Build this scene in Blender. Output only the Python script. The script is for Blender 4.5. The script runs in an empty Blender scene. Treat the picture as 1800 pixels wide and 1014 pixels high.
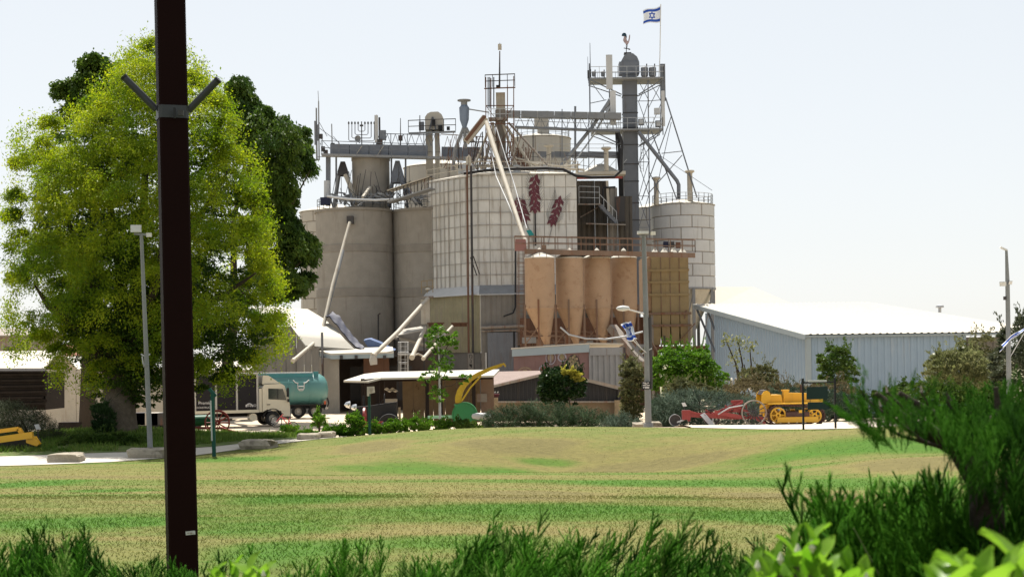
import bpy, math, random
import numpy as np
from mathutils import Vector, Matrix

# ---------------------------------------------------------------- camera, light, exposure
SC = bpy.context.scene
FP = 2700.0            # focal length in pixels of the 1800 px wide photograph
CH = 4.4               # camera height
HY = 635.0             # row of the horizon at the middle of the frame
ROLL = 0.015
cr, sr = math.cos(ROLL), math.sin(ROLL)
cam_d = bpy.data.cameras.new('camera')
cam = bpy.data.objects.new('camera', cam_d)
SC.collection.objects.link(cam)
cam_d.sensor_width = 36.0
cam_d.lens = 36.0 * FP / 1800
cam_d.shift_y = (HY - 507.0) / 1800
cam_d.clip_start = 0.1
cam_d.clip_end = 6000
cam_d.dof.use_dof = True
cam_d.dof.focus_distance = 95.0
cam_d.dof.aperture_fstop = 13.0
_x = Vector((cr, 0, -sr)); _y = Vector((sr, 0, cr)); _z = Vector((0, -1, 0))
cam.matrix_world = Matrix(((_x.x, _y.x, _z.x, 0), (_x.y, _y.y, _z.y, 0), (_x.z, _y.z, _z.z, CH), (0, 0, 0, 1)))
SC.camera = cam

SUN_EL, SUN_AZ = math.radians(66), math.radians(-16)     # azimuth from +Y, clockwise: the sun stands high behind the silos
W_ = bpy.data.worlds.new('World'); SC.world = W_; W_.use_nodes = True
nt = W_.node_tree
sky = nt.nodes.new('ShaderNodeTexSky'); sky.sky_type = 'NISHITA'; sky.sun_disc = False
sky.sun_elevation = SUN_EL; sky.sun_rotation = SUN_AZ
sky.air_density = 1.0; sky.dust_density = 0.6; sky.ozone_density = 1.0
bg = nt.nodes['Background']; bg.inputs['Strength'].default_value = 0.15
hz = nt.nodes.new('ShaderNodeGamma'); hz.inputs['Gamma'].default_value = 0.3      # a hazy, milky summer sky
nt.links.new(sky.outputs[0], hz.inputs['Color']); hs_ = nt.nodes.new('ShaderNodeHueSaturation'); hs_.inputs['Saturation'].default_value = 0.6
nt.links.new(hz.outputs[0], hs_.inputs['Color']); nt.links.new(hs_.outputs[0], bg.inputs['Color'])
sd = bpy.data.lights.new('sun', 'SUN'); sd.energy = 2.6; sd.angle = math.radians(0.53); sd.color = (1.0, 0.95, 0.87)
so = bpy.data.objects.new('sun', sd); SC.collection.objects.link(so)
sdir = Vector((math.sin(SUN_AZ) * math.cos(SUN_EL), math.cos(SUN_AZ) * math.cos(SUN_EL), math.sin(SUN_EL)))
so.rotation_euler = sdir.to_track_quat('Z', 'Y').to_euler(); so.location = (0, 60, 80)
SC.view_settings.view_transform = 'Standard'
SC.view_settings.look = 'None'
SC.view_settings.exposure = 1.84
SC.view_settings.gamma = 1.0
SC.view_settings.use_curve_mapping = False
SC.cycles.max_bounces = 6; SC.cycles.transparent_max_bounces = 6

# ---------------------------------------------------------------- helpers
RNG = np.random.default_rng(7)
random.seed(7)
COL = SC.collection

def P(px, py, D):
    """the world point that stands at depth D behind photograph pixel (px, py)"""
    dx = (px - 900) / FP; dy = (HY - py) / FP
    return Vector(((dx * cr + dy * sr) * D, D, CH + (dy * cr - dx * sr) * D))

def S(n, D): return n * D / FP          # n pixels at depth D in metres

ORG = {}
def thing(name, label, cat, loc=(0, 0, 0), group=None, rz=0):
    o = bpy.data.objects.new(name, None); COL.objects.link(o)
    o.location = loc; o.rotation_euler = (0, 0, rz); o.empty_display_size = 0.3
    o['label'] = label; o['category'] = cat
    if group: o['group'] = group
    ORG[o.name] = Vector(loc)
    return o

def tag(o, label, cat, group=None):
    o['label'] = label; o['category'] = cat
    if group: o['group'] = group
    return o

def copy_tree(o, parent=None):
    c = o.copy(); COL.objects.link(c)
    if parent is not None: c.parent = parent
    for ch in list(o.children): copy_tree(ch, c)
    return c

def link_mesh(name, me, mat=None, parent=None, loc=(0, 0, 0)):
    o = bpy.data.objects.new(name, me); COL.objects.link(o)
    if mat is not None and not me.materials: me.materials.append(mat)
    o.location = loc
    if parent is not None: o.parent = parent
    return o

class G:
    """collects shapes in world coordinates; out() links them as one mesh object"""
    def __init__(s): s.v = []; s.f = []
    def add(s, vs, fs):
        b = len(s.v); s.v += [tuple(v) for v in vs]; s.f += [tuple(i + b for i in f) for f in fs]; return s
    def poly(s, pts): return s.add(pts, [tuple(range(len(pts)))])
    def slab(s, pts, ex):
        n = len(pts); ex = Vector(ex); a = [Vector(p) for p in pts]; b = [p + ex for p in a]
        return s.add(a + b, [tuple(range(n))[::-1], tuple(range(n, 2 * n))] + [(i, (i + 1) % n, n + (i + 1) % n, n + i) for i in range(n)])
    def box(s, c, sz, rz=0):
        x, y, z = [q / 2 for q in sz]; m = Matrix.Rotation(rz, 3, 'Z'); c = Vector(c)
        vs = [c + m @ Vector((a * x, b * y, d * z)) for d in (-1, 1) for a, b in ((-1, -1), (1, -1), (1, 1), (-1, 1))]
        return s.add(vs, [(3, 2, 1, 0), (4, 5, 6, 7), (0, 1, 5, 4), (1, 2, 6, 5), (2, 3, 7, 6), (3, 0, 4, 7)])
    def bar(s, p, q, w, h=None):
        p, q = Vector(p), Vector(q); d = (q - p).normalized(); h = h or w
        u = d.cross(Vector((0, 0, 1)));
        if u.length < 0.05: u = Vector((1, 0, 0))
        u.normalize(); v = u.cross(d).normalized()
        o = [u * (a * w / 2) + v * (b * h / 2) for a, b in ((-1, -1), (1, -1), (1, 1), (-1, 1))]
        return s.add([p + k for k in o] + [q + k for k in o], [(0, 1, 2, 3), (7, 6, 5, 4)] + [(i, i + 4, (i + 1) % 4 + 4, (i + 1) % 4) for i in range(4)])
    def tube(s, pts, r, n=8, caps=True):
        pts = [Vector(p) for p in pts]; m = len(pts); rr = r if isinstance(r, (list, tuple)) else [r] * m
        vs = []; t0 = (pts[1] - pts[0]).normalized()
        u = t0.cross(Vector((0, 0, 1)))
        if u.length < 0.05: u = t0.cross(Vector((0, 1, 0)))
        u.normalize()
        for i, p in enumerate(pts):
            t = (pts[min(i + 1, m - 1)] - pts[max(i - 1, 0)]).normalized()
            u = (u - t * u.dot(t)).normalized(); v = t.cross(u)
            for k in range(n):
                a = 2 * math.pi * k / n; vs.append(p + (u * math.cos(a) + v * math.sin(a)) * rr[i])
        fs = [(i * n + k, i * n + (k + 1) % n, (i + 1) * n + (k + 1) % n, (i + 1) * n + k) for i in range(m - 1) for k in range(n)]
        if caps: fs += [tuple(range(n))[::-1], tuple(range((m - 1) * n, m * n))]
        return s.add(vs, fs)
    def lathe(s, prof, c, n=32, a0=0, a1=2 * math.pi, axis='Z'):
        full = abs(a1 - a0 - 2 * math.pi) < 1e-6; k = n if full else n + 1; vs = []; m = len(prof)
        for r, z in prof:
            for i in range(k):
                a = a0 + (a1 - a0) * i / n; x, y = r * math.cos(a), r * math.sin(a)
                q = (x, y, z) if axis == 'Z' else (z, x, y) if axis == 'X' else (x, z, y)
                vs.append(Vector(c) + Vector(q))
        fs = [(j * k + i, j * k + (i + 1) % k, (j + 1) * k + (i + 1) % k, (j + 1) * k + i) for j in range(m - 1) for i in range(n)]
        if full and axis == 'Z' and prof[0] != prof[-1]:
            if prof[0][0] > 1e-4: fs.append(tuple(range(k))[::-1])
            if prof[-1][0] > 1e-4: fs.append(tuple(range((m - 1) * k, m * k)))
        return s.add(vs, fs)
    def ring(s, c, R, r, n=28, m=6, axis='Y', a0=0, a1=2 * math.pi):
        pts = []
        for i in range(n + 1):
            a = a0 + (a1 - a0) * i / n; x, y = R * math.cos(a), R * math.sin(a)
            pts.append(Vector(c) + Vector((x, 0, y) if axis == 'Y' else (0, x, y) if axis == 'X' else (x, y, 0)))
        return s.tube(pts, r, m)
    def rail(s, pts, h, step, r=0.03, mids=1):
        """posts, top and middle rails along a line of points at floor level"""
        pts = [Vector(p) for p in pts]; up = Vector((0, 0, 1))
        for a, b in zip(pts, pts[1:]):
            n = max(1, round((b - a).length / step))
            for i in range(n + 1):
                q = a.lerp(b, i / n); s.bar(q, q + up * h, 2 * r)
            for k in range(mids + 1):
                z = up * (h * (k + 1) / (mids + 1)); s.bar(a + z, b + z, 2 * r)
        return s
    def corr(s, a, b, z0, za, zb=None, pitch=0.5, dep=0.06, thick=False):
        """a trapezoid-corrugated sheet from a to b (plan), bottom z0, top za..zb"""
        a = Vector((a[0], a[1])); b = Vector((b[0], b[1])); d = b - a; L = d.length; d = d / L; nrm = Vector((d.y, -d.x))
        zb = za if zb is None else zb; n = max(1, round(L / pitch)); vs = []; ts = []
        for i in range(n):
            for t, o in ((0, 0), (.35, 0), (.5, 1), (.85, 1)): ts.append(((i + t) / n, o))
        ts.append((1, 0))
        for t, o in ts:
            q = a + d * (L * t) + nrm * (dep * o); zt = za + (zb - za) * t
            vs += [(q.x, q.y, z0), (q.x, q.y, zt)]
        return s.add(vs, [(2 * i, 2 * i + 2, 2 * i + 3, 2 * i + 1) for i in range(len(ts) - 1)])
    def corr_roof(s, a, b, c, d, pitch=0.6, dep=0.06):
        """a corrugated plane: ribs run from edge a-b to edge d-c"""
        a, b, c, d = map(Vector, (a, b, c, d)); n = max(1, round((b - a).length / pitch)); nr = (b - a).cross(d - a).normalized()
        if nr.z < 0: nr = -nr
        ts = []
        for i in range(n):
            for t, o in ((0, 0), (.55, 0), (.65, 1), (.9, 1)): ts.append(((i + t) / n, o))
        ts.append((1, 0)); vs = []
        for t, o in ts: vs += [a.lerp(b, t) + nr * dep * o, d.lerp(c, t) + nr * dep * o]
        return s.add(vs, [(2 * i, 2 * i + 2, 2 * i + 3, 2 * i + 1) for i in range(len(ts) - 1)])
    def mesh(s, name, org=(0, 0, 0)):
        me = bpy.data.meshes.new(name); o = Vector(org)
        me.from_pydata([(v[0] - o.x, v[1] - o.y, v[2] - o.z) for v in s.v], [], s.f); return me
    def out(s, name, mat, parent=None, smooth=False, kind=None, ang=40):
        org = ORG.get(parent.name, Vector()) if parent is not None else Vector()
        me = s.mesh(name, org); me.materials.append(mat)
        if smooth:
            me.polygons.foreach_set('use_smooth', [True] * len(me.polygons)); me.set_sharp_from_angle(angle=math.radians(ang))
        o = link_mesh(name, me, None, parent)
        ORG[o.name] = org
        if kind: o['kind'] = kind
        return o

def np_mesh(name, v, f, mat=None, attr=None):
    v = np.asarray(v, dtype=np.float32); f = np.asarray(f, dtype=np.int32); k = f.shape[1]
    me = bpy.data.meshes.new(name); me.vertices.add(len(v)); me.loops.add(f.size); me.polygons.add(len(f))
    me.vertices.foreach_set('co', v.ravel()); me.loops.foreach_set('vertex_index', f.ravel())
    me.polygons.foreach_set('loop_start', np.arange(0, f.size, k, dtype=np.int32))
    if attr is not None:
        a = me.attributes.new('tone', 'FLOAT', 'POINT'); a.data.foreach_set('value', np.asarray(attr, dtype=np.float32))
    me.update(calc_edges=True)
    if mat is not None: me.materials.append(mat)
    return me

# ---------------------------------------------------------------- materials
def _mix(nt, fac, a, b):
    n = nt.nodes.new('ShaderNodeMix'); n.data_type = 'RGBA'
    for sock, val in ((n.inputs[0], fac), (n.inputs[6], a), (n.inputs[7], b)):
        if isinstance(val, bpy.types.NodeSocket): nt.links.new(val, sock)
        elif isinstance(val, (int, float)): sock.default_value = val
        else: sock.default_value = (*val[:3], 1)
    return n.outputs[2]
def _noise(nt, scale, detail=4, mp=None, rough=.55):
    g = nt.nodes.new('ShaderNodeNewGeometry').outputs['Position']
    m = nt.nodes.new('ShaderNodeMapping'); m.inputs['Scale'].default_value = mp or (1, 1, 1); nt.links.new(g, m.inputs[0])
    n = nt.nodes.new('ShaderNodeTexNoise'); n.inputs['Scale'].default_value = scale; n.inputs['Detail'].default_value = detail; n.inputs['Roughness'].default_value = rough
    nt.links.new(m.outputs[0], n.inputs['Vector']); return n.outputs['Fac']
def _ramp(nt, x, lo, hi):
    n = nt.nodes.new('ShaderNodeMapRange'); n.inputs[1].default_value = lo; n.inputs[2].default_value = hi; n.interpolation_type = 'SMOOTHSTEP'
    nt.links.new(x, n.inputs[0]); return n.outputs[0]
def M(name, col, rough=.75, metal=0., var=.18, scale=1.2, stain=None, amt=.5, streak=True, cover=.55, rnd=0., bump=0., bscale=25, spots=None):
    m = bpy.data.materials.new(name); m.use_nodes = True; nt = m.node_tree; b = nt.nodes['Principled BSDF']
    lo = tuple(c * (1 - var) for c in col); hi = tuple(min(1, c * (1 + var)) for c in col)
    c = _mix(nt, _ramp(nt, _noise(nt, scale, 6), .3, .7), lo, hi)
    c = _mix(nt, _ramp(nt, _noise(nt, 14, 3), .25, .85), tuple(x * (1 - var * .4) for x in col), c)
    if stain is not None:
        s1 = _ramp(nt, _noise(nt, 1.6, 6, (1.6, 1.6, .16) if streak else (1, 1, 1), .65), cover, cover + .17)
        mu = nt.nodes.new('ShaderNodeMath'); mu.operation = 'MULTIPLY'; mu.inputs[1].default_value = amt; nt.links.new(s1, mu.inputs[0])
        c = _mix(nt, mu.outputs[0], c, stain)
    if spots is not None:
        s2 = _ramp(nt, _noise(nt, 3.1, 8, None, .7), .6, .66); c = _mix(nt, s2, c, spots)
    if rnd:
        oi = nt.nodes.new('ShaderNodeObjectInfo'); h = nt.nodes.new('ShaderNodeHueSaturation')
        mr = nt.nodes.new('ShaderNodeMapRange'); mr.inputs[3].default_value = 1 - rnd; mr.inputs[4].default_value = 1 + rnd
        nt.links.new(oi.outputs['Random'], mr.inputs[0]); nt.links.new(mr.outputs[0], h.inputs['Value']); nt.links.new(c, h.inputs['Color']); c = h.outputs[0]
    nt.links.new(c, b.inputs['Base Color'])
    b.inputs['Roughness'].default_value = rough; b.inputs['Metallic'].default_value = metal; b.inputs['Specular IOR Level'].default_value = .5 if rough < .5 else .25
    if bump:
        bp = nt.nodes.new('ShaderNodeBump'); bp.inputs['Strength'].default_value = bump; bp.inputs['Distance'].default_value = .05
        nt.links.new(_noise(nt, bscale, 6), bp.inputs['Height']); nt.links.new(bp.outputs[0], b.inputs['Normal'])
    return m
def LEAF(name, c1, c2, tr=.35, rough=.5, clump=.6, c3=None, spec=.12):
    """leaf: colour differs from leaf to leaf and softly from clump to clump; light comes through"""
    m = bpy.data.materials.new(name); m.use_nodes = True; nt = m.node_tree; b = nt.nodes['Principled BSDF']
    g = nt.nodes.new('ShaderNodeNewGeometry'); c = _mix(nt, g.outputs['Random Per Island'], c1, c2)
    n = _ramp(nt, _noise(nt, clump, 3), .35, .68)
    c = _mix(nt, n, c, c3 or tuple(x * .7 for x in c1))
    nt.links.new(c, b.inputs['Base Color']); b.inputs['Roughness'].default_value = rough; b.inputs['Specular IOR Level'].default_value = spec
    t = nt.nodes.new('ShaderNodeBsdfTranslucent'); hs = nt.nodes.new('ShaderNodeHueSaturation'); hs.inputs['Value'].default_value = 1.5; hs.inputs['Saturation'].default_value = 1.05
    nt.links.new(c, hs.inputs['Color']); nt.links.new(hs.outputs[0], t.inputs['Color'])
    mx = nt.nodes.new('ShaderNodeMixShader'); mx.inputs[0].default_value = tr
    nt.links.new(b.outputs[0], mx.inputs[1]); nt.links.new(t.outputs[0], mx.inputs[2])
    nt.links.new(mx.outputs[0], nt.nodes['Material Output'].inputs['Surface'])
    return m

RUST = (.16, .06, .025)
m_concrete = M('silo_concrete', (.275, .252, .218), .9, stain=(.18, .15, .12), amt=.6, bump=.25, var=.16)
m_concband = M('silo_concrete_joint', (.235, .213, .183), .9, stain=(.18, .15, .12), amt=.6, bump=.25)
m_panel = M('white_steel_panel', (.55, .54, .51), .6, rnd=.1, var=.09, stain=(.27, .225, .175), amt=.6, cover=.53)
m_panel2 = M('pale_steel_panel', (.48, .48, .475), .6, rnd=.09, var=.08, stain=(.27, .245, .21), amt=.5, cover=.57)
m_panel3 = M('beige_steel_panel', (.40, .37, .32), .65, rnd=.08, var=.08, stain=(.34, .3, .25), amt=.45, cover=.56)
m_seam = M('dark_seam', (.24, .21, .175), .85, stain=RUST, amt=.5)
m_rib = M('weathered_steel_rib', (.25, .22, .19), .7, stain=RUST, amt=.6, cover=.5)
m_steel = M('grey_painted_steel', (.15, .162, .185), .6, stain=(.12, .10, .09), amt=.6, var=.15)
m_steel2 = M('dull_grey_steel', (.22, .225, .23), .6, stain=(.17, .14, .12), amt=.5)
m_galv = M('galvanised_steel', (.42, .43, .44), .5, .2, stain=(.25, .23, .2), amt=.5)
m_dark = M('dark_steel', (.05, .047, .047), .6, stain=RUST, amt=.6)
m_rusty = M('rusty_steel', (.14, .075, .05), .85, stain=(.06, .035, .025), amt=.7)
m_cream = M('cream_steel', (.44, .40, .33), .65, stain=(.3, .22, .16), amt=.6)
m_white = M('white_roof_sheet', (.46, .43, .37), .75, stain=(.42, .37, .31), amt=.5, var=.06)
m_whitep = M('white_paint', (.62, .61, .58), .5, stain=(.45, .4, .35), amt=.5, var=.06)
m_orange = M('rust_orange_paint', (.375, .25, .158), .7, stain=(.22, .115, .065), amt=.45, cover=.52, streak=False, var=.12, bump=.08, bscale=9)
m_ochre = M('ochre_paint', (.265, .20, .105), .7, stain=(.2, .12, .05), amt=.6, var=.14)
m_brownst = M('brown_painted_steel', (.19, .125, .088), .7, stain=RUST, amt=.7, cover=.5)
m_olive = M('faded_olive_sheet', (.31, .285, .185), .8, stain=(.28, .24, .19), amt=.7, cover=.48)
m_greysheet = M('grey_sheet', (.19, .18, .165), .75, stain=(.16, .14, .12), amt=.6)
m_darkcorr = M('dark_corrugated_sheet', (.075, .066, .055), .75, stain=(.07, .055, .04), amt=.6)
m_gable = M('blackened_corrugated_sheet', (.028, .028, .03), .8, stain=(.06, .05, .04), amt=.5)
m_ribp = M('pale_rusty_rib', (.37, .34, .30), .7, stain=RUST, amt=.5, cover=.54)
m_black = M('black_paint', (.018, .018, .02), .5, var=.3)
m_wheat = M('maroon_wheat_paint', (.13, .042, .055), .85, var=.35, scale=5)
m_stem = M('black_stem_paint', (.03, .028, .03), .8)
m_blue = M('flag_blue', (.03, .09, .42), .8, var=.05)
m_flagw = M('flag_white', (.78, .8, .84), .8, var=.04)
m_tarp = M('blue_tarpaulin', (.014, .018, .045), .6, var=.3)
m_ware = M('blue_grey_sheet', (.235, .31, .39), .5, stain=(.3, .34, .38), amt=.5, var=.06)
m_waretrim = M('blue_grey_trim', (.26, .31, .335), .5, var=.06)
m_teal = M('teal_paint', (.02, .24, .24), .5)

# ---------------------------------------------------------------- terrain
_ctl = [(x, y, 2.8) for x in (-30, -14, 0, 14, 30) for y in (-12, 0, 9.5)]
_ctl += [(x, 125, .3) for x in (-90, -45, 0, 45, 90)] + [(x, 160, .3) for x in (-90, -45, 0, 45, 90)] + [(sx * 90, y, z) for sx in (-1, 1) for y, z in ((0, 2.5), (40, 1.2), (80, .4))]
for px, py, D in [(650, 1000, 12), (900, 1000, 12.2), (300, 912, 20), (900, 905, 20.5), (1500, 905, 21), (300, 870, 30), (900, 868, 30.5), (1500, 872, 31),
                  (200, 846, 42), (800, 848, 41), (1300, 852, 40), (1750, 850, 40), (150, 830, 50), (700, 830, 50), (1150, 836, 47), (1500, 838, 46),
                  (50, 818, 56), (200, 812, 57), (400, 797, 60), (50, 800, 60), (250, 790, 62), (480, 783, 63), (560, 772, 66),
                  (600, 768, 65), (750, 757, 63), (900, 755, 62), (1050, 757, 61), (1200, 758, 60), (1350, 759, 59), (1500, 758, 58), (1650, 752, 59), (1790, 748, 59),
                  (650, 803, 57), (800, 800, 56), (1000, 812, 54), (1150, 826, 51), (1250, 824, 51), (1400, 806, 51), (1600, 803, 49), (1000, 832, 49),
                  (1200, 752, 70), (1400, 746, 68), (1600, 741, 68), (1780, 738, 68), (1137, 750, 68.5),
                  (205, 757, 68), (60, 775, 66), (380, 765, 72)]:
    q = P(px, py, D); _ctl.append((q.x, q.y, q.z))
for x, y, z in [(-9, 84, .55), (0, 84, .8), (-6, 73, .9), (0, 72, 1.05), (5, 71, 1.15), (7, 80, 1.15), (16, 80, 1.3), (26, 82, 1.2), (-9, 93, .3), (0, 95, .4), (14, 96, .6), (26, 98, .5), (-20, 90, .35), (-13, 105, .25), (-28, 76, 1.0), (-30, 90, .6), (-16, 80, .7)]:
    _ctl.append((x, y, z))
_ctl = np.array(_ctl); _cx = _ctl[:, :2] / 30.0
def _phi(r): return np.where(r > 1e-9, r * r * np.log(np.maximum(r, 1e-9)), 0)
_n = len(_cx); _K = _phi(np.linalg.norm(_cx[:, None] - _cx[None], axis=2)) + np.eye(_n) * 0.004
_Pm = np.hstack([np.ones((_n, 1)), _cx]); _A = np.block([[_K, _Pm], [_Pm.T, np.zeros((3, 3))]])
_w = np.linalg.solve(_A, np.concatenate([_ctl[:, 2], np.zeros(3)]))
def gz_np(x, y):
    x = np.asarray(x, float).ravel(); y = np.asarray(y, float).ravel(); out = np.empty(len(x))
    for i in range(0, len(x), 20000):
        q = np.stack([x[i:i + 20000], y[i:i + 20000]], 1) / 30.0
        out[i:i + 20000] = _phi(np.linalg.norm(q[:, None] - _cx[None], axis=2)) @ _w[:_n] + _w[_n] + q @ _w[_n + 1:]
    yc = 53.2 + 1.3 * np.sin(x * .33 + .6); win = np.clip((x + 9) / 5, 0, 1)
    out = out - win * (.42 + .16 * np.sin(x * .41)) * np.exp(-((y - yc) / 2.3) ** 2) + win * (.16 + .1 * np.sin(x * .37 + 2)) * np.exp(-((y - yc - 4.6) / 1.9) ** 2)
    far = np.clip((y - 108) / 16, 0, 1); out = out * (1 - far) + .3 * far
    return np.clip(out, -.2, 2.95)
def gz(x, y): return float(gz_np([x], [y])[0])
def on(px, D, dz=0.):
    """ground point in the photograph's column px at depth D"""
    q = P(px, HY, D); q.z = gz(q.x, q.y) + dz; return q
def hit(px, py, d0=11., d1=110.):
    """ground point seen through a pixel"""
    ds = np.linspace(d0, d1, 800); dx = (px - 900) / FP; dy = (HY - py) / FP
    xs = (dx * cr + dy * sr) * ds; zs = CH + (dy * cr - dx * sr) * ds; g = gz_np(xs, ds); k = np.argmax(zs <= g)
    return Vector((xs[k], ds[k], g[k]))
# value noise in numpy (for albedo patterns and scatter)
_tab = RNG.random((256, 256))
def vnoise(x, y):
    xi = np.floor(x).astype(int); yi = np.floor(y).astype(int); fx = x - xi; fy = y - yi; fx = fx * fx * (3 - 2 * fx); fy = fy * fy * (3 - 2 * fy)
    t = lambda a, b: _tab[a % 256, b % 256]
    return (t(xi, yi) * (1 - fx) + t(xi + 1, yi) * fx) * (1 - fy) + (t(xi, yi + 1) * (1 - fx) + t(xi + 1, yi + 1) * fx) * fy
def fbm(x, y, o=4):
    s = 0; a = .5
    for k in range(o): s = s + a * vnoise(x * 2 ** k + 17 * k, y * 2 ** k + 31 * k); a *= .5
    return s / (1 - .5 ** o)

def sheet(name, mat, xs, ya, yb, ny, dz, attr_fn=None, kind='structure'):
    """a ground sheet between two curves y = ya(x) and y = yb(x)"""
    X = np.repeat(np.asarray(xs)[:, None], ny, 1); t = np.linspace(0, 1, ny)[None]
    Y = ya(np.asarray(xs))[:, None] * (1 - t) + yb(np.asarray(xs))[:, None] * t
    z = gz_np(X, Y) + dz; v = np.stack([X.ravel(), Y.ravel(), z], 1); nx = len(xs)
    i, j = np.meshgrid(np.arange(nx - 1), np.arange(ny - 1), indexing='ij'); a = (i * ny + j).ravel()
    f = np.stack([a, a + ny, a + ny + 1, a + 1], 1)
    me = np_mesh(name, v, f, mat, attr_fn(X.ravel(), Y.ravel()) if attr_fn else None)
    me.polygons.foreach_set('use_smooth', [True] * len(me.polygons))
    o = link_mesh(name, me); o['kind'] = kind; return o

# sandy ground of the yard, out to the horizon
m_sand = M('sandy_ground', (.50, .41, .30), .95, var=.16, scale=.5, stain=(.36, .28, .19), amt=.6, streak=False, bump=.3, bscale=18)
m_road = M('pale_road', (.47, .43, .37), .9, var=.12, scale=.8, stain=(.38, .33, .27), amt=.5, streak=False, bump=.2)
C_ = lambda v: (lambda x: np.full(np.shape(x), float(v)))
sheet('ground', m_sand, np.linspace(-90, 90, 181), C_(-14), C_(150), 165, -.06)
far = G(); far.poly([(-3000, 130, .1), (3000, 130, .1), (3000, 5000, .1), (-3000, 5000, .1)]); far.poly([(-3000, -800, -.4), (-88, -800, -.4), (-88, 130, -.4), (-3000, 130, -.4)]); far.poly([(88, -800, -.4), (3000, -800, -.4), (3000, 130, -.4), (88, 130, -.4)])
m_plain = M('far_plain', (.22, .2, .12), .95, var=.3, scale=.02)
o = far.out('terrain', m_plain); o['kind'] = 'structure'

# lawn: dry and green streaks follow the mounds
_ex = np.array([P(px, py, D).x for px, py, D in [(-200, 825, 55), (0, 816, 56), (200, 808, 57.5), (340, 800, 59), (480, 785, 62.5), (600, 764, 66), (750, 757, 65), (1050, 757, 63), (1200, 758, 61.5), (1350, 759, 60), (1500, 758, 58.8), (1650, 752, 58.5), (1790, 748, 58)]])
_ey = np.array([54.5, 55.5, 57.0, 59.5, 63.5, 66.5, 65.5, 63.5, 62, 60, 58.8, 58.5, 58])
edge = lambda x: np.interp(x, _ex, _ey)
GREEN = [(600, 1060, 828, 6), (1180, 1700, 851, 11), (380, 640, 879, 8), (700, 1250, 893, 11), (-20, 110, 851, 7), (110, 280, 862, 4), (330, 500, 807, 5), (-50, 300, 922, 16),
         (330, 620, 930, 13), (380, 640, 966, 22), (1250, 1560, 910, 12), (1330, 1700, 783, 17), (900, 1020, 812, 6), (620, 1000, 950, 12), (1000, 1300, 850, 5)]
BARE_AND_SHADE = [(1030, 1310, 815, 12), (590, 720, 786, 10), (1500, 1750, 812, 12), (1250, 1600, 873, 7), (800, 1000, 780, 12), (-20, 300, 838, 7), (750, 1100, 870, 8)]  # bare brown patches, with shading of the mound foot put into the tone
def _ell(lst):
    r = []
    for x0, x1, y, h in lst:
        a = hit((x0 + x1) / 2, y); n = hit((x0 + x1) / 2, y + h); f = hit((x0 + x1) / 2, y - h) if y - h > 762 else a + (a - n)
        r.append((a.x, a.y, S((x1 - x0) / 2, a.y), min(max(.4, (f.y - n.y) / 2), .9 if 815 < y < 840 else 9)))
    return r
GE, BE = _ell(GREEN), _ell(BARE_AND_SHADE)
def lawn_tone(x, y):
    wob = (fbm(x * .12, y * .5) - .5) * 2.2
    t = .51 + .08 * np.clip((30 - y) / 12, 0, 1) + (fbm(x * .05 + 3, y * .3 + 9, 4) - .5) * .8 + (fbm(x * .5, y * 1.4, 4) - .5) * .5
    for cx, cy, a, b in GE:
        d = ((x - cx) / a) ** 2 + ((y + wob * .5 - cy) / b) ** 2; t = t + .5 * np.exp(-d * d * .9)
    for cx, cy, a, b in BE:
        d = ((x - cx) / a) ** 2 + ((y + wob * .6 - cy) / b) ** 2; t = t - .6 * np.exp(-d * d * .8)
    return np.clip(t, 0, 1)
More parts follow.
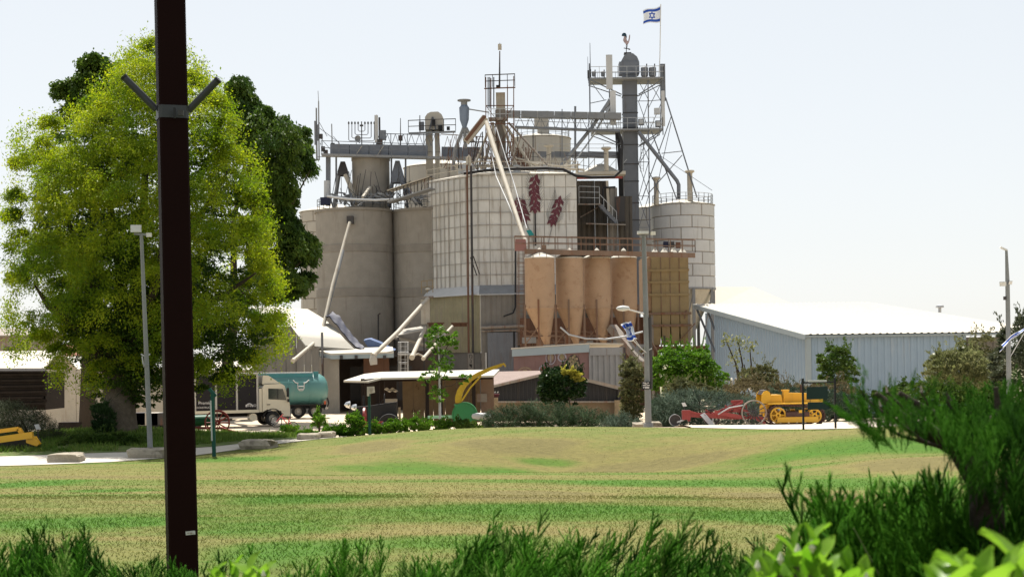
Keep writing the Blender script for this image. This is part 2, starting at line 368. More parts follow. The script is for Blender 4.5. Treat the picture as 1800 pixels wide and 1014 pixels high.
def lawn_mat(name, blade=False):
    m = bpy.data.materials.new(name); m.use_nodes = True; nt = m.node_tree; b = nt.nodes['Principled BSDF']
    at = nt.nodes.new('ShaderNodeAttribute'); at.attribute_name = 'tone'
    ad = nt.nodes.new('ShaderNodeMath'); ad.operation = 'MULTIPLY_ADD'; ad.inputs[1].default_value = .5
    nt.links.new(_noise(nt, 2.2 if not blade else 9, 6, (.5, 1.6, 1), .7), ad.inputs[0])
    sb = nt.nodes.new('ShaderNodeMath'); sb.operation = 'ADD'; sb.inputs[1].default_value = -.275; nt.links.new(at.outputs['Fac'], sb.inputs[0]); nt.links.new(sb.outputs[0], ad.inputs[2])
    r = nt.nodes.new('ShaderNodeValToRGB'); nt.links.new(ad.outputs[0], r.inputs[0]); e = r.color_ramp.elements
    e[0].position = 0; e[0].color = (.125, .108, .040, 1); e[1].position = 1; e[1].color = (.05, .118, .012, 1)
    for p, c in ((.28, (.15, .133, .044)), (.5, (.118, .128, .034)), (.72, (.075, .118, .018))):
        k = e.new(p); k.color = (*c, 1)
    c = r.outputs[0]
    hv = nt.nodes.new('ShaderNodeHueSaturation'); mv = nt.nodes.new('ShaderNodeMapRange'); mv.inputs[1].default_value = .3; mv.inputs[2].default_value = .7; mv.inputs[3].default_value = .68; mv.inputs[4].default_value = 1.3
    nt.links.new(_noise(nt, 5.5, 8, (.6, 1.5, 1), .82), mv.inputs[0]); nt.links.new(mv.outputs[0], hv.inputs['Value']); nt.links.new(c, hv.inputs['Color']); c = hv.outputs[0]
    if blade:
        g = nt.nodes.new('ShaderNodeNewGeometry'); h = nt.nodes.new('ShaderNodeHueSaturation'); mr = nt.nodes.new('ShaderNodeMapRange'); mr.inputs[3].default_value = .85; mr.inputs[4].default_value = 1.15
        nt.links.new(g.outputs['Random Per Island'], mr.inputs[0]); nt.links.new(mr.outputs[0], h.inputs['Value']); nt.links.new(c, h.inputs['Color']); c = h.outputs[0]
    else:
        bp = nt.nodes.new('ShaderNodeBump'); bp.inputs['Strength'].default_value = .55; bp.inputs['Distance'].default_value = .05
        nt.links.new(_noise(nt, 16, 8, (1, 1, 1), .75), bp.inputs['Height']); nt.links.new(bp.outputs[0], b.inputs['Normal'])
    nt.links.new(c, b.inputs['Base Color']); b.inputs['Roughness'].default_value = .85; b.inputs['Specular IOR Level'].default_value = .1
    if blade:
        t = nt.nodes.new('ShaderNodeBsdfTranslucent'); nt.links.new(c, t.inputs['Color']); mx = nt.nodes.new('ShaderNodeMixShader'); mx.inputs[0].default_value = .5
        nt.links.new(b.outputs[0], mx.inputs[1]); nt.links.new(t.outputs[0], mx.inputs[2]); nt.links.new(mx.outputs[0], nt.nodes['Material Output'].inputs['Surface'])
    return m
m_lawn = lawn_mat('lawn_turf'); m_blade = lawn_mat('lawn_blades', True)
sheet('lawn', m_lawn, np.linspace(-34, 34, 273), C_(-12), lambda x: edge(x), 330, .0, lawn_tone)

def blades(name, x, y, h, w, mat, attr=None, lean=.5, dz=0.):
    n = len(x); z = gz_np(x, y) + dz; a = RNG.random(n) * 2 * np.pi; dx, dy = np.cos(a) * w, np.sin(a) * w
    lx, ly = RNG.normal(0, lean, n) * h, RNG.normal(0, lean, n) * h
    v = np.empty((n, 3, 3)); v[:, 0] = np.stack([x - dx, y - dy, z - .01], 1); v[:, 1] = np.stack([x + dx, y + dy, z - .01], 1); v[:, 2] = np.stack([x + lx, y + ly, z + h], 1)
    f = np.arange(3 * n).reshape(n, 3)
    me = np_mesh(name, v.reshape(-1, 3), f, mat, np.repeat(attr, 3) if attr is not None else None)
    o = link_mesh(name, me); o['kind'] = 'stuff'; return o
def fan(n, y0, y1, pw=1.):
    u = RNG.random(n); y = (y0 ** pw + u * (y1 ** pw - y0 ** pw)) ** (1 / pw); x = (RNG.random(n) * 2 - 1) * y * .37; return x, y
x1, y1 = fan(70000, 10, 30, 1.2); x2, y2 = fan(60000, 28, 74, 1.3); xx = np.concatenate([x1, x2]); yy = np.concatenate([y1, y2])
k = yy < edge(xx) - .1; xx, yy = xx[k], yy[k]
tn = lawn_tone(xx, yy); hh = (.014 + .018 * tn) * (.6 + .8 * RNG.random(len(xx)))
blades('grass', xx, yy, hh, np.where(yy > 28, .016, .008), m_blade, tn, 1.3)

# road along the lawn's edge, and the gravel path past the machines
sheet('road', m_road, np.linspace(-26, -7.2, 90), lambda x: edge(x) + .02, lambda x: edge(x) + np.interp(x, [-26, -16, -9, -7.2], [4.6, 4.2, 2.6, 1.2]), 12, .02)
m_path = M('gravel_path', (.60, .52, .42), .95, var=.1, scale=1.5, stain=(.5, .38, .27), amt=.5, streak=False, bump=.3, bscale=30)
sheet('path', m_path, np.linspace(7.2, 34, 90), lambda x: edge(x) + .02, lambda x: np.interp(x, [7, 9, 13, 17, 34], [68.5, 70, 70, 70.5, 73]), 20, .02)
# kerb stones of the road are boulders, further down
m_verge = M('weedy_verge', (.10, .14, .035), .95, var=.45, scale=2, stain=(.2, .16, .08), amt=.6, streak=False, cover=.5, bump=.6)
sheet('verge', m_verge, np.linspace(-27, -6.5, 80), lambda x: edge(x) + np.interp(x, [-26, -16, -9, -6.5], [4.6, 4.2, 2.6, 1.0]), lambda x: np.interp(x, [-27, -20, -12, -9, -6.5], [70, 72, 75, 73, 71]), 16, .03)
def patch(n, px0, px1, D0, D1, dens=None):
    D = D0 + RNG.random(n) * (D1 - D0); px = px0 + RNG.random(n) * (px1 - px0); return (px - 900) / FP * D, D
m_weed = LEAF('weed_blade', (.09, .17, .025), (.17, .20, .05), .3, clump=.8)
x, y = patch(26000, -40, 520, 61, 74); k = (y > edge(x) + 3.2 * (x < -9) + 1.5) & (fbm(x * .6, y * .6) > .36); x, y = x[k], y[k]
blades('verge_grass', x, y, .12 + .22 * RNG.random(len(x)) * (fbm(x * .9, y * .9) + .3), .03, m_weed, None, .4)

# ---------------------------------------------------------------- the grain works
def gnd(px, D): return on(px, D)
def cyl_panels(root, c, R, z0, z1, rows, ncol, mat, a_lo, a_hi, stag=True, inset=.035, dep=.05):
    """curved sheet panels in courses round a cylinder; each panel is a part, all share two meshes"""
    h = (z1 - z0) / rows; da = 2 * math.pi / ncol; k = 6
    g = G(); outer = []; inner = []
    for j, (zz, ins) in enumerate(((0, 0), (h, 0))): pass
    vs = []
    for ins, rr in ((inset, R + .004), (inset + .04, R + dep)):
        for zz in (ins, h - ins):
            for i in range(k + 1):
                a = -da / 2 + ins / R + (da - 2 * ins / R) * i / k; vs.append((rr * math.cos(a), rr * math.sin(a), zz))
    n = k + 1; fs = []
    A, B, Cc, Dd = 0, n, 2 * n, 3 * n
    for i in range(k):
        fs += [(Cc + i, Cc + i + 1, Dd + i + 1, Dd + i), (A + i, A + i + 1, Cc + i + 1, Cc + i), (Dd + i, Dd + i + 1, B + i + 1, B + i)]
    fs += [(A, Cc, Dd, B), (Cc + k, A + k, B + k, Dd + k)]
    g.add(vs, fs); me = g.mesh('panel'); me.materials.append(mat)
    org = ORG[root.name]
    for r in range(rows):
        off = (da / 2 if (r % 2 and stag) else 0); i0 = math.floor(a_lo / da) - 1
        for i in range(i0, i0 + ncol + 2):
            a = i * da + off
            if a_lo <= a <= a_hi:
                o = bpy.data.objects.new('panel', me); COL.objects.link(o); o.parent = root
                o.location = (c.x - org.x, c.y - org.y, z0 + r * h - org.z); o.rotation_euler = (0, 0, a)
def circ(c, R, z, n=24, a0=0, a1=2 * math.pi): return [Vector((c.x + R * math.cos(a0 + (a1 - a0) * i / n), c.y + R * math.sin(a0 + (a1 - a0) * i / n), z)) for i in range(n + 1)]
def Z(py, D, px=900): return P(px, py, D).z

# --- twin concrete silos
def concrete_silo(px, D, label):
    c = P(px, HY, D); R = S(68, D); c.z = gz(c.x, c.y); zt = Z(366, D - R, px)
    t = thing('concrete_silo', label, 'silo', c, 'twin concrete silos')
    zb = [zt - .0, Z(428, D - R, px), Z(442, D - R, px), Z(505, D - R, px), Z(521, D - R, px)]
    G().lathe([(R, c.z - .5), (R, zt)], (c.x, c.y, 0), 64).out('wall', m_concrete, t, True)
    for a, b in ((1, 2), (3, 4)):
        G().lathe([(R + .005, zb[b]), (R + .05, zb[b] + .03), (R + .05, zb[a] - .03), (R + .005, zb[a])], (c.x, c.y, 0), 64).out('joint_band', m_concband, t, True)
    G().lathe([(R + .12, zt - .14), (R + .12, zt + .10), (R - .3, zt + .10)], (c.x, c.y, 0), 64).out('rim', m_concband, t, True, ang=30)
    G().lathe([(R - .2, zt + .02), (.1, zt + .6)], (c.x, c.y, 0), 32).out('roof', m_concband, t)
    G().rail(circ(c, R - .15, zt + .1, 26), 1.0, 1.0, .022).out('railing', m_steel, t)
    return c, R, zt
CS1, RS1, ZS1 = concrete_silo(627, 146, 'big round concrete silo, the one against which the white vaulted barn leans')
CS2, RS2, ZS2 = concrete_silo(761, 146.6, 'round concrete silo squeezed between its twin and the white panelled silo')
t = thing('drain_pipe', 'thin white pipe running down the outer edge of the concrete silo', 'pipe', P(561, 640, 145))
G().tube([P(561, 372, 145.5), P(562, 470, 145.5), P(564, 612, 145.5)], .09, 6).out('pipe', m_whitep, t, True)
G().tube([P(665, 605, 142), P(665, 553, 142), P(668, 551, 141.5)], .07, 6).out('bracket', m_dark, t)

# bin standing on the concrete silos, between two steel hoppers
c = P(657, HY, 148); R = S(33, 148); z0, z1 = ZS1 + .3, Z(273, 148 - R, 657); c.z = z0
t = thing('upper_bin', 'stained concrete bin on top of the twin silos under the long grey conveyor', 'silo', c)
G().lathe([(R, z0), (R, z1)], (c.x, c.y, 0), 40).out('wall', m_concrete, t, True)
G().lathe([(R + .06, z1 - .3), (R + .06, z1 + .02), (R - .4, z1 + .02)], (c.x, c.y, 0), 40).out('rim', m_concband, t, True, ang=30)
G().tube([P(638, 347, 143), P(650, 330, 144.5)], .16, 8).out('spout', m_cream, t, True)
for px, lab in ((699, 'dark inverted hopper to the right of the upper concrete bin'), (603, 'dark hopper on splayed legs at the conveyor end of the silo top')):
    c = P(px, 300, 147); t = thing('steel_hopper', lab, 'hopper', (c.x, c.y, ZS1 + .3), 'hoppers under the grey conveyor')
    w = S(12 if px > 650 else 9, 147)
    ztop, zm = Z(280, 147), Z(312 if px > 650 else 298, 147)
    g = G(); n = 4
    a = [(c.x - .2, c.y - .2), (c.x + .2, c.y - .2), (c.x + .2, c.y + .2), (c.x - .2, c.y + .2)]; b = [(c.x - w, c.y - w), (c.x + w, c.y - w), (c.x + w, c.y + w), (c.x - w, c.y + w)]
    g.add([(x, y, ztop) for x, y in a] + [(x, y, zm) for x, y in b] + [(x, y, zm - .4) for x, y in b], [(0, 1, 2, 3)] + [(i, (i + 1) % 4, (i + 1) % 4 + 4, i + 4) for i in range(4)] + [(i + 4, (i + 1) % 4 + 4, (i + 1) % 4 + 8, i + 8) for i in range(4)])
    g.out('hopper_body', m_steel if px > 650 else m_dark, t)
    for s in (-1, 1):
        for d in (-1, 1):
            G().tube([(c.x + s * w * .8, c.y + d * w * .7, zm - .2), (c.x + s * w * (1.3 if px > 650 else 1.9), c.y + d * w * 1.1, ZS1 + .5)], .14, 6).out('leg', m_steel2 if px < 650 else m_steel, t)
    G().tube([(c.x + w * .5, c.y - w, zm - .3), (c.x + w * 2.9, c.y - w * 1.2, ZS1 + .9)], .2, 8).out('spout', m_cream if px < 650 else m_steel, t, True)
g = G()
for i in range(70):
    a = RNG.random(2); px = 575 + 170 * a[0]; q = P(px, 352 - 14 * a[1], 143 + 3 * RNG.random()); r = P(px + RNG.normal(0, 14), 362 - 22 * RNG.random(), 143 + 3 * RNG.random())
    g.bar(q, r, .07 + .1 * RNG.random())
t = thing('silo_top_pipework', 'tangle of pipes and struts lying along the top of the twin concrete silos', 'pipework', P(650, 360, 144)); g.out('strut', m_steel2, t, kind='stuff'); g = G()
for i in range(46):
    px = 570 + 185 * RNG.random(); d = 143.5 + 3 * RNG.random(); y = 358 - 6 * RNG.random(); g.bar(P(px, y, d), P(px + RNG.normal(0, 11), y - 12 - 50 * RNG.random() ** 2, d), .05)
g.out('post', m_dark, t, kind='stuff')
G().tube([P(575, 345, 142.5), P(610, 350, 142.3), P(660, 352, 142.2), P(700, 350, 142.3), P(757, 334, 142.5)], .12, 6).out('header_pipe', m_galv, t, True)
G().tube([P(575, 318, 144), P(575, 360, 144)], .3, 10).out('vent_stack', m_galv, t, True)
G().box(P(572, 354, 143.2), (.9, .6, .7)).out('motor', m_tarp, t)
# sloping covered duct from the concrete silos towards the white silo
t = thing('covered_duct', 'sloping open-sided walkway duct joining the concrete silos to the white silo', 'walkway', P(725, 350, 141))
g = G(); a, b = P(686, 356, 141.5), P(760, 332, 139.5); g.bar(a, b, 1.1, .12); g.out('floor', m_steel2, t)
g = G(); up = Vector((0, 0, 1.05))
for k in range(13):
    q = a.lerp(b, k / 12); g.bar(q + Vector((0, -.5, 0)), q + Vector((0, -.5, 0)) + up, .07)
g.bar(a + up + Vector((0, -.5, 0)), b + up + Vector((0, -.5, 0)), .08); g.out('side_rail', m_dark, t)
G().bar(a + up, b + up, 1.2, .07).out('roof', m_cream, t)

# --- panelled silo peeping out behind the concrete ones, at the edge of the trees
def panel_silo(px, rpx, ytop, ybot, D, rows, ncol, mat, label, arc=(math.pi * .98, math.pi * 2.02), roofh=.25, seam=m_seam, cone=None):
    c = P(px, HY, D); R = S(rpx, D); zt, zb = Z(ytop, D - R, px), Z(ybot, D - R, px); c.z = gz(c.x, c.y)
    t = thing('panel_silo', label, 'silo', c, 'round silos of sheet panels')
    G().lathe([(R, zb), (R, zt)], (c.x, c.y, 0), 48).out('wall', seam, t, True)
    cyl_panels(t, c, R, zb, zt, rows, ncol, mat, *arc)
    G().lathe([(R + .15, zt), (R + .1, zt + .06), (R * .15, zt + R * roofh), (.05, zt + R * roofh)], (c.x, c.y, 0), 48).out('roof', m_white, t, True, ang=20)
    return t, c, R, zt, zb
panel_silo(590, 58, 368, 640, 157, 14, 12, m_panel3, 'beige panelled silo half hidden between the trees and the concrete silos')
panel_silo(778, 62, 288, 520, 160, 8, 10, m_panel3, 'pale panelled silo seen under the long conveyor beside the bucket elevator')
t, c, R, zt, zb = panel_silo(957, 51, 238, 420, 164, 6, 7, m_panel3, 'cream tank with a low cone roof behind the spout tower and under the bridge', roofh=.22)
G().box((c.x + .2, c.y - 1, zt + R * .22 + .8), (1.2, 1.2, 2.6)).out('roof_vent', m_panel3, t)
G().rail(circ(c, R - .1, zt, 24), .9, 1.2, .02).out('railing', m_galv, t)

# --- the big white silo with cut corner
D0 = 138.0
A = P(845, HY, D0); B = P(1018, HY, D0 + .8); Cq = P(794, HY, D0 + 3.0); E = P(757.5, HY, D0 + 5.4)
BK = P(1012, HY, D0 + 14); BL = P(770, HY, D0 + 14.5)
plan = [A, B, BK, BL, E, Cq]
zt, zb = Z(308, D0, 850), Z(505, D0, 850)
mid = (A + BK) / 2; mid.z = gz(mid.x, D0)
OCT = thing('white_silo', 'tall white panelled silo with a cut corner and three maroon wheat ears painted on it', 'silo', mid)
g = G(); pl = [Vector((p.x, p.y, 0)) for p in plan]
cen = sum(pl, Vector()) / len(pl)
g.slab([Vector((p.x, p.y, zb)) for p in pl], (0, 0, zt - zb)); g.out('core', m_seam, OCT)
def facet(root, a, b, z0, z1, rows, cols, mat, dep=.05, inset=.014):
    a = Vector((a.x, a.y, 0)); b = Vector((b.x, b.y, 0)); d = b - a; L = d.length; w = L / cols; h = (z1 - z0) / rows; ang = math.atan2(d.y, d.x); i2 = inset + .03
    vs = [(inset, -.002, inset), (w - inset, -.002, inset), (w - inset, -.002, h - inset), (inset, -.002, h - inset), (i2, -dep, i2), (w - i2, -dep, i2), (w - i2, -dep, h - i2), (i2, -dep, h - i2), (w / 2, -dep * 1.5, h / 2)]
    fs = [(4, 5, 8), (5, 6, 8), (6, 7, 8), (7, 4, 8), (0, 1, 5, 4), (1, 2, 6, 5), (2, 3, 7, 6), (3, 0, 4, 7)]
    me = bpy.data.meshes.new('panel'); me.from_pydata(vs, [], fs); me.materials.append(mat); org = ORG[root.name]
    for r in range(rows):
        for k in range(cols):
            o = bpy.data.objects.new('panel', me); COL.objects.link(o); o.parent = root
            p = a + d * (k / cols); o.location = (p.x - org.x, p.y - org.y, z0 + r * h - org.z)
            o.rotation_euler = (random.gauss(0, .006), 0, ang + random.gauss(0, .006))
facet(OCT, A, B, zb, zt, 9, 9, m_panel); facet(OCT, Cq, A, zb, zt, 9, 5, m_panel); facet(OCT, E, Cq, zb, zt, 9, 5, m_panel)
off = Vector((0, -.16, 0)); g = G(); h = (zt - zb) / 9
for r in range(0, 10):
    z = Vector((0, 0, zb + r * h))
    for a, b, o2 in ((E, Cq, Vector((-.15, -.06, 0))), (Cq, A, Vector((-.12, -.12, 0))), (A, A.lerp(B, .44 if r < 8 else .3), off)):
        a2 = Vector((a.x, a.y, 0)) + o2 + z; b2 = Vector((b.x, b.y, 0)) + o2 + z
        g.tube([a2, b2], .032, 5)
g.out('horizontal_rib', m_ribp, OCT)
g = G()
for a, b, o2, n in ((E, Cq, Vector((-.12, -.05, 0)), 5), (Cq, A, Vector((-.1, -.1, 0)), 5)):
    for k in range(n + 1):
        q = Vector((a.x, a.y, 0)).lerp(Vector((b.x, b.y, 0)), k / n) + o2; g.bar(q + Vector((0, 0, zb)), q + Vector((0, 0, zt)), .045)
for k in (2, 3, 4):
    q = Vector((A.x, A.y, 0)).lerp(Vector((B.x, B.y, 0)), k / 9) + off * .8; g.bar(q + Vector((0, 0, zb)), q + Vector((0, 0, zt - 2.5 * h)), .06)
g.out('vertical_rib', m_ribp, OCT)
# roof of the white silo with its rim, rails and hoses
g = G(); top = Vector((cen.x, cen.y, zt + 1.3)); ring_ = [Vector((p.x, p.y, zt)) + (Vector((p.x, p.y, 0)) - cen) * .02 for p in pl]
n = len(ring_)
g.add(ring_ + [q + Vector((0, 0, .14)) for q in ring_] + [top], [(i, (i + 1) % n, n + (i + 1) % n, n + i) for i in range(n)] + [(n + i, n + (i + 1) % n, 2 * n) for i in range(n)])
g.out('roof', m_white, OCT)
g = G(); rl = [q + Vector((0, 0, .2)) for q in [ring_[4], ring_[5], ring_[0], ring_[1], ring_[2]]]
g.rail(rl, 1.0, 1.3, .028).out('railing', m_cream, OCT)
t = thing('roof_hose', 'thick dark hose sagging along the roof edge of the white silo', 'hose', P(950, 300, D0 - .3))
G().tube([P(x, y, D0 - .3) for x, y in ((815, 305), (850, 300), (900, 297), (960, 296), (990, 298), (1012, 309), (1040, 312), (1080, 311), (1092, 300), (1094, 250), (1088, 235))], .13, 8).out('hose', m_black, t, True)

# painted wheat ears (flat print on the front panels)
fd = (Vector((B.x, B.y, 0)) - Vector((A.x, A.y, 0))).normalized(); fn = Vector((fd.y, -fd.x, 0))
def onface(px, py, lift=.125):
    dx = (px - 845) / (1018 - 845); p = Vector((A.x, A.y, 0)).lerp(Vector((B.x, B.y, 0)), dx); z = P(px, py, p.y).z; return Vector((p.x, p.y, z)) + fn * lift
def ear(pts, stem, w, awn):
    g = G(); pts = [Vector(p) for p in pts]; pts = [q for a, b in zip(pts, pts[1:]) for q in (a, a.lerp(b, .5))] + [pts[-1]]; n = len(pts)
    for i, p in enumerate(pts):
        d = (pts[min(i + 1, n - 1)] - pts[max(i - 1, 0)]); d = d.normalized(); nn = Vector((-d.y, d.x))
        for s in ((-1, 1) if i % 2 else (0,)):
            c = p + nn * (w * (.5 + .25 * random.random()) * s) + d * random.uniform(-1, 1) + d * (1.5 * abs(s)); ax = (d * 1. + nn * (.55 * s)).normalized(); bx = Vector((-ax.y, ax.x)); L = w * .74; B2 = w * .36
            q = [c - ax * L, c - ax * .2 * L + bx * B2, c + ax * L, c - ax * .1 * L - bx * B2]
            g.poly([onface(*v, .125 + .004 * (i % 3) + .003 * (s + 1)) for v in q])
    o = g.out('wheat_ear', m_wheat, OCT); g = G()
    for i in range(n):
        for s in (-1, 1):
            p = pts[i]; d = (pts[0] - pts[-1]).normalized(); nn = Vector((-d.y, d.x))
            a_, b_ = p + nn * s * w * .6, p + nn * s * (w * .8 + awn * .5) + d * awn
            g.bar(onface(*a_, .14), onface(*b_, .14), .018)
    st = [Vector(q) for q in stem]
    for a_, b_ in zip(st, st[1:]): g.bar(onface(*a_, .14), onface(*b_, .14), .13, .01)
    g.out('stem', m_stem, o)
ear([(947, 312), (944, 322), (942, 332), (943, 342), (945, 352), (944, 362), (944, 372)], [(944, 376), (944, 432)], 10, 12)
ear([(915, 352), (917, 361), (920, 370), (923, 379), (926, 388)], [(928, 391), (938, 414), (941, 432)], 11, 8)
ear([(988, 350), (986, 359), (983, 368), (979, 377), (975, 387), (973, 394)], [(974, 398), (969, 415), (966, 432)], 9, 16)

# base building under the white silo
BASE = thing('base_building', 'faded olive and grey sheet-clad base building under the white silo', 'building', mid)
a0_, a1_, a2_ = P(752, HY, D0 + 4.6), P(846, HY, D0 - 1.2), P(1016, HY, D0 - .4)
zs, z0 = Z(519, D0, 850), gz(A.x, A.y) - .3
def V2(p): return (p.x, p.y)
# left olive wall: separate sheets
n = 6
for k in range(n):
    p, q = a0_.lerp(a1_, k / n), a0_.lerp(a1_, (k + 1) / n); d = (q - p) * .004
    G().corr(V2(p + d), V2(q - d), Z(618, D0 - 1), zs, None, .42, .03).out('wall_sheet', m_olive, BASE)
for p, q in ((a0_, a1_), (a1_, a2_)): G().slab([Vector((p.x + .05, p.y + .2, z0)), Vector((q.x - .05, q.y + .2, z0)), Vector((q.x - .05, q.y + .2, zs)), Vector((p.x + .05, p.y + .2, zs))], (0, .1, 0)).out('wall_lining', m_greysheet, BASE)
g = G(); g.corr(V2(P(752, 0, D0 + 4.5)), V2(P(846, 0, D0 - 1.3)), z0, Z(619, D0 - 1), None, .4, .03).out('low_wall', m_whitep, BASE)
n = 9
for k in range(n):
    p, q = a1_.lerp(a2_, k / n), a1_.lerp(a2_, (k + 1) / n); d = (q - p) * .004
    G().corr(V2(p + d), V2(q - d), z0, zs, None, .42, .03).out('wall_sheet', m_greysheet, BASE)
e0, e1, e2 = [Vector((p.x, p.y, 0)) for p in (a0_, a1_, a2_)]
g = G(); o1, o2, o3 = Vector((-.4, -.3, 0)), Vector((-.1, -.35, 0)), Vector((0, -.3, 0))
zz = Vector((0, 0, zs)); zu = Vector((0, 0, zb + .15)); E2, A2, C2, B2 = [Vector((p.x, p.y, 0)) for p in (E, A, Cq, P(1017, 0, D0 + .8))]
g.slab([e0 + o1 + zz, e1 + o2 + zz, A2 + zu, C2 + zu], (0, 0, .07)); g.slab([e0 + o1 + zz, C2 + zu, E2 + zu], (0, 0, .07)); g.out('skirt_roof', m_panel2, BASE)
G().slab([e1 + o2 + zz, e2 + o3 + zz, B2 + zu, A2 + zu], (0, 0, .07)).out('skirt_roof', m_steel2, BASE)
G().tube([P(846, 576, D0 - 1.6), P(925, 573, D0 - 1.4)], .14, 8).out('gutter_pipe', m_rib, BASE, True)
G().tube([P(846, 582, D0 - 1.5), P(925, 580, D0 - 1.4)], .08, 6).out('gutter_pipe', m_rib, BASE, True)
c = P(874, 0, D0 - 1.6)
G().corr(V2(P(848, 0, D0 - 1.6)), V2(P(901, 0, D0 - 1.4)), z0, Z(584, D0 - 1.5), None, .9, .03).out('sliding_door', m_steel, BASE)
G().box(P(904, 618, D0 - 1.45), (.16, .1, 3.6)).out('door_post', m_black, BASE)
G().tube([P(906, 440, D0 - .4), P(906, 540, D0 - 1.3), P(902, 550, D0 - 1.6), P(885, 556, D0 - 1.7)], .08, 6).out('cable_pipe', m_black, BASE, True)
G().tube([P(821, 290, D0 - .3), P(822, 400, D0 - 1.0), P(824, 645, D0 - 1.6)], .09, 6).out('downpipe', m_rusty, BASE, True)
G().tube([P(828, 292, D0 - .3), P(829, 400, D0 - 1.0), P(832, 650, D0 - 1.6)], .1, 6).out('downpipe', m_dark, BASE, True)
g = G()
for x0 in (753, 795): g.box(P(x0 + 13, 568, D0 - .2 if x0 < 780 else D0 - .6), (1.5, .9, .12)); g.box(P(x0 + 13, 571, D0 - .4 if x0 < 780 else D0 - .8), (1.3, .05, .3))
g.out('bracket_shelf', m_rusty, BASE)
g = G(); g.bar(P(827, 452, D0 - 1.3), P(838, 484, D0 - 1.3), .1); g.bar(P(832, 450, D0 - 1.3), P(843, 482, D0 - 1.3), .1); g.out('strut', m_dark, BASE)
def text_mesh(name, s, mat, parent, loc, size, rz=0., align='CENTER', ext=.004, rot=None):
    cu = bpy.data.curves.new('tmp', 'FONT'); cu.body = s; cu.size = size; cu.align_x = align; cu.align_y = 'CENTER'; cu.extrude = ext; cu.resolution_u = 3
    t_ = bpy.data.objects.new('tmp', cu); COL.objects.link(t_); dg = bpy.context.evaluated_depsgraph_get(); dg.update()
    me = bpy.data.meshes.new_from_object(t_.evaluated_get(dg)); bpy.data.objects.remove(t_); bpy.data.curves.remove(cu)
    me.name = name; me.materials.clear(); me.materials.append(mat); org = ORG.get(parent.name, Vector())
    o = link_mesh(name, me, None, parent, Vector(loc) - org); o.rotation_euler = rot or (math.pi / 2, 0, rz); ORG[o.name] = org; return o
sg = thing('hanging_sign', 'narrow upright nameplate with dark block letters on the wall of the silo base', 'sign', P(827.5, 636, D0 - 2.0))
G().box(P(827.5, 635, D0 - 1.95), (.5, .05, 1.45)).out('board', m_greysheet, sg)
for k, ch in enumerate('מגד'):
    text_mesh('lettering', ch, m_black, sg, P(827.5, 626 + 8.5 * k, D0 - 1.99), .55)

# ladder cage at the corner by the brown bins
def ladder(name, label, px0, px1, y0, y1, D, mat, hoops=True):
    t = thing(name, label, 'ladder', P((px0 + px1) / 2, y1, D)); g = G()
    a0, b0, a1, b1 = P(px0, y1, D), P(px1, y1, D), P(px0, y0, D), P(px1, y0, D)
    G().bar(a0, a1, .06).out('stile', mat, t); G().bar(b0, b1, .06).out('stile', mat, t)
    n = max(4, int((a1.z - a0.z) / .35))
    for k in range(1, n): g.bar(a0.lerp(a1, k / n), b0.lerp(b1, k / n), .035)
    g.out('rungs', mat, t, kind='stuff')
    if hoops:
        g = G(); w = (b0 - a0).length / 2 + .12; nh = max(3, int((a1.z - a0.z) / 1.1))
        for k in range(nh + 1):
            c = a0.lerp(a1, k / nh).lerp(b0.lerp(b1, k / nh), .5); g.ring(c + Vector((0, -w * .7, 0)), w, .025, 12, 4, 'Z', math.pi, 2 * math.pi)
        for s in (-1, -.4, .4, 1): g.bar((a0 + b0) / 2 + Vector((s * w, -w * (1.6 if abs(s) < .5 else .7), 0)), (a1 + b1) / 2 + Vector((s * w, -w * (1.6 if abs(s) < .5 else .7), 0)), .035)
        g.out('safety_cage', mat, t)
    return t
ladder('caged_ladder', 'tall brown caged ladder at the corner of the white silo beside the orange bins', 911, 922, 440, 606, 134, m_brownst)

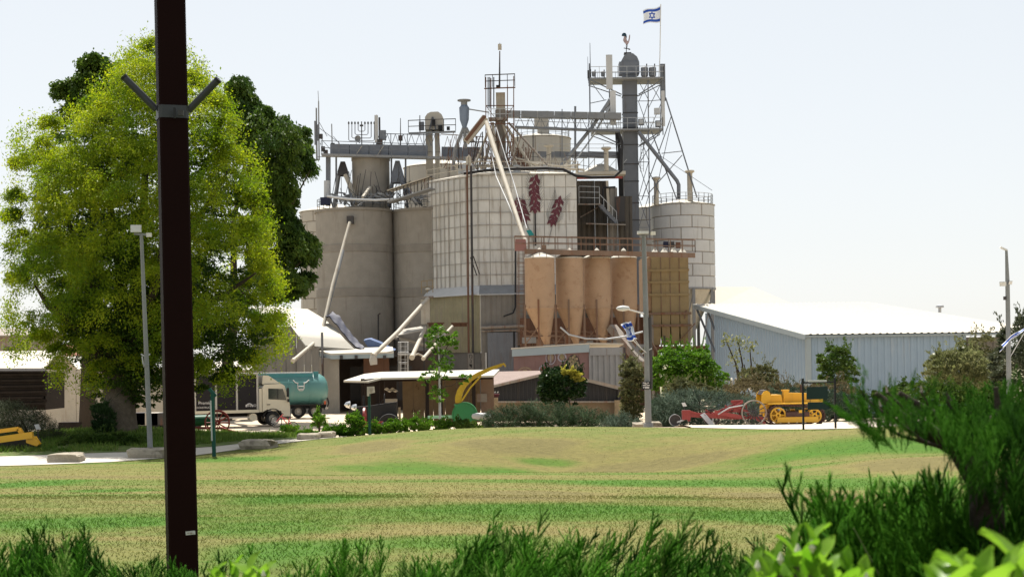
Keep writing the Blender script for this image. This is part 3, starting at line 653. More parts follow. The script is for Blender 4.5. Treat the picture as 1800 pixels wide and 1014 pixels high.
# --- four orange bins
prev = None
BINS = [(951, 26.2, 126), (1003.5, 24.3, 128), (1052, 23.8, 130), (1099, 22.8, 132)]
labs = ['first orange bin in the row, beside the caged ladder', 'second orange bin from the caged ladder', 'third orange bin from the caged ladder, flecked with pale scuffs', 'orange bin at the lamp post end of the row, beside the square ochre bin']
for (px, rp, D), lab in zip(BINS, labs):
    c = P(px, HY, D); R = S(rp, D); zt_, zc, zp = Z(452, D - R, px), Z(541, D - R, px), Z(606, D - R, px); c.z = gz(c.x, c.y)
    t = thing('feed_bin', lab, 'silo', c, 'row of four orange hopper bins')
    mt = m_orange if px != 1052 else M('scuffed_orange_paint', (.375, .25, .158), .7, stain=(.22, .115, .065), amt=.45, cover=.52, streak=False, var=.12, spots=(.40, .31, .22))
    G().lathe([(R, zc), (R, zt_)], (c.x, c.y, 0), 48).out('body', mt, t, True)
    g = G(); n = 48; ex = R * .42; rb = R * .17        # the cone leans towards one side
    g.add([(c.x + R * math.cos(2 * math.pi * i / n), c.y + R * math.sin(2 * math.pi * i / n), zc) for i in range(n)] + [(c.x + ex + rb * math.cos(2 * math.pi * i / n), c.y + rb * math.sin(2 * math.pi * i / n), zp) for i in range(n)], [(i + n, (i + 1) % n + n, (i + 1) % n, i) for i in range(n)])
    g.out('cone', mt, t, True)
    G().lathe([(R + .03, zc - .05), (R + .05, zc), (R + .03, zc + .05)], (c.x, c.y, 0), 48).out('weld_ring', mt, t, True)
    G().lathe([(R + .04, zt_ - .05), (R + .05, zt_ + .03), (R * .2, zt_ + .52), (.02, zt_ + .54)], (c.x, c.y, 0), 48).out('roof', m_white, t, True, ang=25)
    G().lathe([(.22, zt_ + .5), (.22, zt_ + .66), (.02, zt_ + .86)], (c.x, c.y, 0), 16).out('cap', m_white, t, True, ang=30)
    G().lathe([(rb, zp - .35), (rb + .1, zp - .3), (rb + .1, zp), (rb, zp)], (c.x + ex, c.y, 0), 16).out('outlet', m_steel2, t, True, ang=30)
    g = G()
    for s in (-1, 1):
        for d in (-1, 1): pass
    for s, d in ((-1, -.25), (-.13, -1.02), (1, -.25), (.1, 1)):
        x, y = c.x + s * R * 1.03, c.y + d * R; G().bar((x, y, c.z - .2), (x, y, zc + (.7 if abs(d) > .5 else .3)), .14).out('leg', m_brownst, t)
    zb_ = Z(590, D - R, px); g.bar((c.x - R, c.y - R * .3, zb_), (c.x + R, c.y - R * .3, zb_), .1); g.bar((c.x - R, c.y - R * .3, zb_ - .6), (c.x - .1 * R, c.y - R, zb_ + .8), .07); g.bar((c.x - R, c.y + R * .5, zb_ + .5), (c.x + R, c.y + R * .5, zb_ - .6), .07)
    g.out('cross_brace', m_brownst, t)
    g = G()
    for k in (-1, 0, 1): g.bar((c.x + .45 * R * k, c.y - R * .93, zt_ - .12), (c.x + .45 * R * k, c.y - R * .8, zt_ + .42), .05)
    g.out('roof_strut', m_brownst, t)
g = G(); t = thing('blower_duct', 'long bent pipe slung between the legs under the orange bins', 'pipe', P(1000, 600, 125))
G().tube([P(x, y, 124) for x, y in ((985, 575), (1000, 588), (1030, 595), (1065, 596), (1095, 592), (1130, 583))], .07, 8).out('pipe', m_galv, t, True)
# pipework and dark back wall under the bins
t = thing('bin_undercroft', 'shadowed brown machinery and pipes behind the legs of the orange bins', 'machinery', P(1020, 640, 135))
G().corr(V2(P(905, 0, 136.5)), V2(P(1150, 0, 138)), .2, Z(560, 137), None, .5, .05).out('back_wall', m_rusty, t)
for k in range(9):
    px = 930 + k * 25; G().box(P(px, 598 + 6 * (k % 3), 131), (1.2, .8, .5 + .3 * (k % 2))).out('gearbox', m_brownst if k % 2 else m_steel2, t)
g = G()
for k in range(14): g.tube([P(920 + k * 17, 580 + RNG.integers(0, 20), 131.5), P(930 + k * 17 + RNG.integers(-12, 20), 640, 131)], .05 + .06 * RNG.random(), 6)
for k in range(5): g.bar(P(925, 582 + 9 * k, 133), P(1120, 584 + 9 * k, 133), .1)
g.out('pipework', m_brownst, t, kind='stuff')
g = G(); g.bar(P(1075, 575, 129.5), P(1130, 640, 127), .8, .6); g.out('chute', m_rib, t)

# --- square ochre bin
D = 134
SQ = thing('ochre_bin', 'square ochre bin with four hopper bottoms standing behind the lamp post', 'silo', gnd(1165, D + 2))
x0, x1, x2 = P(1122, 0, D), P(1138, 0, D), P(1203, 0, D); yb_ = D + 3.6
zt_, zm, zl = Z(449, D, 1165), Z(552, D, 1165), Z(606, D, 1165)
G().slab([(x1.x, D, zm), (x2.x, D, zm), (x2.x, yb_, zm), (x1.x, yb_, zm)], (0, 0, zt_ - zm)).out('body', m_ochre, SQ)
G().slab([(x0.x, D + .3, zm + .3), (x1.x - .01, D + .3, zm + .3), (x1.x - .01, yb_, zm + .3), (x0.x, yb_, zm + .3)], (0, 0, zt_ - zm - .5)).out('side_bay', m_orange, SQ)
for py in (475, 496, 518, 551, 572):
    w_ = .3 if py > 550 else 0; G().box(((x1.x + x2.x) / 2 - .3, D - .06, Z(py, D, 1165)), (x2.x - x1.x + .7 + w_, .14, .2)).out('rib', m_brownst if py > 550 else m_ochre, SQ)
for k in range(1, 4):
    x = x1.x + (x2.x - x1.x) * k / 4; G().box((x, D - .02, (zm + zt_) / 2), (.06, .05, zt_ - zm - .1)).out('seam', m_brownst, SQ)
wq = (x2.x - x1.x) / 4
for k in range(4):
    xa, xb = x1.x + wq * k + .02, x1.x + wq * (k + 1) - .02; cx = (xa + xb) / 2; q = .2; zk = zm - .02; ze = zl
    g = G(); g.add([(xa, D + .02, zk), (xb, D + .02, zk), (xb, yb_, zk), (xa, yb_, zk), (cx - q * 1.6, D + .1, ze), (cx + q * 1.6, D + .1, ze), (cx + q, D + 2.0, ze), (cx - q, D + 2.0, ze)], [(0, 1, 5, 4), (1, 2, 6, 5), (2, 3, 7, 6), (3, 0, 4, 7), (7, 6, 5, 4)]); g.out('hopper', m_ochre, SQ)
    G().lathe([(.36, zt_ + .02), (.36, zt_ + .3), (.1, zt_ + .62), (.1, zt_ + .75), (.02, zt_ + .75)], (cx, D + .9, 0), 16).out('lid', m_white, SQ, True, ang=30)
G().slab([(x1.x - .1, D - .1, zt_), (x2.x + .1, D - .1, zt_), (x2.x + .1, yb_, zt_), (x1.x - .1, yb_, zt_)], (0, 0, .05)).out('top_plate', m_white, SQ)
for xx_, yy_ in ((x1.x, D + .1), (x2.x, D + .1), (x1.x, yb_ - .1), (x2.x, yb_ - .1)):
    G().bar((xx_, yy_, gz(xx_, yy_) - .2), (xx_, yy_, zm), .22).out('leg', m_rib, SQ)
G().bar((x1.x, D, zl - .3), (x2.x + 1.5, D, zl - .3), .5, .35).out('collecting_beam', m_rusty, SQ)
g = G(); g.bar(P(1222, 568, D), P(1188, 606, D), .09); g.bar(P(1203, 550, D), P(1208, 545, D), .1); g.bar(P(1205, 545, D), P(1203, 560, D), .12); g.out('brace', m_brownst, SQ)
G().bar(P(1168, 640, D - 1), P(1168, 590, D - 1), .16).out('standpipe', m_dark, SQ)

# --- catwalk over the orange bins
D = 125.2
CW = thing('catwalk', 'long rust-brown catwalk with railings running above the four orange bins', 'walkway', P(1060, 445, D))
G().slab([P(922, 440, D), P(1222, 447, D + 6), P(1222, 447, D + 8), P(922, 440, D + 2)], (0, 0, -.12)).out('deck', m_brownst, CW)
a, b = P(922, 437.5, D - .05), P(1222, 444.5, D + 5.9); G().slab([a, b, b + Vector((0, 0, -.42)), a + Vector((0, 0, -.42))], (0, .08, 0)).out('side_beam', m_brownst, CW)
a, b = P(905, 439, D), P(1222, 444, D + 6); G().rail([a, b], 1.05, 1.15, .03).out('railing', m_brownst, CW)
a, b = P(905, 437, D + 2), P(1222, 442, D + 8); G().rail([a, b], 1.05, 1.3, .03).out('railing', m_brownst, CW)
g = G(); g.rail([P(1222, 444, D + 6), P(1222, 442, D + 8)], 1.05, 1.0, .03); g.out('end_rail', m_brownst, CW)
G().slab([P(906, 420, D + .4), P(924, 420, D + .4), P(926, 441, D + .4), P(905, 441, D + .4)], (0, .1, 0)).out('splash_plate', M('faded_pink_sheet', (.28, .14, .125), .8, stain=(.2, .2, .19), amt=.5), CW)
g = G()
for k in range(5): g.box(P(940 + 60 * k, 447, D + 1.2 * k + 1), (.3, .3, .4))
g.out('hanger', m_rusty, CW)
g = G()
g.box(P(956, 435, D + .8), (.4, .3, .4)); g.out('junction_box', m_brownst, CW)
for k, (px, py) in enumerate(((1170, 430), (1181, 430), (1192, 431))): G().box(P(px, py, D + 7), (.4, .4, .5)).out('motor', (m_tarp, m_dark, m_rusty)[k], CW)
t = thing('teal_box', 'small teal-fronted box fixed to the white silo above the catwalk', 'box', P(931, 409, D0 - .4))
G().slab([P(925, 405, D0 - .9), P(933, 404, D0 - .9), P(939, 413, D0 - .9), P(930, 414, D0 - .9)], (0, .5, 0)).out('housing', m_teal, t)

# --- panelled silo on the right and the one behind it
t, c, R, zt, zb = panel_silo(1204, 54.5, 357, 506, 152, 7, 9, m_panel2, 'grey-white panelled hopper silo standing between the tower and the blue-grey shed', roofh=.2)
G().lathe([(R - .02, zb), (.5, zb - R * 1.75)], (c.x, c.y, 0), 48).out('hopper_cone', M('cream_cone_sheet', (.50, .46, .38), .7, stain=(.35, .3, .24), amt=.6), t, True)
G().lathe([(R + .02, zb - .12), (R + .1, zb - .1), (R + .1, zb + .06), (R + .02, zb + .08)], (c.x, c.y, 0), 48).out('ring_beam', m_steel2, t, True, ang=30)
for k in range(8):
    a = k * math.pi / 4 + .2; x, y = c.x + R * math.cos(a), c.y + R * math.sin(a); G().bar((x, y, gz(x, y) - .2), (x, y, zb), .28).out('leg', m_steel2, t)
    a2 = a + math.pi / 4; x2, y2 = c.x + R * math.cos(a2), c.y + R * math.sin(a2)
    if k in (3, 4, 5, 6, 7): G().bar((x, y, gz(x, y) + 1.5), (x2, y2, zb - .4), .1).out('brace', m_steel2, t)
g = G(); g.rail(circ(c, R - .1, zt, 28), 1.05, 1.1, .022, 2); g.out('railing', m_galv, t)
for px, yt, yb2, s in ((1213, 302, 352, .26), (1154, 314, 355, .24)):
    q = P(px, yb2, 150); q2 = P(px, yt, 150); v = thing('vent_stack', 'mushroom-capped vent pipe on top of the grey-white panelled silo' if px > 1200 else 'shorter mushroom-capped vent pipe beside the panelled silo near the tower', 'vent', q, 'vent pipes on the silo roofs')
    G().lathe([(s, q.z - .3), (s, q2.z - .2)], (q.x, q.y, 0), 16).out('pipe', m_cream, v, True); G().lathe([(s * .9, q2.z - .2), (s * 1.9, q2.z), (s * 1.7, q2.z + .12), (.02, q2.z + .2)], (q.x, q.y, 0), 16).out('cap', m_cream, v, True, ang=30)
panel_silo(1152, 40, 364, 520, 160, 7, 8, m_panel2, 'grey panelled silo largely hidden behind the tower shaft and the right hopper silo')

# --- dark corrugated stair house between white silo and tower
D = 148
ST = thing('stair_house', 'dim corrugated stair house with outside stairs between the white silo and the tower', 'building', gnd(1060, D))
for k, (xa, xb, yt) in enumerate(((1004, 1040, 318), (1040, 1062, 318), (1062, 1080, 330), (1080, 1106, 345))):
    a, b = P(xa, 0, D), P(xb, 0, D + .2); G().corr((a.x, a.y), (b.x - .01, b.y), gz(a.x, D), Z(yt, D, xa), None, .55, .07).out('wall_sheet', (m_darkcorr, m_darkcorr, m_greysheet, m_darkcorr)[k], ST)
G().box(P(1056, 308, D + 1.5), (4.6, 3.6, .3)).out('roof_slab', m_white, ST)
G().box(P(1054, 312.5, D - .4), (4.4, .2, .22)).out('red_beam', M('dull_red_paint', (.28, .06, .05), .7), ST)
c = P(1056, 305, D + 3.0); R = S(36, D + 3)
G().lathe([(R, c.z - .2), (R, c.z), (R * .4, c.z + .75), (.1, c.z + .95)], (c.x, c.y, 0), 40).out('dome_roof', m_white, ST, True, ang=20)
G().slab([P(1016, 358, D - 1.8), P(1056, 358, D - 1.8), P(1056, 358, D - .1), P(1016, 358, D - .1)], (0, 0, -.12)).out('landing', m_rib, ST)
G().rail([P(1018, 357, D - 1.8), P(1054, 358, D - 1.8)], 1.6, 1.4, .025, 2).out('railing', m_galv, ST)
a, b = P(1054, 360, D - 1.4), P(1084, 391, D - 1.4)
g = G(); g.bar(a, b, .08, .3); g.bar(a + Vector((0, .9, 0)), b + Vector((0, .9, 0)), .08, .3); g.out('stringer', m_steel, ST)
for k in range(7): G().box(a.lerp(b, (k + .5) / 7) + Vector((0, .45, .08)), (.42, .85, .05)).out('stair_tread', m_galv, ST)
g = G(); u = Vector((0, 0, 1.0)); g.bar(a + u, b + u, .06); [g.bar(a.lerp(b, k / 4), a.lerp(b, k / 4) + u, .05) for k in range(5)]; g.out('stair_rail', m_galv, ST)
G().slab([P(1030, 392, D - 1.6), P(1100, 394, D - 1.6), P(1100, 394, D - .1), P(1030, 392, D - .1)], (0, 0, -.12)).out('landing', m_rib, ST)
G().box(P(1090, 368, D - .05), (.9, .1, 2.4)).out('doorway', m_dark, ST)
g = G(); g.bar(P(1060, 362, D - .5), P(1060, 331, D - .5), .12); g.tube([P(1060, 365, D - .6), P(1060, 332, D - .6), P(1062, 330, D - .6), P(1082, 329, D - .6)], .09, 6); g.out('handrail_pipe', m_black, ST)
g = G(); g.bar(P(1067, 318, D - .4), P(1070, 372, D - .4), .25); g.out('corner_post', m_cream, ST)
g = G(); g.bar(P(1020, 382, D - .3), P(1052, 364, D - .3), .09); g.out('brace', m_rib, ST)

# --- the tall tower (bucket elevator) with its platforms, lattice and aerials
D = 151
TW = thing('elevator_tower', 'tallest grey steel elevator tower with two railed platforms and lattice legs', 'tower', gnd(1110, D))
a, b = P(1113, 420, D), P(1107, 130, D)
cx, cx2 = P(1111, 420, D).x, P(1107, 200, D).x
cxm = (cx + cx2) / 2; w = S(25, D)
zl, zu = gz(cxm, D), Z(128, D, 1107)
zseg = [zl, Z(420, D, 1110), Z(388, D, 1110), Z(358, D, 1110), Z(320, D, 1110), Z(290, D, 1110), Z(256, D, 1110), Z(226, D, 1110), Z(200, D, 1110), Z(170, D, 1110), zu]
for i, (p, q) in enumerate(zip(zseg, zseg[1:])):
    G().box((cxm, D, (p + q) / 2), (w, w * .9, q - p - .04)).out('shaft_section', m_steel, TW)
for z in zseg[1:-1]: G().box((cxm, D, z), (w + .1, w * .9 + .1, .07)).out('flange', m_dark, TW)
g = G(); hx, hz = cxm - .05, Z(112, D, 1107)
hw = S(17.5, D); g.box((hx, D, (zu + hz) / 2 - .1), (hw * 2, 1.5, hz - zu + .3)); g.out('head_box', m_steel, TW)
zt_ = Z(96, D, 1103); prof = [(-hw * .9, hz - .05), (-hw * .45, zt_ - .15), (-hw * .2, zt_), (hw * .4, zt_ - .02), (hw * .8, zt_ - .35), (hw * .97, hz + .15), (hw * .97, hz - .05)]
g = G(); g.slab([(hx + x, D - .6, z) for x, z in prof], (0, 1.2, 0)); g.out('head_hood', m_steel, TW)
G().box((hx - .1, D, zt_ + .07), (.7, .7, .14)).out('hood_cap', m_dark, TW)
def platform(px0, px1, py, dy, nm='platform'):
    p0, p1 = P(px0, py, D), P(px1, py - 1.5, D)
    G().slab([(p0.x, D - dy, p0.z), (p1.x, D - dy, p1.z), (p1.x, D + dy, p1.z), (p0.x, D + dy, p0.z)], (0, 0, -.16)).out(nm, m_steel2, TW)
    G().rail([(p0.x, D - dy, p0.z), (p1.x, D - dy, p1.z), (p1.x, D + dy, p1.z), (p0.x, D + dy, p0.z), (p0.x, D - dy, p0.z)], 1.05, .85, .022).out('railing', m_galv, TW)
    g = G()
    for s in (-1, 1):
        e = p0 if s < 0 else p1; g.bar((e.x, D - dy, e.z - .2), (cxm + s * w * .6, D - dy * .3, e.z - 1.5), .09); g.bar((e.x, D + dy, e.z - .2), (cxm + s * w * .6, D + dy * .3, e.z - 1.5), .09)
    g.out('platform_brace', m_steel, TW)
platform(1036, 1164, 142, 1.6); platform(1040, 1162, 231, 1.5)
# lattice to the right of the shaft
g = G(); F, Bk = D - 1.3, D + 1.5
def L_(pts, r=.045, d=F): g.tube([P(x, y, d) for x, y in pts], r, 5)
for d in (F, Bk):
    L_([(1139, 142), (1142, 420)], .06, d); L_([(1164, 142), (1160, 232)], .05, d)
    ys = [142, 178, 231, 285, 345, 400]
    for y0, y1 in zip(ys, ys[1:]):
        L_([(1122, y0), (1141, y1)], .035, d); L_([(1140, y0), (1123, y1)], .035, d); L_([(1120, y1), (1142, y1)], .035, d)
    L_([(1140, 142), (1163, 180)], .035, d); L_([(1163, 145), (1140, 190)], .035, d); L_([(1140, 178), (1164, 176)], .035, d); L_([(1141, 231), (1163, 180)], .035, d); L_([(1040, 146), (1062, 176)], .035, d); L_([(1037, 182), (1066, 176)], .04, d)
L_([(1170, 172), (1225, 347)], .07); L_([(1180, 205), (1128, 352)], .05); L_([(1145, 231), (1190, 352)], .06); L_([(1163, 270), (1199, 266)], .045); L_([(1199, 273), (1140, 340)], .05); L_([(1122, 290), (1160, 231)], .04); L_([(1162, 275), (1252, 335)], .025); L_([(1140, 300), (1160, 340)], .04); L_([(1150, 350), (1180, 215)], .035)
L_([(1036, 112), (1037, 198)], .07)
g.out('lattice_leg', m_steel, TW)
G().tube([P(x, y, D - 1.6) for x, y in ((1122, 232), (1160, 280), (1190, 318), (1193, 325), (1193, 350))], .19, 10).out('discharge_spout', m_steel, TW, True)
g = G(); a0, a1 = P(1126, 302, D - 1.2), P(1127, 236, D - 1.2); b0, b1 = P(1131, 302, D - 1.2), P(1132, 236, D - 1.2); g.bar(a0, a1, .05); g.bar(b0, b1, .05)
for k in range(1, 12): g.bar(a0.lerp(a1, k / 12), b0.lerp(b1, k / 12), .03)
g.out('ladder', m_steel2, TW)
ch = thing('tower_chute', 'long slanting grey chute from the tower platform down to the white silo roof', 'chute', P(985, 290, D - 2))
G().tube([P(1071, 178, D - 2), P(1040, 225, D - 3), P(986, 292, D - 5)], .17, 10).out('pipe', m_steel2, ch, True)
G().tube([P(1075, 182, D - 2), P(1045, 236, D - 3), P(998, 300, D - 5)], .08, 8).out('side_pipe', m_galv, ch, True)
G().bar(P(1074, 175, D - 1.6), P(1069, 196, D - 1.8), .45).out('head_joint', m_galv, ch)
cb = thing('cable_bundle', 'thick black cables hanging down beside the tower shaft', 'cable', P(1090, 310, D - 1.2))
for k in range(4): G().tube([P(1082 + k * 2, 228, D - 1.4), P(1084 + 3 * k, 262, D - 1.5), P(1088 + 2 * k, 300, D - 1.4), P(1090 + 2 * k, 400, D - 1.3)], .07, 6).out('cable', m_black, cb, True)
g = G()
for px in (1088, 1094): g.bar(P(px, 228, D - 1), P(px + 2, 420, D - 1), .16)
for k in range(14): g.bar(P(1088, 240 + 13 * k, D - 1), P(1095, 240 + 13 * k, D - 1), .06)
g.out('cable_ladder', m_steel2, cb)
def aerial(px0, px1, y0, y1, d, mat, label):
    q = P((px0 + px1) / 2, y1, d); t = thing('panel_antenna', label, 'antenna', q, 'upright panel antennas'); h = P(px0, y0, d).z - q.z
    lean = (P((px0 + px1) / 2, y0, d).x - q.x)
    G().box((q.x, q.y, q.z + h / 2), (S(px1 - px0, d), .22, h)).out('panel', mat, t)
    G().box((q.x, q.y + .22, q.z + h * .8), (.12, .3, .12)).out('clamp', m_dark, t); G().box((q.x, q.y + .22, q.z + h * .15), (.12, .3, .12)).out('clamp', m_dark, t)
    G().bar((q.x, q.y + .4, q.z - .8), (q.x, q.y + .4, q.z + h + .1), .09).out('mast', m_steel, t)
aerial(1066, 1077, 97, 157, D - 2, m_panel2, 'pale tall panel antenna in front of the tower head')
aerial(1073, 1083, 160, 220, D - 2.1, m_panel2, 'pale panel antenna below the other one, above the lower platform')
aerial(1161, 1170, 113, 178, D - 1, m_steel, 'dark grey panel antenna at the outer corner of the upper tower platform')
aerial(1163, 1169, 160, 222, D - 1.3, m_panel2, 'slim pale antenna under the dark one at the tower corner')
for px, y0, y1, r in ((1038, 76, 140, .05), (1034, 100, 142, .035)):
    q = P(px, y1, D); t = thing('whip_antenna', 'taller thin whip aerial at the corner of the tower platform' if px > 1035 else 'shorter whip aerial at the corner of the tower platform', 'antenna', q, 'whip aerials'); G().tube([q, P(px - 1, y0, D)], [r, r * .5], 6).out('rod', m_steel, t, True); G().box(q + Vector((0, 0, .6)), (.14, .14, .8)).out('base', m_dark, t)
for px, lab in ((1133, 'grey drum on the tower platform nearer the tower head'), (1147, 'grey drum on the tower platform nearer the flag pole'), (1060, 'small dark radio unit on the railing left of the tower head'), (1044, 'small grey radio unit at the corner railing of the tower')):
    q = P(px, 135, D - 1.2); sc = 1 if px > 1100 else .55; t = thing('radio_drum', lab, 'equipment', q, 'radio units on the tower platform')
    G().lathe([(.3 * sc, q.z), (.36 * sc, q.z + .1), (.36 * sc, q.z + .85 * sc), (.3 * sc, q.z + .9 * sc), (.02, q.z + .92 * sc)], (q.x, q.y, 0), 14).out('drum', m_steel, t, True, ang=30); G().bar((q.x + .25 * sc, q.y + .3, q.z - .2), (q.x + .25 * sc, q.y + .3, q.z + 1.3 * sc), .1).out('pole', m_dark, t)
for px, py in ((1155, 196), (1127, 215), (1157, 218)):
    q = P(px, py, D - 1.2); t = thing('equipment_box', {1155: 'pale equipment box inside the tower lattice', 1127: 'grey equipment box by the shaft above the lower tower platform', 1157: 'dark equipment box at the outer edge of the lower tower platform'}[px], 'equipment', q, 'equipment boxes on the tower'); G().box(q, (.55, .4, .6)).out('case', m_panel2 if px == 1155 else m_steel, t); G().box(q + Vector((0, -.21, 0)), (.4, .02, .45)).out('lid', m_galv, t)

# weather vane: a rooster
wv = thing('weather_vane', 'rooster weather vane with dark comb on top of the tower', 'weather vane', P(1100, 92, D))
def flatpoly(name, pts, d, th, mat, parent):
    return G().slab([P(x, y, d) for x, y in pts], (0, th, 0)).out(name, mat, parent)
m_rooster = M('rooster_paint', (.36, .27, .27), .7, var=.3)
flatpoly('body', [(1095.5, 70), (1098, 67), (1101, 69), (1102.5, 72), (1104, 73), (1105, 69), (1106.2, 62), (1107.6, 61), (1107.6, 66), (1106.6, 72), (1105, 76.5), (1102.4, 79), (1099.6, 77), (1096.6, 73.5)], D - .08, .16, m_rooster, wv)
flatpoly('neck', [(1095.3, 71), (1096.6, 66), (1097.6, 62), (1100, 61), (1101.3, 65), (1101.6, 70), (1099, 72.5)], D - .1, .2, m_rooster, wv)
flatpoly('comb', [(1093, 63), (1093.6, 60), (1096, 58.2), (1099, 58.4), (1101, 60.5), (1101.8, 64.5), (1101.6, 68), (1100, 65), (1098, 63.5), (1096.4, 63.6), (1094.6, 63.2)], D - .13, .26, M('comb_dark', (.02, .05, .08), .6), wv)
g = G(); g.bar(P(1101, 78, D), P(1101, 94, D), .07); g.bar(P(1103, 78, D), P(1102, 86, D), .05); g.bar(P(1096.5, 85, D - .1), P(1107, 87, D - .1), .07); g.poly([P(1105, 85, D - .15), P(1108.6, 87.4, D - .15), P(1105, 89, D - .15)]); g.out('arrow_rod', m_dark, wv)

# flags
def flag(label, grid, pole, poler, polemat, W=44, H=30, base=None):
    """grid(u, v) -> point of the cloth; stripes and star are printed on it"""
    t = thing('flag', label, 'flag', base if base is not None else pole[0]); vs = [grid(i / W, j / H) for j in range(H + 1) for i in range(W + 1)]
    fs = [(j * (W + 1) + i, j * (W + 1) + i + 1, (j + 1) * (W + 1) + i + 1, (j + 1) * (W + 1) + i) for j in range(H) for i in range(W)]
    o = G().add(vs, fs).out('cloth', m_flagw, t, True, ang=180); o.data.materials.append(m_blue)
    def tri(x, y, s, up):
        y = y * up; return max(-y - .5 * s, (abs(x) * 1.732 + y) / 2 - .5 * s)
    idx = []
    for j in range(H):
        for i in range(W):
            u, v = ((i + .5) / W - .5) * 1.375, (j + .5) / H - .5; b = .27 < abs(v) < .44
            for up in (1, -1):
                d = tri(u, v, .29, up)
                if -.05 < d < 0.008: b = True
            idx.append(1 if b else 0)
    o.data.polygons.foreach_set('material_index', idx)
    if poler: G().tube(pole, poler, 8).out('pole', polemat, t, True)
    return t
D2 = D + .3
def g1(u, v):
    x = 1161 - 31 * u; yt = 10.5 + 9 * u + 1.6 * math.sin(u * 6); yb = 38.5 + 5 * u + 1.4 * math.sin(u * 6 + .6)
    return P(x + 1.5 * math.sin(v * 3) * u, yt + (yb - yt) * v, D2 + .35 * math.sin(u * 7 + v))
flag('blue and white Israeli flag flying from the slim pole above the tower', g1, [P(1158, 142, D2), P(1160, 100, D2), P(1161.5, 8, D2)], .045, m_whitep)
def g2(u, v):
    cx = 1100 + 14 * v + 2 * math.sin(v * 5); cy = 567 + 31 * v; w = 17 - 4 * math.sin(v * 3.1)
    return P(cx - w * (u - .5) - 1.5 * math.sin(u * 9), cy + 5 * (u - .5) + 1.2 * math.sin(u * 8 + v * 3), 66.5 + .16 * math.sin(u * 11 + v) + .1 * math.sin(v * 5))
def g3(u, v):
    return P(1806 - 46 * u + 3 * math.sin(v * 5), 570 + 34 * u + 13 * v * (.45 + .55 * u) + 2 * math.sin(u * 8), 69.5 + .2 * math.sin(u * 10 + v * 2))

# --- spout tower over the white silo
D = 143
SP = thing('spout_tower', 'rusty open frame tower on the white silo with a railed top platform and slanting spouts', 'tower', P(880, 300, D))
g = G(); xs = [855, 866, 882, 903]; F, Bk = D - 1.2, D + 1.4
for d in (F, Bk):
    for x, yt, yb in ((854, 136, 300), (863, 138, 300), (903, 134, 305), (892, 150, 300)): g.bar(P(x, yb, d), P(x, yt, d), .085)
    for y in (186, 218, 250): g.bar(P(854, y, d), P(903, y, d), .08)
    for y0, y1 in ((186, 218), (218, 250), (250, 296)): g.bar(P(854, y0, d), P(878, y1, d), .05); g.bar(P(903, y0, d), P(880, y1, d), .05)
g.out('frame', m_rusty, SP)
G().slab([P(851, 155, F), P(906, 153, F), P(906, 153, Bk), P(851, 155, Bk)], (0, 0, -.12)).out('platform', m_rusty, SP)
G().rail([P(853, 154, F), P(905, 152, F), P(905, 152, Bk), P(853, 154, Bk), P(853, 154, F)], 1.15, .75, .03).out('railing', m_dark, SP)
G().box(P(880, 182, D), (.85, .8, 1.9)).out('elevator_head', m_cream, SP); G().box(P(880, 167, D), (.4, .5, .35)).out('motor', m_dark, SP)
G().box(P(880, 235, D), (.95, .9, 4.3)).out('elevator_leg', m_rib, SP)
G().box(P(876, 210, D - .7), (1.8, .9, .25)).out('landing', m_rib, SP); G().rail([P(858, 210, D - 1.3), P(900, 209, D - 1.3)], .95, .6, .025).out('railing', m_galv, SP)
g = G(); g.bar(P(872, 152, D), P(879, 152, D), .2); g.tube([P(878, 154, D), P(878.5, 90, D)], [.09, .05], 6); g.out('mast', m_dark, SP)
G().box(P(878.5, 83, D), (.34, .34, .5)).out('beacon', m_cream, SP)
G().tube([P(878.5, 79, D), P(878.5, 76, D)], .03, 5).out('spike', m_dark, SP)
g = G()
for px in (858, 861, 868): g.bar(P(px, 190, D - 1.25), P(px, 136, D - 1.25), .1)
g.out('cable_tray', m_black, SP)
for i, (p, q, r, m) in enumerate(((((866, 216)), (876, 300), .14, m_cream), ((872, 218), (888, 300), .13, m_rib), ((884, 218), (908, 292), .13, m_cream), ((890, 222), (936, 296), .14, m_cream), ((868, 222), (850, 296), .14, m_rib), ((862, 222), (834, 292), .12, m_cream), ((880, 240), (880, 300), .16, m_rib), ((894, 216), (962, 290), .1, m_rib))):
    G().tube([P(*p, D - .6), P(*q, D - 1.6)], r, 8).out('spout', m, SP, True)
g = G()
for i in range(24):
    x = 835 + 95 * RNG.random(); g.bar(P(x, 300, D - 1 + 2 * RNG.random()), P(x + RNG.normal(0, 8), 250 + 28 * RNG.random(), D - 1 + 2 * RNG.random()), .06)
g.out('bracing', m_rusty, SP, kind='stuff')
LS = thing('long_spout', 'long pale spout slanting from the spout tower past the wheat mural to the catwalk', 'chute', P(928, 434, 128))
G().tube([P(855, 215, 140), P(866, 252, 138), P(885, 310, 134.5), P(916, 404, 129), P(926, 430, 127.6)], [.2, .22, .2, .17, .16], 12).out('pipe', m_cream, LS, True)
G().lathe([(.17, -.25), (.22, 0), (.17, .25)], P(925, 427, 127.7), 12).out('coupling', m_whitep, LS, True)
g = G(); g.tube([P(872, 224, 139.5), P(902, 318, 134.5), P(926, 402, 129)], .045, 6); g.tube([P(858, 240, 139.5), P(872, 310, 135.6), P(920, 418, 128.2)], .045, 6); g.tube([P(884, 318, 134.4), P(893, 322, 134.4)], .05, 5); g.out('stay_cable', m_galv, LS)
DC = thing('inclined_conveyor', 'short rusty inclined conveyor climbing to the spout tower above the white silo', 'conveyor', P(830, 245, 141))
a, b = P(819, 250, 141), P(853, 207, 141); G().bar(a, b, .8, .6).out('casing', m_cream, DC); G().bar(a + Vector((0, -.45, .1)), b + Vector((0, -.45, .1)), .06, .3).out('side_guard', m_rusty, DC)
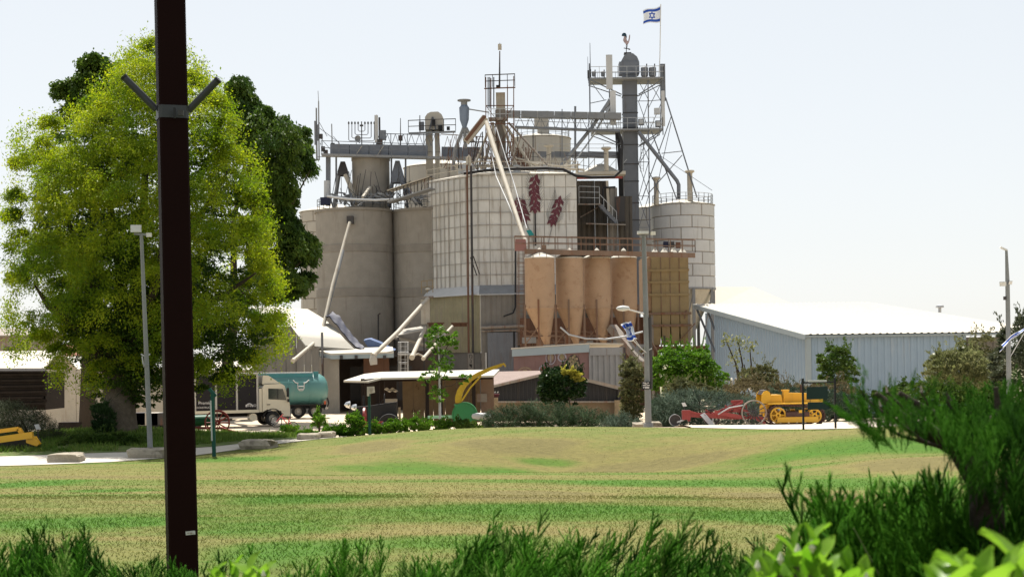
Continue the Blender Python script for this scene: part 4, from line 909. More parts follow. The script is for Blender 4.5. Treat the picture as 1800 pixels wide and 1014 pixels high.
g = G(); g.bar(P(815, 250, 141), P(850, 250, 141), .09); g.bar(P(848, 232, 141), P(848, 300, 141), .1); g.bar(P(838, 240, 141), P(830, 300, 141), .1); g.bar(P(806, 252, 141), P(806, 296, 141), .1); g.bar(P(846, 234, 141), P(826, 294, 141), .07); g.out('support_leg', m_dark, DC)
# cyclone and pipes left of the spout tower
CY = thing('dust_cyclone', 'blue-grey dust cyclone with a flat cap above the covered conveyor', 'cyclone', P(817, 262, 143))
c = P(817, 262, 143); zt_, z1, z2, z3, z4 = [Z(y, 143, 817) for y in (177, 189, 190, 211, 226)]
G().lathe([(.16, z4), (.42, z3), (.47, z2 + .05), (.47, z2), (.3, z1 + .2)], (c.x, c.y, 0), 20).out('body', m_tarp if False else M('blue_grey_steel', (.17, .21, .28), .6), CY, True, ang=30)
G().lathe([(.3, z1), (.3, zt_ - .1), (.62, zt_ - .05), (.62, zt_ + .05), (.02, zt_ + .06)], (c.x, c.y, 0), 20).out('cap', m_steel2, CY, True, ang=30)
for p, q in (((815, 225), (800, 262)), ((819, 225), (832, 250)), ((817, 225), (818, 260)), ((800, 262), (796, 300))): G().tube([P(*p, 143), P(*q, 143)], .16, 8).out('pipe', m_steel2, CY, True)
G().tube([P(823, 192, 143), P(860, 198, 143)], .06, 6).out('pipe', m_steel2, CY, True)

# --- conveyor bridge between the spout tower and the tall tower
D = 148
CB = thing('conveyor_bridge', 'high conveyor bridge with a railed footway linking the spout tower to the tall tower', 'conveyor', P(990, 225, D))
xs = np.linspace(886, 1092, 8)
for p, q in zip(xs, xs[1:]):
    a, b = P(p + .4, 201 + (p - 886) * .02, D), P(q - .4, 201 + (q - 886) * .02, D); G().bar(a, b, .8, .62).out('casing_section', m_steel2, CB)
a, b = P(905, 224, D - .6), P(1090, 231, D - .6); G().bar(a, b, 1.0, .14).out('footway', m_steel, CB)
G().rail([a + Vector((0, -.5, 0)), b + Vector((0, -.5, 0))], 1.15, 1.3, .025).out('railing', m_steel2, CB)
g = G(); n = 10
for k in range(n): 
    p0, p1 = 905 + 18 * k, 905 + 18 * (k + 1); g.bar(P(p0, 226, D), P((p0 + p1) / 2, 206, D), .05); g.bar(P(p1, 226, D), P((p0 + p1) / 2, 206, D), .05)
g.out('truss', m_steel, CB)
for x in (910, 937, 1012): G().bar(P(x, 300, D), P(x, 226 if x < 1000 else 150 + 37, D), .1).out('support_post', m_dark, CB)
for px, y0 in ((988, 192), (1010, 187), (1035, 205)): G().tube([P(px, 300, D - .8), P(px, y0, D - .8)], .045, 6).out('stay_rod', m_steel, CB)
G().box(P(948, 212, D + 3), (1.0, .6, 1.6)).out('casing_box', m_panel3, CB)
LC = thing('lower_conveyor', 'lower grey conveyor behind the white silo roof, carried on thin legs', 'conveyor', P(1015, 280, 150))
xs = np.linspace(944, 1092, 6)
for p, q in zip(xs, xs[1:]): G().bar(P(p + .3, 272, 150), P(q - .3, 273, 150), .8, .55).out('casing_section', m_steel, LC)
g = G()
for k in range(8): x = 950 + 19 * k; g.bar(P(x, 305, 150), P(x, 276, 150), .07); g.bar(P(x, 302, 150), P(x + 19, 280, 150), .05)
g.out('support_leg', m_galv, LC)
G().rail([P(945, 268, 149.5), P(1090, 268, 149.5)], .8, 1.5, .02).out('railing', m_galv, LC)
for px, lab in ((965, 'mushroom vent on the lower conveyor in front of the cream tank'), (1066, 'mushroom vent rising beside the white dome near the tower')):
    q = P(px, 290 if px < 1000 else 300, 147); q2 = P(px, 256 if px < 1000 else 261, 147); v = thing('vent_stack', lab, 'vent', q, 'vent pipes on the silo roofs'); G().lathe([(.22, q.z), (.22, q2.z - .15)], (q.x, q.y, 0), 14).out('pipe', m_cream, v, True); G().lathe([(.25, q2.z - .2), (.5, q2.z - .05), (.45, q2.z + .1), (.02, q2.z + .15)], (q.x, q.y, 0), 14).out('cap', m_cream, v, True, ang=30)
# clutter on the white silo roof
RC = thing('roof_machinery', 'jumble of pipes, posts and valves on the roof of the white silo', 'machinery', P(900, 300, 142))
g = G()
for i in range(60):
    px = 780 + 235 * RNG.random(); d = 139 + 8 * RNG.random(); y = 299 - 3 * RNG.random(); h_ = 8 + 24 * RNG.random(); g.bar(P(px, y, d), P(px + RNG.normal(0, 5), y - h_, d), .045)
g.out('post', m_rib, RC, kind='stuff'); g = G()
for i in range(55):
    px = 775 + 150 * RNG.random(); d = 139 + 7 * RNG.random(); y = 300 - 6 * RNG.random(); h_ = 15 + 50 * RNG.random() ** 1.6; x2 = px + RNG.normal(0, 9); g.bar(P(px, y, d), P(x2, y - h_, d), .05)
g.out('strut', m_rusty, RC, kind='stuff'); g = G()
for i in range(26):
    px = 785 + 300 * RNG.random(); d = 140 + 8 * RNG.random(); y = 296 - 34 * RNG.random(); g.bar(P(px, y, d), P(px + RNG.normal(0, 34), y + RNG.normal(0, 4), d), .04)
g.out('handrail', m_dark, RC, kind='stuff'); g = G()
for i in range(22):
    px = 780 + 225 * RNG.random(); d = 139 + 6 * RNG.random(); y = 296 - 16 * RNG.random(); g.tube([P(px, y, d), P(px + RNG.normal(0, 28), y + RNG.normal(0, 6), d)], .05 + .1 * RNG.random(), 6)
g.out('pipe', m_cream, RC, kind='stuff'); g = G()
for i in range(14):
    px = 785 + 220 * RNG.random(); d = 139.5 + 5 * RNG.random(); g.box(P(px, 298, d), (.3 + .5 * RNG.random(), .5, .4 + .6 * RNG.random()))
g.out('valve_box', m_galv, RC, kind='stuff')
G().tube([P(822, 292, D0 + .4), P(821, 276, D0 + .4), P(823, 274, D0 + .4), P(826, 278, D0 + .4), P(827, 300, D0 + .4)], .12, 8).out('bent_pipe', m_cream, RC, True)

# --- left bucket elevator with its round-shouldered head
D = 149
LE = thing('bucket_elevator', 'cream twin-leg bucket elevator with a round-shouldered head and a railed platform', 'tower', P(761, 340, D))
for x0, x1 in ((750, 762), (766, 774)):
    a, b = P(x0, 345, D), P(x1, 345, D); z1_ = Z(230, D, 760)
    hs = np.linspace(a.z - 2, z1_, 5)
    for p, q in zip(hs, hs[1:]): G().box(((a.x + b.x) / 2, D, (p + q) / 2), (b.x - a.x, .7, q - p - .03)).out('leg_casing', m_cream, LE)
prof = [(747, 228), (747, 206), (751, 200), (757, 197), (770, 196.5), (776, 201), (779, 207), (779, 228)]
G().slab([P(x, y, D - .7) for x, y in prof], (0, 1.4, 0)).out('head', m_panel3, LE)
G().slab([P(718, 233, D - 1.4), P(801, 230, D - 1.4), P(801, 230, D + 1.2), P(718, 233, D + 1.2)], (0, 0, -.2)).out('platform', m_steel2, LE)
G().rail([P(718, 233, D - 1.4), P(801, 230, D - 1.4), P(801, 230, D + 1.2), P(718, 233, D + 1.2), P(718, 233, D - 1.4)], 1.15, 1.1, .028).out('railing', m_dark, LE)
g = G(); g.bar(P(755, 228, D - .75), P(760, 206, D - .75), .12); g.bar(P(766, 228, D - .75), P(761, 206, D - .75), .12); g.out('bracket', m_steel, LE)
G().box(P(762, 216, D - .85), (.35, .3, .6)).out('drive', m_black, LE)
g = G(); g.box(P(741, 222, D - .6), (.5, .4, .8)); g.out('motor', m_steel, LE); g = G(); g.box(P(774, 224, D - .8), (.4, .2, .4)); g.box(P(788, 226, D - .9), (.3, .2, .35)); g.out('switch_box', m_black, LE, kind='stuff')
G().bar(P(738, 232, D - 1.2), P(738, 203, D - 1.2), .08).out('post', m_dark, LE)

# --- the long grey conveyor along the silo tops, with aerials and a menorah
D = 147
GC = thing('grey_conveyor', 'long grey covered conveyor running along the tops of the concrete silos', 'conveyor', P(690, 278, D))
xs = np.linspace(581, 752, 6)
for p, q in zip(xs, xs[1:]): G().bar(P(p + .4, 264 + (p - 581) * .015, D), P(q - .4, 264 + (q - 581) * .015, D), 1.0, 1.05).out('casing_section', m_steel, GC)
xs = np.linspace(776, 850, 3)
for p, q in zip(xs, xs[1:]): G().bar(P(p + .4, 268, D + .6), P(q - .4, 269, D + .6), 1.0, .95).out('casing_section', m_steel, GC)
a, b = P(566, 273, D - .9), P(835, 280, D - .9); G().bar(a, b, 1.0, .22).out('footway', m_steel2, GC)
G().rail([a + Vector((0, -.5, 0)), P(750, 278, D - 1.4)], 1.3, 1.75, .028).out('railing', m_steel, GC)
for x, y1 in ((577, 362), (591, 330), (688, 350), (713, 345)): G().bar(P(x, y1, D), P(x, 274, D), .42 if x == 577 else .16).out('support_post', m_steel, GC)
g = G()
for k in range(8): p0, p1 = 660 + 14 * k, 674 + 14 * k; g.bar(P(p0, 257, D), P((p0 + p1) / 2, 236, D), .05); g.bar(P(p1, 257, D), P((p0 + p1) / 2, 236, D), .05)
g.bar(P(668, 235, D), P(775, 238, D), .07)
for x in (687, 716, 745): g.bar(P(x, 258, D), P(x, 235, D), .07)
g.bar(P(662, 257, D), P(675, 236, D), .1); g.out('truss', m_steel, GC)
xs = np.linspace(780, 845, 6); g = G()
for p, q in zip(xs, xs[1:]): g.bar(P(p, 264, D), P((p + q) / 2, 240, D), .045); g.bar(P(q, 264, D), P((p + q) / 2, 240, D), .045)
g.bar(P(775, 236, D), P(850, 241, D), .08); g.out('truss', m_rib, GC)
for px, py in ((672, 266), (634, 262)): G().bar(P(px - 10, 275, D - .65), P(px + 2, 257, D - .65), .06).out('stay', m_cream, GC)
AM = thing('aerial_mast', 'cluster of tall thin aerial masts and stays at the outer end of the grey conveyor', 'antenna', P(562, 280, D))
for x, y0, y1, r in ((560, 178, 282, .07), (556, 190, 282, .09), (583, 218, 262, .06), (559, 160, 180, .03)): G().tube([P(x + 1, y1, D), P(x, y0, D)], [r, r * .8], 6).out('mast', m_steel2, AM, True)
for x, y0, y1 in ((554.5, 192, 276), (559.5, 205, 262)): G().box(P(x, (y0 + y1) / 2, D - .2), (.2, .15, S(y1 - y0, D) * .5)).out('aerial', m_steel, AM)
g = G()
for p, q in (((561, 225), (597, 252)), ((561, 240), (580, 262)), ((561, 215), (575, 240)), ((586, 240), (597, 253)), ((556, 276), (585, 276)), ((563, 252), (572, 276)), ((566, 236), (568, 276))): g.bar(P(*p, D), P(*q, D), .05)
g.out('stay', m_steel, AM)
for px, py in ((564, 240), (568, 262), (573, 268), (585, 256)): G().box(P(px, py, D - .3), (.35, .3, .45)).out('radio_unit', m_dark, AM)
aerial(659, 665, 203, 250, D - .3, m_panel2, 'pale upright antenna beside the menorah on the long conveyor')
aerial(666, 669, 207, 250, D, m_dark, 'dark slim antenna just behind the pale one beside the menorah')
q = P(704, 256, D); t = thing('whip_antenna', 'whip aerial rising from the conveyor truss by the bucket elevator', 'antenna', q, 'whip aerials'); G().tube([q, P(704, 208, D)], [.06, .03], 6).out('rod', m_dark, t, True); G().box(P(704, 243, D), (.4, .3, .5)).out('base', m_dark, t)
t = thing('dish_antenna', 'small round dish hanging below the menorah', 'antenna', P(629, 245, D - .4)); G().lathe([(.02, .1), (.2, .05), (.3, -.06)], P(629, 244, D - .5), 16, axis='Y').out('dish', m_steel2, t, True); G().bar(P(629, 244, D - .4), P(632, 252, D - .2), .06).out('arm', m_steel, t)
t = thing('equipment_box', 'grey equipment box at the foot of the antenna beside the menorah', 'equipment', P(672, 240, D), 'equipment boxes on the tower'); G().box(P(673, 238, D), (.6, .5, .9)).out('case', m_steel, t); G().box(P(668, 250, D - .3), (.5, .4, .5)).out('lid', m_dark, t)
MN = thing('menorah', 'nine-branched menorah frame standing on the long grey conveyor', 'menorah', P(636, 257, D)); g = G()
G().bar(P(636, 257, D), P(635.5, 214, D), .09).out('stem', m_dark, MN)
for k, (w_, yb2) in enumerate(((6, 231), (11.5, 237), (17, 243), (22.5, 248))):
    for s in (-1, 1):
        x = 635.5 + s * w_; G().tube([P(635.5, yb2, D), P(x - s * 2, yb2, D), P(x, yb2 - 2, D), P(x, 219, D)], .04, 5).out('branch', m_steel, MN)
        G().lathe([(.04, 0), (.1, .12), (.02, .3)], P(x, 219, D), 8).out('lamp', m_dark, MN, True)
G().box(P(635.5, 221, D), (.34, .12, .16)).out('lamp_holder', m_dark, MN)

# --- chutes hanging from the silos
def chute(label, pts, r, mat=m_cream, sock=None):
    t = thing('grain_chute', label, 'chute', P(*pts[-1]), 'loading chutes'); G().tube([P(*p) for p in pts], r, 10).out('pipe', mat, t, True)
    p = P(*pts[-1]); q = P(*pts[-2]); d = (p - q).normalized(); G().tube([p - d * .3, p + d * .05], (r if not isinstance(r, list) else r[-1]) * 1.25, 10).out('collar', mat, t, True)
    if sock: G().tube([P(*s) for s in sock], [.18, .34, .3], 10).out('sock', m_panel3, t, True)
    return t
t = chute('long double chute leaning against the concrete silo down to the white barn', [(615, 391, 141), (585, 500, 137), (566, 585, 134)], .15)
G().tube([P(604, 440, 139), P(578, 540, 136), (P(564, 594, 134))], .11, 8).out('side_pipe', m_steel2, t, True)
G().box(P(616, 387, 142), (.6, .9, .7)).out('wall_box', m_dark, t); G().tube([P(564, 588, 134), P(566, 625, 133.6)], .12, 8).out('drop_pipe', m_dark, t, True)
chute('chute slanting from the white barn down over the green tanker', [(565, 592, 133), (515, 634, 127)], .16)
chute('chute from the silo base ending in a hanging cloth sock', [(752, 525, 136.5), (700, 583, 131), (656, 625, 127)], .19, m_cream, [(656, 624, 127), (656, 632, 127), (657, 641, 127)])
chute('steep white chute under the brown shelf bracket of the silo base', [(747, 577, 136), (724, 628, 129)], .19)
chute('thin chute reaching down beside the young tree', [(795, 574, 136), (765, 606, 132), (744, 630, 128)], .14)
t = thing('cross_pipe', 'pale pipe crossing the dark recess between concrete silo and silo base', 'pipe', P(720, 600, 136)); G().tube([P(688, 592, 136), P(720, 599, 136), P(752, 608, 136)], .16, 8).out('pipe', m_cream, t, True)
G().tube([P(724, 626, 129.5), P(735, 622, 130), P(744, 626, 130)], .08, 8).out('bend', m_cream, t, True)

# --- white vaulted barn, canopy and dark recess
D = 133
BN = thing('vaulted_barn', 'white vaulted barn roof leaning against the concrete silo behind the tanker', 'building', gnd(560, D))
f0 = [(493, 566), (508, 572), (522, 587), (536, 607)]; bk = [(500, 540), (520, 541), (541, 544)]
fr = [P(x, y, D - 3) for x, y in ((478, 566), (508, 571), (522, 588), (537, 607))]
g = G(); rows = [[P(470, 544, D + 8), P(541, 543, D + 6)], [P(478, 560, D + 2), P(570, 563, D + 3)], [P(508, 571, D - 1), P(592, 582, D)], [P(522, 588, D - 2), P(608, 600, D - 1)], [P(537, 607, D - 3), P(626, 614, D - 2)]]
A_ = [P(500, 541, D + 7), P(541, 544, D + 6)]; 
strip0 = [P(498, 541, D + 7), P(505, 556, D + 3), P(510, 571, D), P(522, 587, D - 1.5), P(537, 607, D - 2)]
strip1 = [P(541, 543, D + 7), P(571, 561, D + 3.5), P(590, 578, D + 1), P(606, 596, D - 1), P(624, 614, D - 2)]
stripm = [P(470, 541, D + 7), P(470, 556, D + 3), P(470, 571, D)]
v = []; n = 16
def samp(s, t):
    t = t * (len(s) - 1); i = min(int(t), len(s) - 2); return s[i].lerp(s[i + 1], t - i)
for i in range(n + 1):
    v += [samp(strip0, i / n), samp(strip1, i / n)]
g.add(v, [(2 * i, 2 * i + 1, 2 * i + 3, 2 * i + 2) for i in range(n)]); g.add([q - Vector((0, 0, .14)) for q in v], [(2 * i, 2 * i + 2, 2 * i + 3, 2 * i + 1) for i in range(n)])
g.out('roof', m_white, BN, True)
g = G(); g.slab([P(440, 541, D + 7), P(499, 541, D + 7), P(506, 556, D + 3), P(509, 571, D), P(440, 571, D)], (0, 0, .12)); g.out('roof', m_white, BN)
G().slab([Vector((P(440, 0, D).x, D, 0)), Vector((P(540, 0, D).x, D, 0)), P(511, 574, D), P(440, 574, D)], (0, .1, 0)).out('wall_lining', m_greysheet, BN)
n = 4; pa, pb = P(440, 0, D - .2), P(512, 0, D - .2)
for k in range(n): p, q = pa.lerp(pb, k / n), pa.lerp(pb, (k + 1) / n); G().corr((p.x, p.y), (q.x - .02, q.y), gz(p.x, p.y) - .2, Z(574, D, 480), None, .7, .04).out('wall_sheet', m_greysheet, BN)
pa, pb = P(512, 0, D - .3), P(552, 0, D - 2.4)
for k in range(3): p, q = pa.lerp(pb, k / 3), pa.lerp(pb, (k + 1) / 3); G().corr((p.x, p.y), (q.x - .02, q.y), gz(p.x, p.y) - .2, Z((586, 600, 610)[k], D, 530), None, .7, .04).out('wall_sheet', m_greysheet, BN)
t = thing('blue_tarpaulin', 'crumpled dark blue tarpaulin lying along the barn roof edge under the silo', 'tarpaulin', P(600, 600, D + 1))
g = G(); e0 = [P(x, y, D + 2.2 - k * .8) for k, (x, y) in enumerate(((569, 556), (578, 555), (592, 570), (606, 588), (622, 606), (634, 613)))]; e1 = [P(x, y, D + 2.6 - k * .8) for k, (x, y) in enumerate(((585, 548), (598, 556), (606, 570), (618, 586), (632, 602), (642, 611)))]
v = []
for k in range(21):
    a, b = samp(e0, k / 20), samp(e1, k / 20)
    for j in range(5): v.append(a.lerp(b, j / 4) + Vector((0, -.1, .05 * math.sin(k * 1.7 + j * 2))))
g.add(v, [(5 * k + j, 5 * k + j + 1, 5 * k + j + 6, 5 * k + j + 5) for k in range(20) for j in range(4)]); g.add([q - Vector((0, 0, .1)) for q in v], [(5 * k + j, 5 * k + j + 5, 5 * k + j + 6, 5 * k + j + 1) for k in range(20) for j in range(4)]); g.out('sheet', m_tarp, t, True)
t = thing('blue_tarpaulin', 'lighter blue tarpaulin draped at the foot of the concrete silo behind the canopy', 'tarpaulin', P(670, 612, D + 1))
g = G(); prof = [(639, 598), (650, 596), (668, 603), (684, 612), (694, 616), (660, 616), (648, 612)]; g.slab([P(x, y, D - .5) for x, y in prof], (0, 1.4, .15)); g.out('sheet', M('mid_blue_tarpaulin', (.09, .13, .24), .6, var=.25), t, True)
D = 129
CN = thing('entrance_canopy', 'white-edged canopy over the dark drive-in entrance beside the tanker', 'building', gnd(620, D))
cz0, cz1 = Z(624, D, 620), Z(614, D + 4, 620)
p0, p1, p2, p3 = P(581, 624, D), P(692, 621, D), P(690, 612, D + 3.5), P(543, 615, D + 3.5)
G().slab([p0, p1, p2, p3], (0, 0, .14)).out('roof', m_white, CN)
G().slab([p0, p1, p1 - Vector((0, 0, .35)), p0 - Vector((0, 0, .35))], (0, .07, 0)).out('fascia', m_waretrim, CN)
G().slab([p3, p0, p0 - Vector((0, 0, .3)), p3 - Vector((0, 0, .3))], (.06, .05, 0)).out('fascia', m_waretrim, CN)
x0, x1 = P(553, 0, D + .6).x, P(586, 0, D + .6).x; zc = Z(630, D, 580)
G().slab([(x0, D + .6, gz(x0, D) - .2), (x1, D + .6, gz(x0, D) - .2), (x1, D + .6, zc), (x0, D + .6, zc)], (0, .4, 0)).out('side_wall', m_concrete, CN)
G().slab([(x0, D + 1.2, gz(x0, D) - .2), (x0, D + 8, gz(x0, D) - .2), (x0, D + 8, zc), (x0, D + 1.2, zc)], (.2, 0, 0)).out('side_wall', m_concrete, CN)
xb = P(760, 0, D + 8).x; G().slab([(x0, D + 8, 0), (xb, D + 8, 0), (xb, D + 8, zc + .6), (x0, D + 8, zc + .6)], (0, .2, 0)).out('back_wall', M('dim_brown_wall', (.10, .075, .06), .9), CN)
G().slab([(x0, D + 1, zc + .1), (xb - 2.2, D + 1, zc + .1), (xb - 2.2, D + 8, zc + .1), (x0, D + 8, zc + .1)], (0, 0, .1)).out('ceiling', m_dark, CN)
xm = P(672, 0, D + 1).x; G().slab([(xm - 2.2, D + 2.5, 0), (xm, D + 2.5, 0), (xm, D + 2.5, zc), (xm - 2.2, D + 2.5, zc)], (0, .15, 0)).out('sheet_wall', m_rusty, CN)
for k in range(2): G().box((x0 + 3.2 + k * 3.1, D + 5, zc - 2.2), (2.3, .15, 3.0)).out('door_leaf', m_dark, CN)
g = G(); g.bar(P(568, 630, D), P(570, 720, D), .1); g.tube([P(566, 585, D + 2), P(567, 640, D + .2), P(570, 715, D)], .1, 6); g.out('downpipe', m_dark, CN)
g = G(); [g.box(P(x, 627.5, D - .05), (.25, .12, .3)) for x in (600, 626, 676)]; g.out('lamp', m_dark, CN)
RF = thing('lean_to_roof', 'small pale lean-to roof over the dark recess beside the silo base', 'roof', P(722, 585, 137)); G().slab([P(698, 591, 135), P(748, 580, 135), P(748, 574, 138), P(705, 581, 138)], (0, 0, .1)).out('sheet', m_panel3, RF); g = G(); g.bar(P(745, 582, 135), P(746, 660, 135), .12); g.bar(P(700, 592, 135), P(700, 660, 135), .12); g.out('post', m_dark, RF)
ladder('caged_ladder', 'pale wire ladder cage standing in the dark recess beside the canopy', 703, 716, 601, 655, 130, m_panel2)
G().box(P(712, 622, 130), (1.2, .6, .14)).out('landing', m_panel2, bpy.data.objects['caged_ladder.001'])
t = thing('balcony_frame', 'small railed balcony with a white lamp at the edge of the silo base', 'balcony', P(752, 520, 137.5)); G().rail([P(741, 516, 137), P(761, 514, 137)], 1.1, .5, .03).out('railing', m_ochre, t); G().box(P(752, 522, 137.4), (1.0, .8, .14)).out('floor', m_rib, t); G().lathe([(.02, .15), (.22, .05), (.22, -.06)], P(752, 508, 136.8), 12).out('lamp', m_white, t, True); G().box(P(748, 548, 138), (.8, .6, 2.2)).out('wall_strip', m_cream, t)

# ---------------------------------------------------------------- blue-grey shed on the right
WH = thing('corrugated_shed', 'big blue-grey corrugated shed with a wide white roof behind the yellow crawler', 'building', on(1420, 108))
C0 = P(1420, 588, 104); gx = Vector((-3.4, 22.0, 0)); fx = Vector((.985, .152, 0)); zE = C0.z; rise = 2.5
gl = C0 + gx; zg = gz(C0.x, C0.y) - .4
n = 9
for k in range(n):
    p, q = gl.lerp(C0, k / n), gl.lerp(C0, (k + 1) / n); za, zb_ = zE + rise * (1 - k / n), zE + rise * (1 - (k + 1) / n)
    G().corr((p.x, p.y), (q.x, q.y), zg, za - .12, zb_ - .12, .62, .07).out('wall_sheet', m_ware, WH)
LW = 11.4; n = 6
for k in range(n):
    p, q = C0 + fx * (LW * k / n), C0 + fx * (LW * (k + 1) / n); G().corr((p.x, p.y), (q.x, q.y), zg, zE - .12, None, .48, .06).out('wall_sheet', m_ware, WH)
p, q = C0 + fx * LW + Vector((0, 2.5, 0)), C0 + fx * (LW + 3.6) + Vector((0, 2.5, 0)); G().corr((p.x, p.y), (q.x, q.y), zg, zE - .3, None, .48, .06).out('recess_wall', m_greysheet, WH)
G().box((C0.x, C0.y - .02, (zg + zE) / 2 - .1), (.34, .3, zE - zg - .2), .15).out('corner_trim', m_waretrim, WH)
ov = (gl - C0) * (5.6 / 22.0)       # the roof sails past the far end of the gable
a = C0 + fx * -.25 + Vector((0, -.35, .0)); b = C0 + fx * (LW + 6.2) + Vector((0, -.35, 0)); up = Vector((0, 0, rise * (1 + 5.6 / 22.0)))
d = a + gx + ov + up; c = b + gx + ov + up - fx * 2.2
n = 9
for k in range(n): G().corr_roof(a.lerp(b, k / n), a.lerp(b, (k + 1) / n), d.lerp(c, (k + 1) / n), d.lerp(c, k / n), .55, .05).out('roof_sheet', m_white, WH)
e = Vector((-.05, -.02, -.02)); G().slab([a + e, d + e, d + e + Vector((0, 0, -.34)), a + e + Vector((0, 0, -.34))], (.06, 0, 0)).out('gable_trim', m_waretrim, WH)
G().slab([a + Vector((0, .05, -.05)), b + Vector((0, .05, -.05)), b + Vector((0, .05, -.2)), a + Vector((0, .05, -.2))], (0, .05, 0)).out('eave_trim', m_waretrim, WH)
G().slab([a - Vector((0, 0, .08)), b - Vector((0, 0, .08)), c - Vector((0, 0, .08)), d - Vector((0, 0, .08))], (0, 0, -.04)).out('roof_lining', m_waretrim, WH)
g = G(); h_ = gl + Vector((0, 0, -2.6 + (zE + rise - gl.z)))
for s in (.35, .95): q = gl + ov * s; g.bar(Vector((gl.x, gl.y, zE + rise - 3.0 * s - .6)), Vector((q.x, q.y, zE + rise * (1 + .25 * s) - .3)), .14)
g.out('roof_strut', m_steel, WH)
G().lathe([(.12, 0), (.12, .35), (.34, .4), (.3, .55), (.02, .62)], P(1652, 549, 122), 14).out('roof_vent', m_galv, WH, True, ang=30)
W2 = thing('far_shed', 'white gable roof of another shed just visible over the blue-grey one', 'building', on(1320, 160))
p0, p1, p2, p3 = P(1240, 504, 158), P(1325, 504.5, 168), P(1400, 537, 168), P(1240, 545, 150); G().slab([p0, p1, p2, p3], (0, 0, -.2)).out('roof', m_white, W2)
q0, q1 = P(1240, 545, 150.3), P(1400, 537, 168.3); G().slab([q0 - Vector((0, 0, .3)), q1 - Vector((0, 0, .3)), Vector((q1.x, q1.y, 0)), Vector((q0.x, q0.y, 0))], (0, .2, 0)).out('wall', m_ware, W2)

# ---------------------------------------------------------------- mural shed and the low dark shed
D = 110
MS = thing('mural_shed', 'flat-roofed shed with a faded maroon food mural and a corrugated end', 'building', on(990, D))
x0, xm, x1 = P(893, 0, D), P(1027, 0, D), P(1087, 0, D + 1.2); zt_, zt2 = Z(613, D, 960), Z(611, D, 1050); zg = gz(4, D) - .3
n = 7
for k in range(n):
    p, q = x0.lerp(xm, k / n), x0.lerp(xm, (k + 1) / n); G().box(((p.x + q.x) / 2, D + .1, (zg + zt_) / 2), (q.x - p.x - .015, .2, zt_ - zg - .3)).out('wall_board', M('faded_maroon_board', (.145, .09, .085), .85, stain=(.09, .07, .075), amt=.7, rnd=.2) if k == 0 else bpy.data.materials['faded_maroon_board'], MS)
for k in range(3):
    p, q = xm.lerp(x1, k / 3), xm.lerp(x1, (k + 1) / 3); G().corr((p.x, p.y), (q.x, q.y), zg, Z(624, D, 1050), None, .48, .1).out('wall_sheet', m_steel2, MS)
G().slab([x0 + Vector((-.1, -.12, zt_ - x0.z)), xm + Vector((0, -.12, zt_ + .28 - xm.z)), xm + Vector((0, -.12, zt_ - .28 - xm.z)), x0 + Vector((-.1, -.12, zt_ - .52 - x0.z))], (0, .1, 0)).out('fascia', m_waretrim, MS)
for k in range(2):
    p, q = xm.lerp(x1, k / 2 + .005), xm.lerp(x1, (k + 1) / 2 - .005); G().slab([Vector((p.x, p.y - .18, zt2 + .02)), Vector((q.x, q.y - .18, zt2 + .02)), Vector((q.x, q.y - .18, zt2 - .55)), Vector((p.x, p.y - .18, zt2 - .55))], (0, .08, 0)).out('fascia', m_steel2, MS)
G().slab([(x0.x - .15, D - .15, zt_ + .02), (xm.x, D - .15, zt_ + .3), (x1.x, D + 1.1, zt_ + .25), (x1.x, D + 6, zt_ + .1), (x0.x, D + 6, zt_ - .1)], (0, 0, .08)).out('roof', m_white, MS)
G().box((x1.x + .05, D + 1.1, (zg + zt2) / 2), (.14, .3, zt2 - zg)).out('corner_post', m_dark, MS); G().box((xm.x, D - .03, (zg + zt2) / 2), (.1, .12, zt2 - zg - .4)).out('corner_post', m_steel2, MS)
m_mur1 = M('mural_tan', (.26, .20, .13), .85, var=.35, scale=4); m_mur2 = M('mural_grey', (.26, .25, .29), .85, var=.3); m_mur3 = M('mural_olive', (.22, .19, .11), .85, var=.5, scale=3); m_mur4 = M('mural_dark', (.05, .04, .035), .85); m_mur5 = M('mural_red', (.28, .08, .08), .85)
def disc(cx, cy, rx, ry, m, lift, nm, a0=0, a1=2 * math.pi, rin=0):
    g = G(); n = 24; pts = [P(cx + rx * math.cos(a0 + (a1 - a0) * i / n), cy - ry * math.sin(a0 + (a1 - a0) * i / n), D - lift) for i in range(n + 1)]
    if rin:
        pin = [P(cx + rin * rx * math.cos(a0 + (a1 - a0) * i / n), cy - rin * ry * math.sin(a0 + (a1 - a0) * i / n), D - lift) for i in range(n + 1)]
        g.add(pts + pin, [(i, i + 1, n + 2 + i, n + 1 + i) for i in range(n)])
    else: g.poly(pts[:-1] if abs(a1 - a0 - 2 * math.pi) < .01 else pts)
    return g.out(nm, m, MS)
disc(923, 653, 12, 8, m_mur1, .01, 'mural_wheel', 0, math.pi, .8); disc(923, 653, 5, 4, m_mur1, .012, 'mural_hub', 0, math.pi)
disc(956, 650, 9, 9, m_mur2, .01, 'mural_wheel', 0, math.pi, .8); disc(956, 651, 6, 6, m_mur5, .012, 'mural_bread', 0, math.pi)
disc(968, 629, 9, 12, m_mur2, .01, 'mural_wheel', 0, 2 * math.pi, .86); disc(968, 628, 5, 8, m_mur1, .012, 'mural_sheaf')
g = G(); [g.bar(P(968 + 3 * k, 620, D - .02), P(968 + 1.5 * k, 638, D - .02), .05, .01) for k in (-1, 0, 1)]; g.out('mural_stalk', m_mur2, MS)
disc(988, 628, 8, 8, m_mur2, .01, 'mural_ring', 0, 2 * math.pi, .7); disc(988, 627, 4, 5, m_mur3, .012, 'mural_fruit')
disc(1008, 641, 12, 18, m_mur4, .01, 'mural_basket')
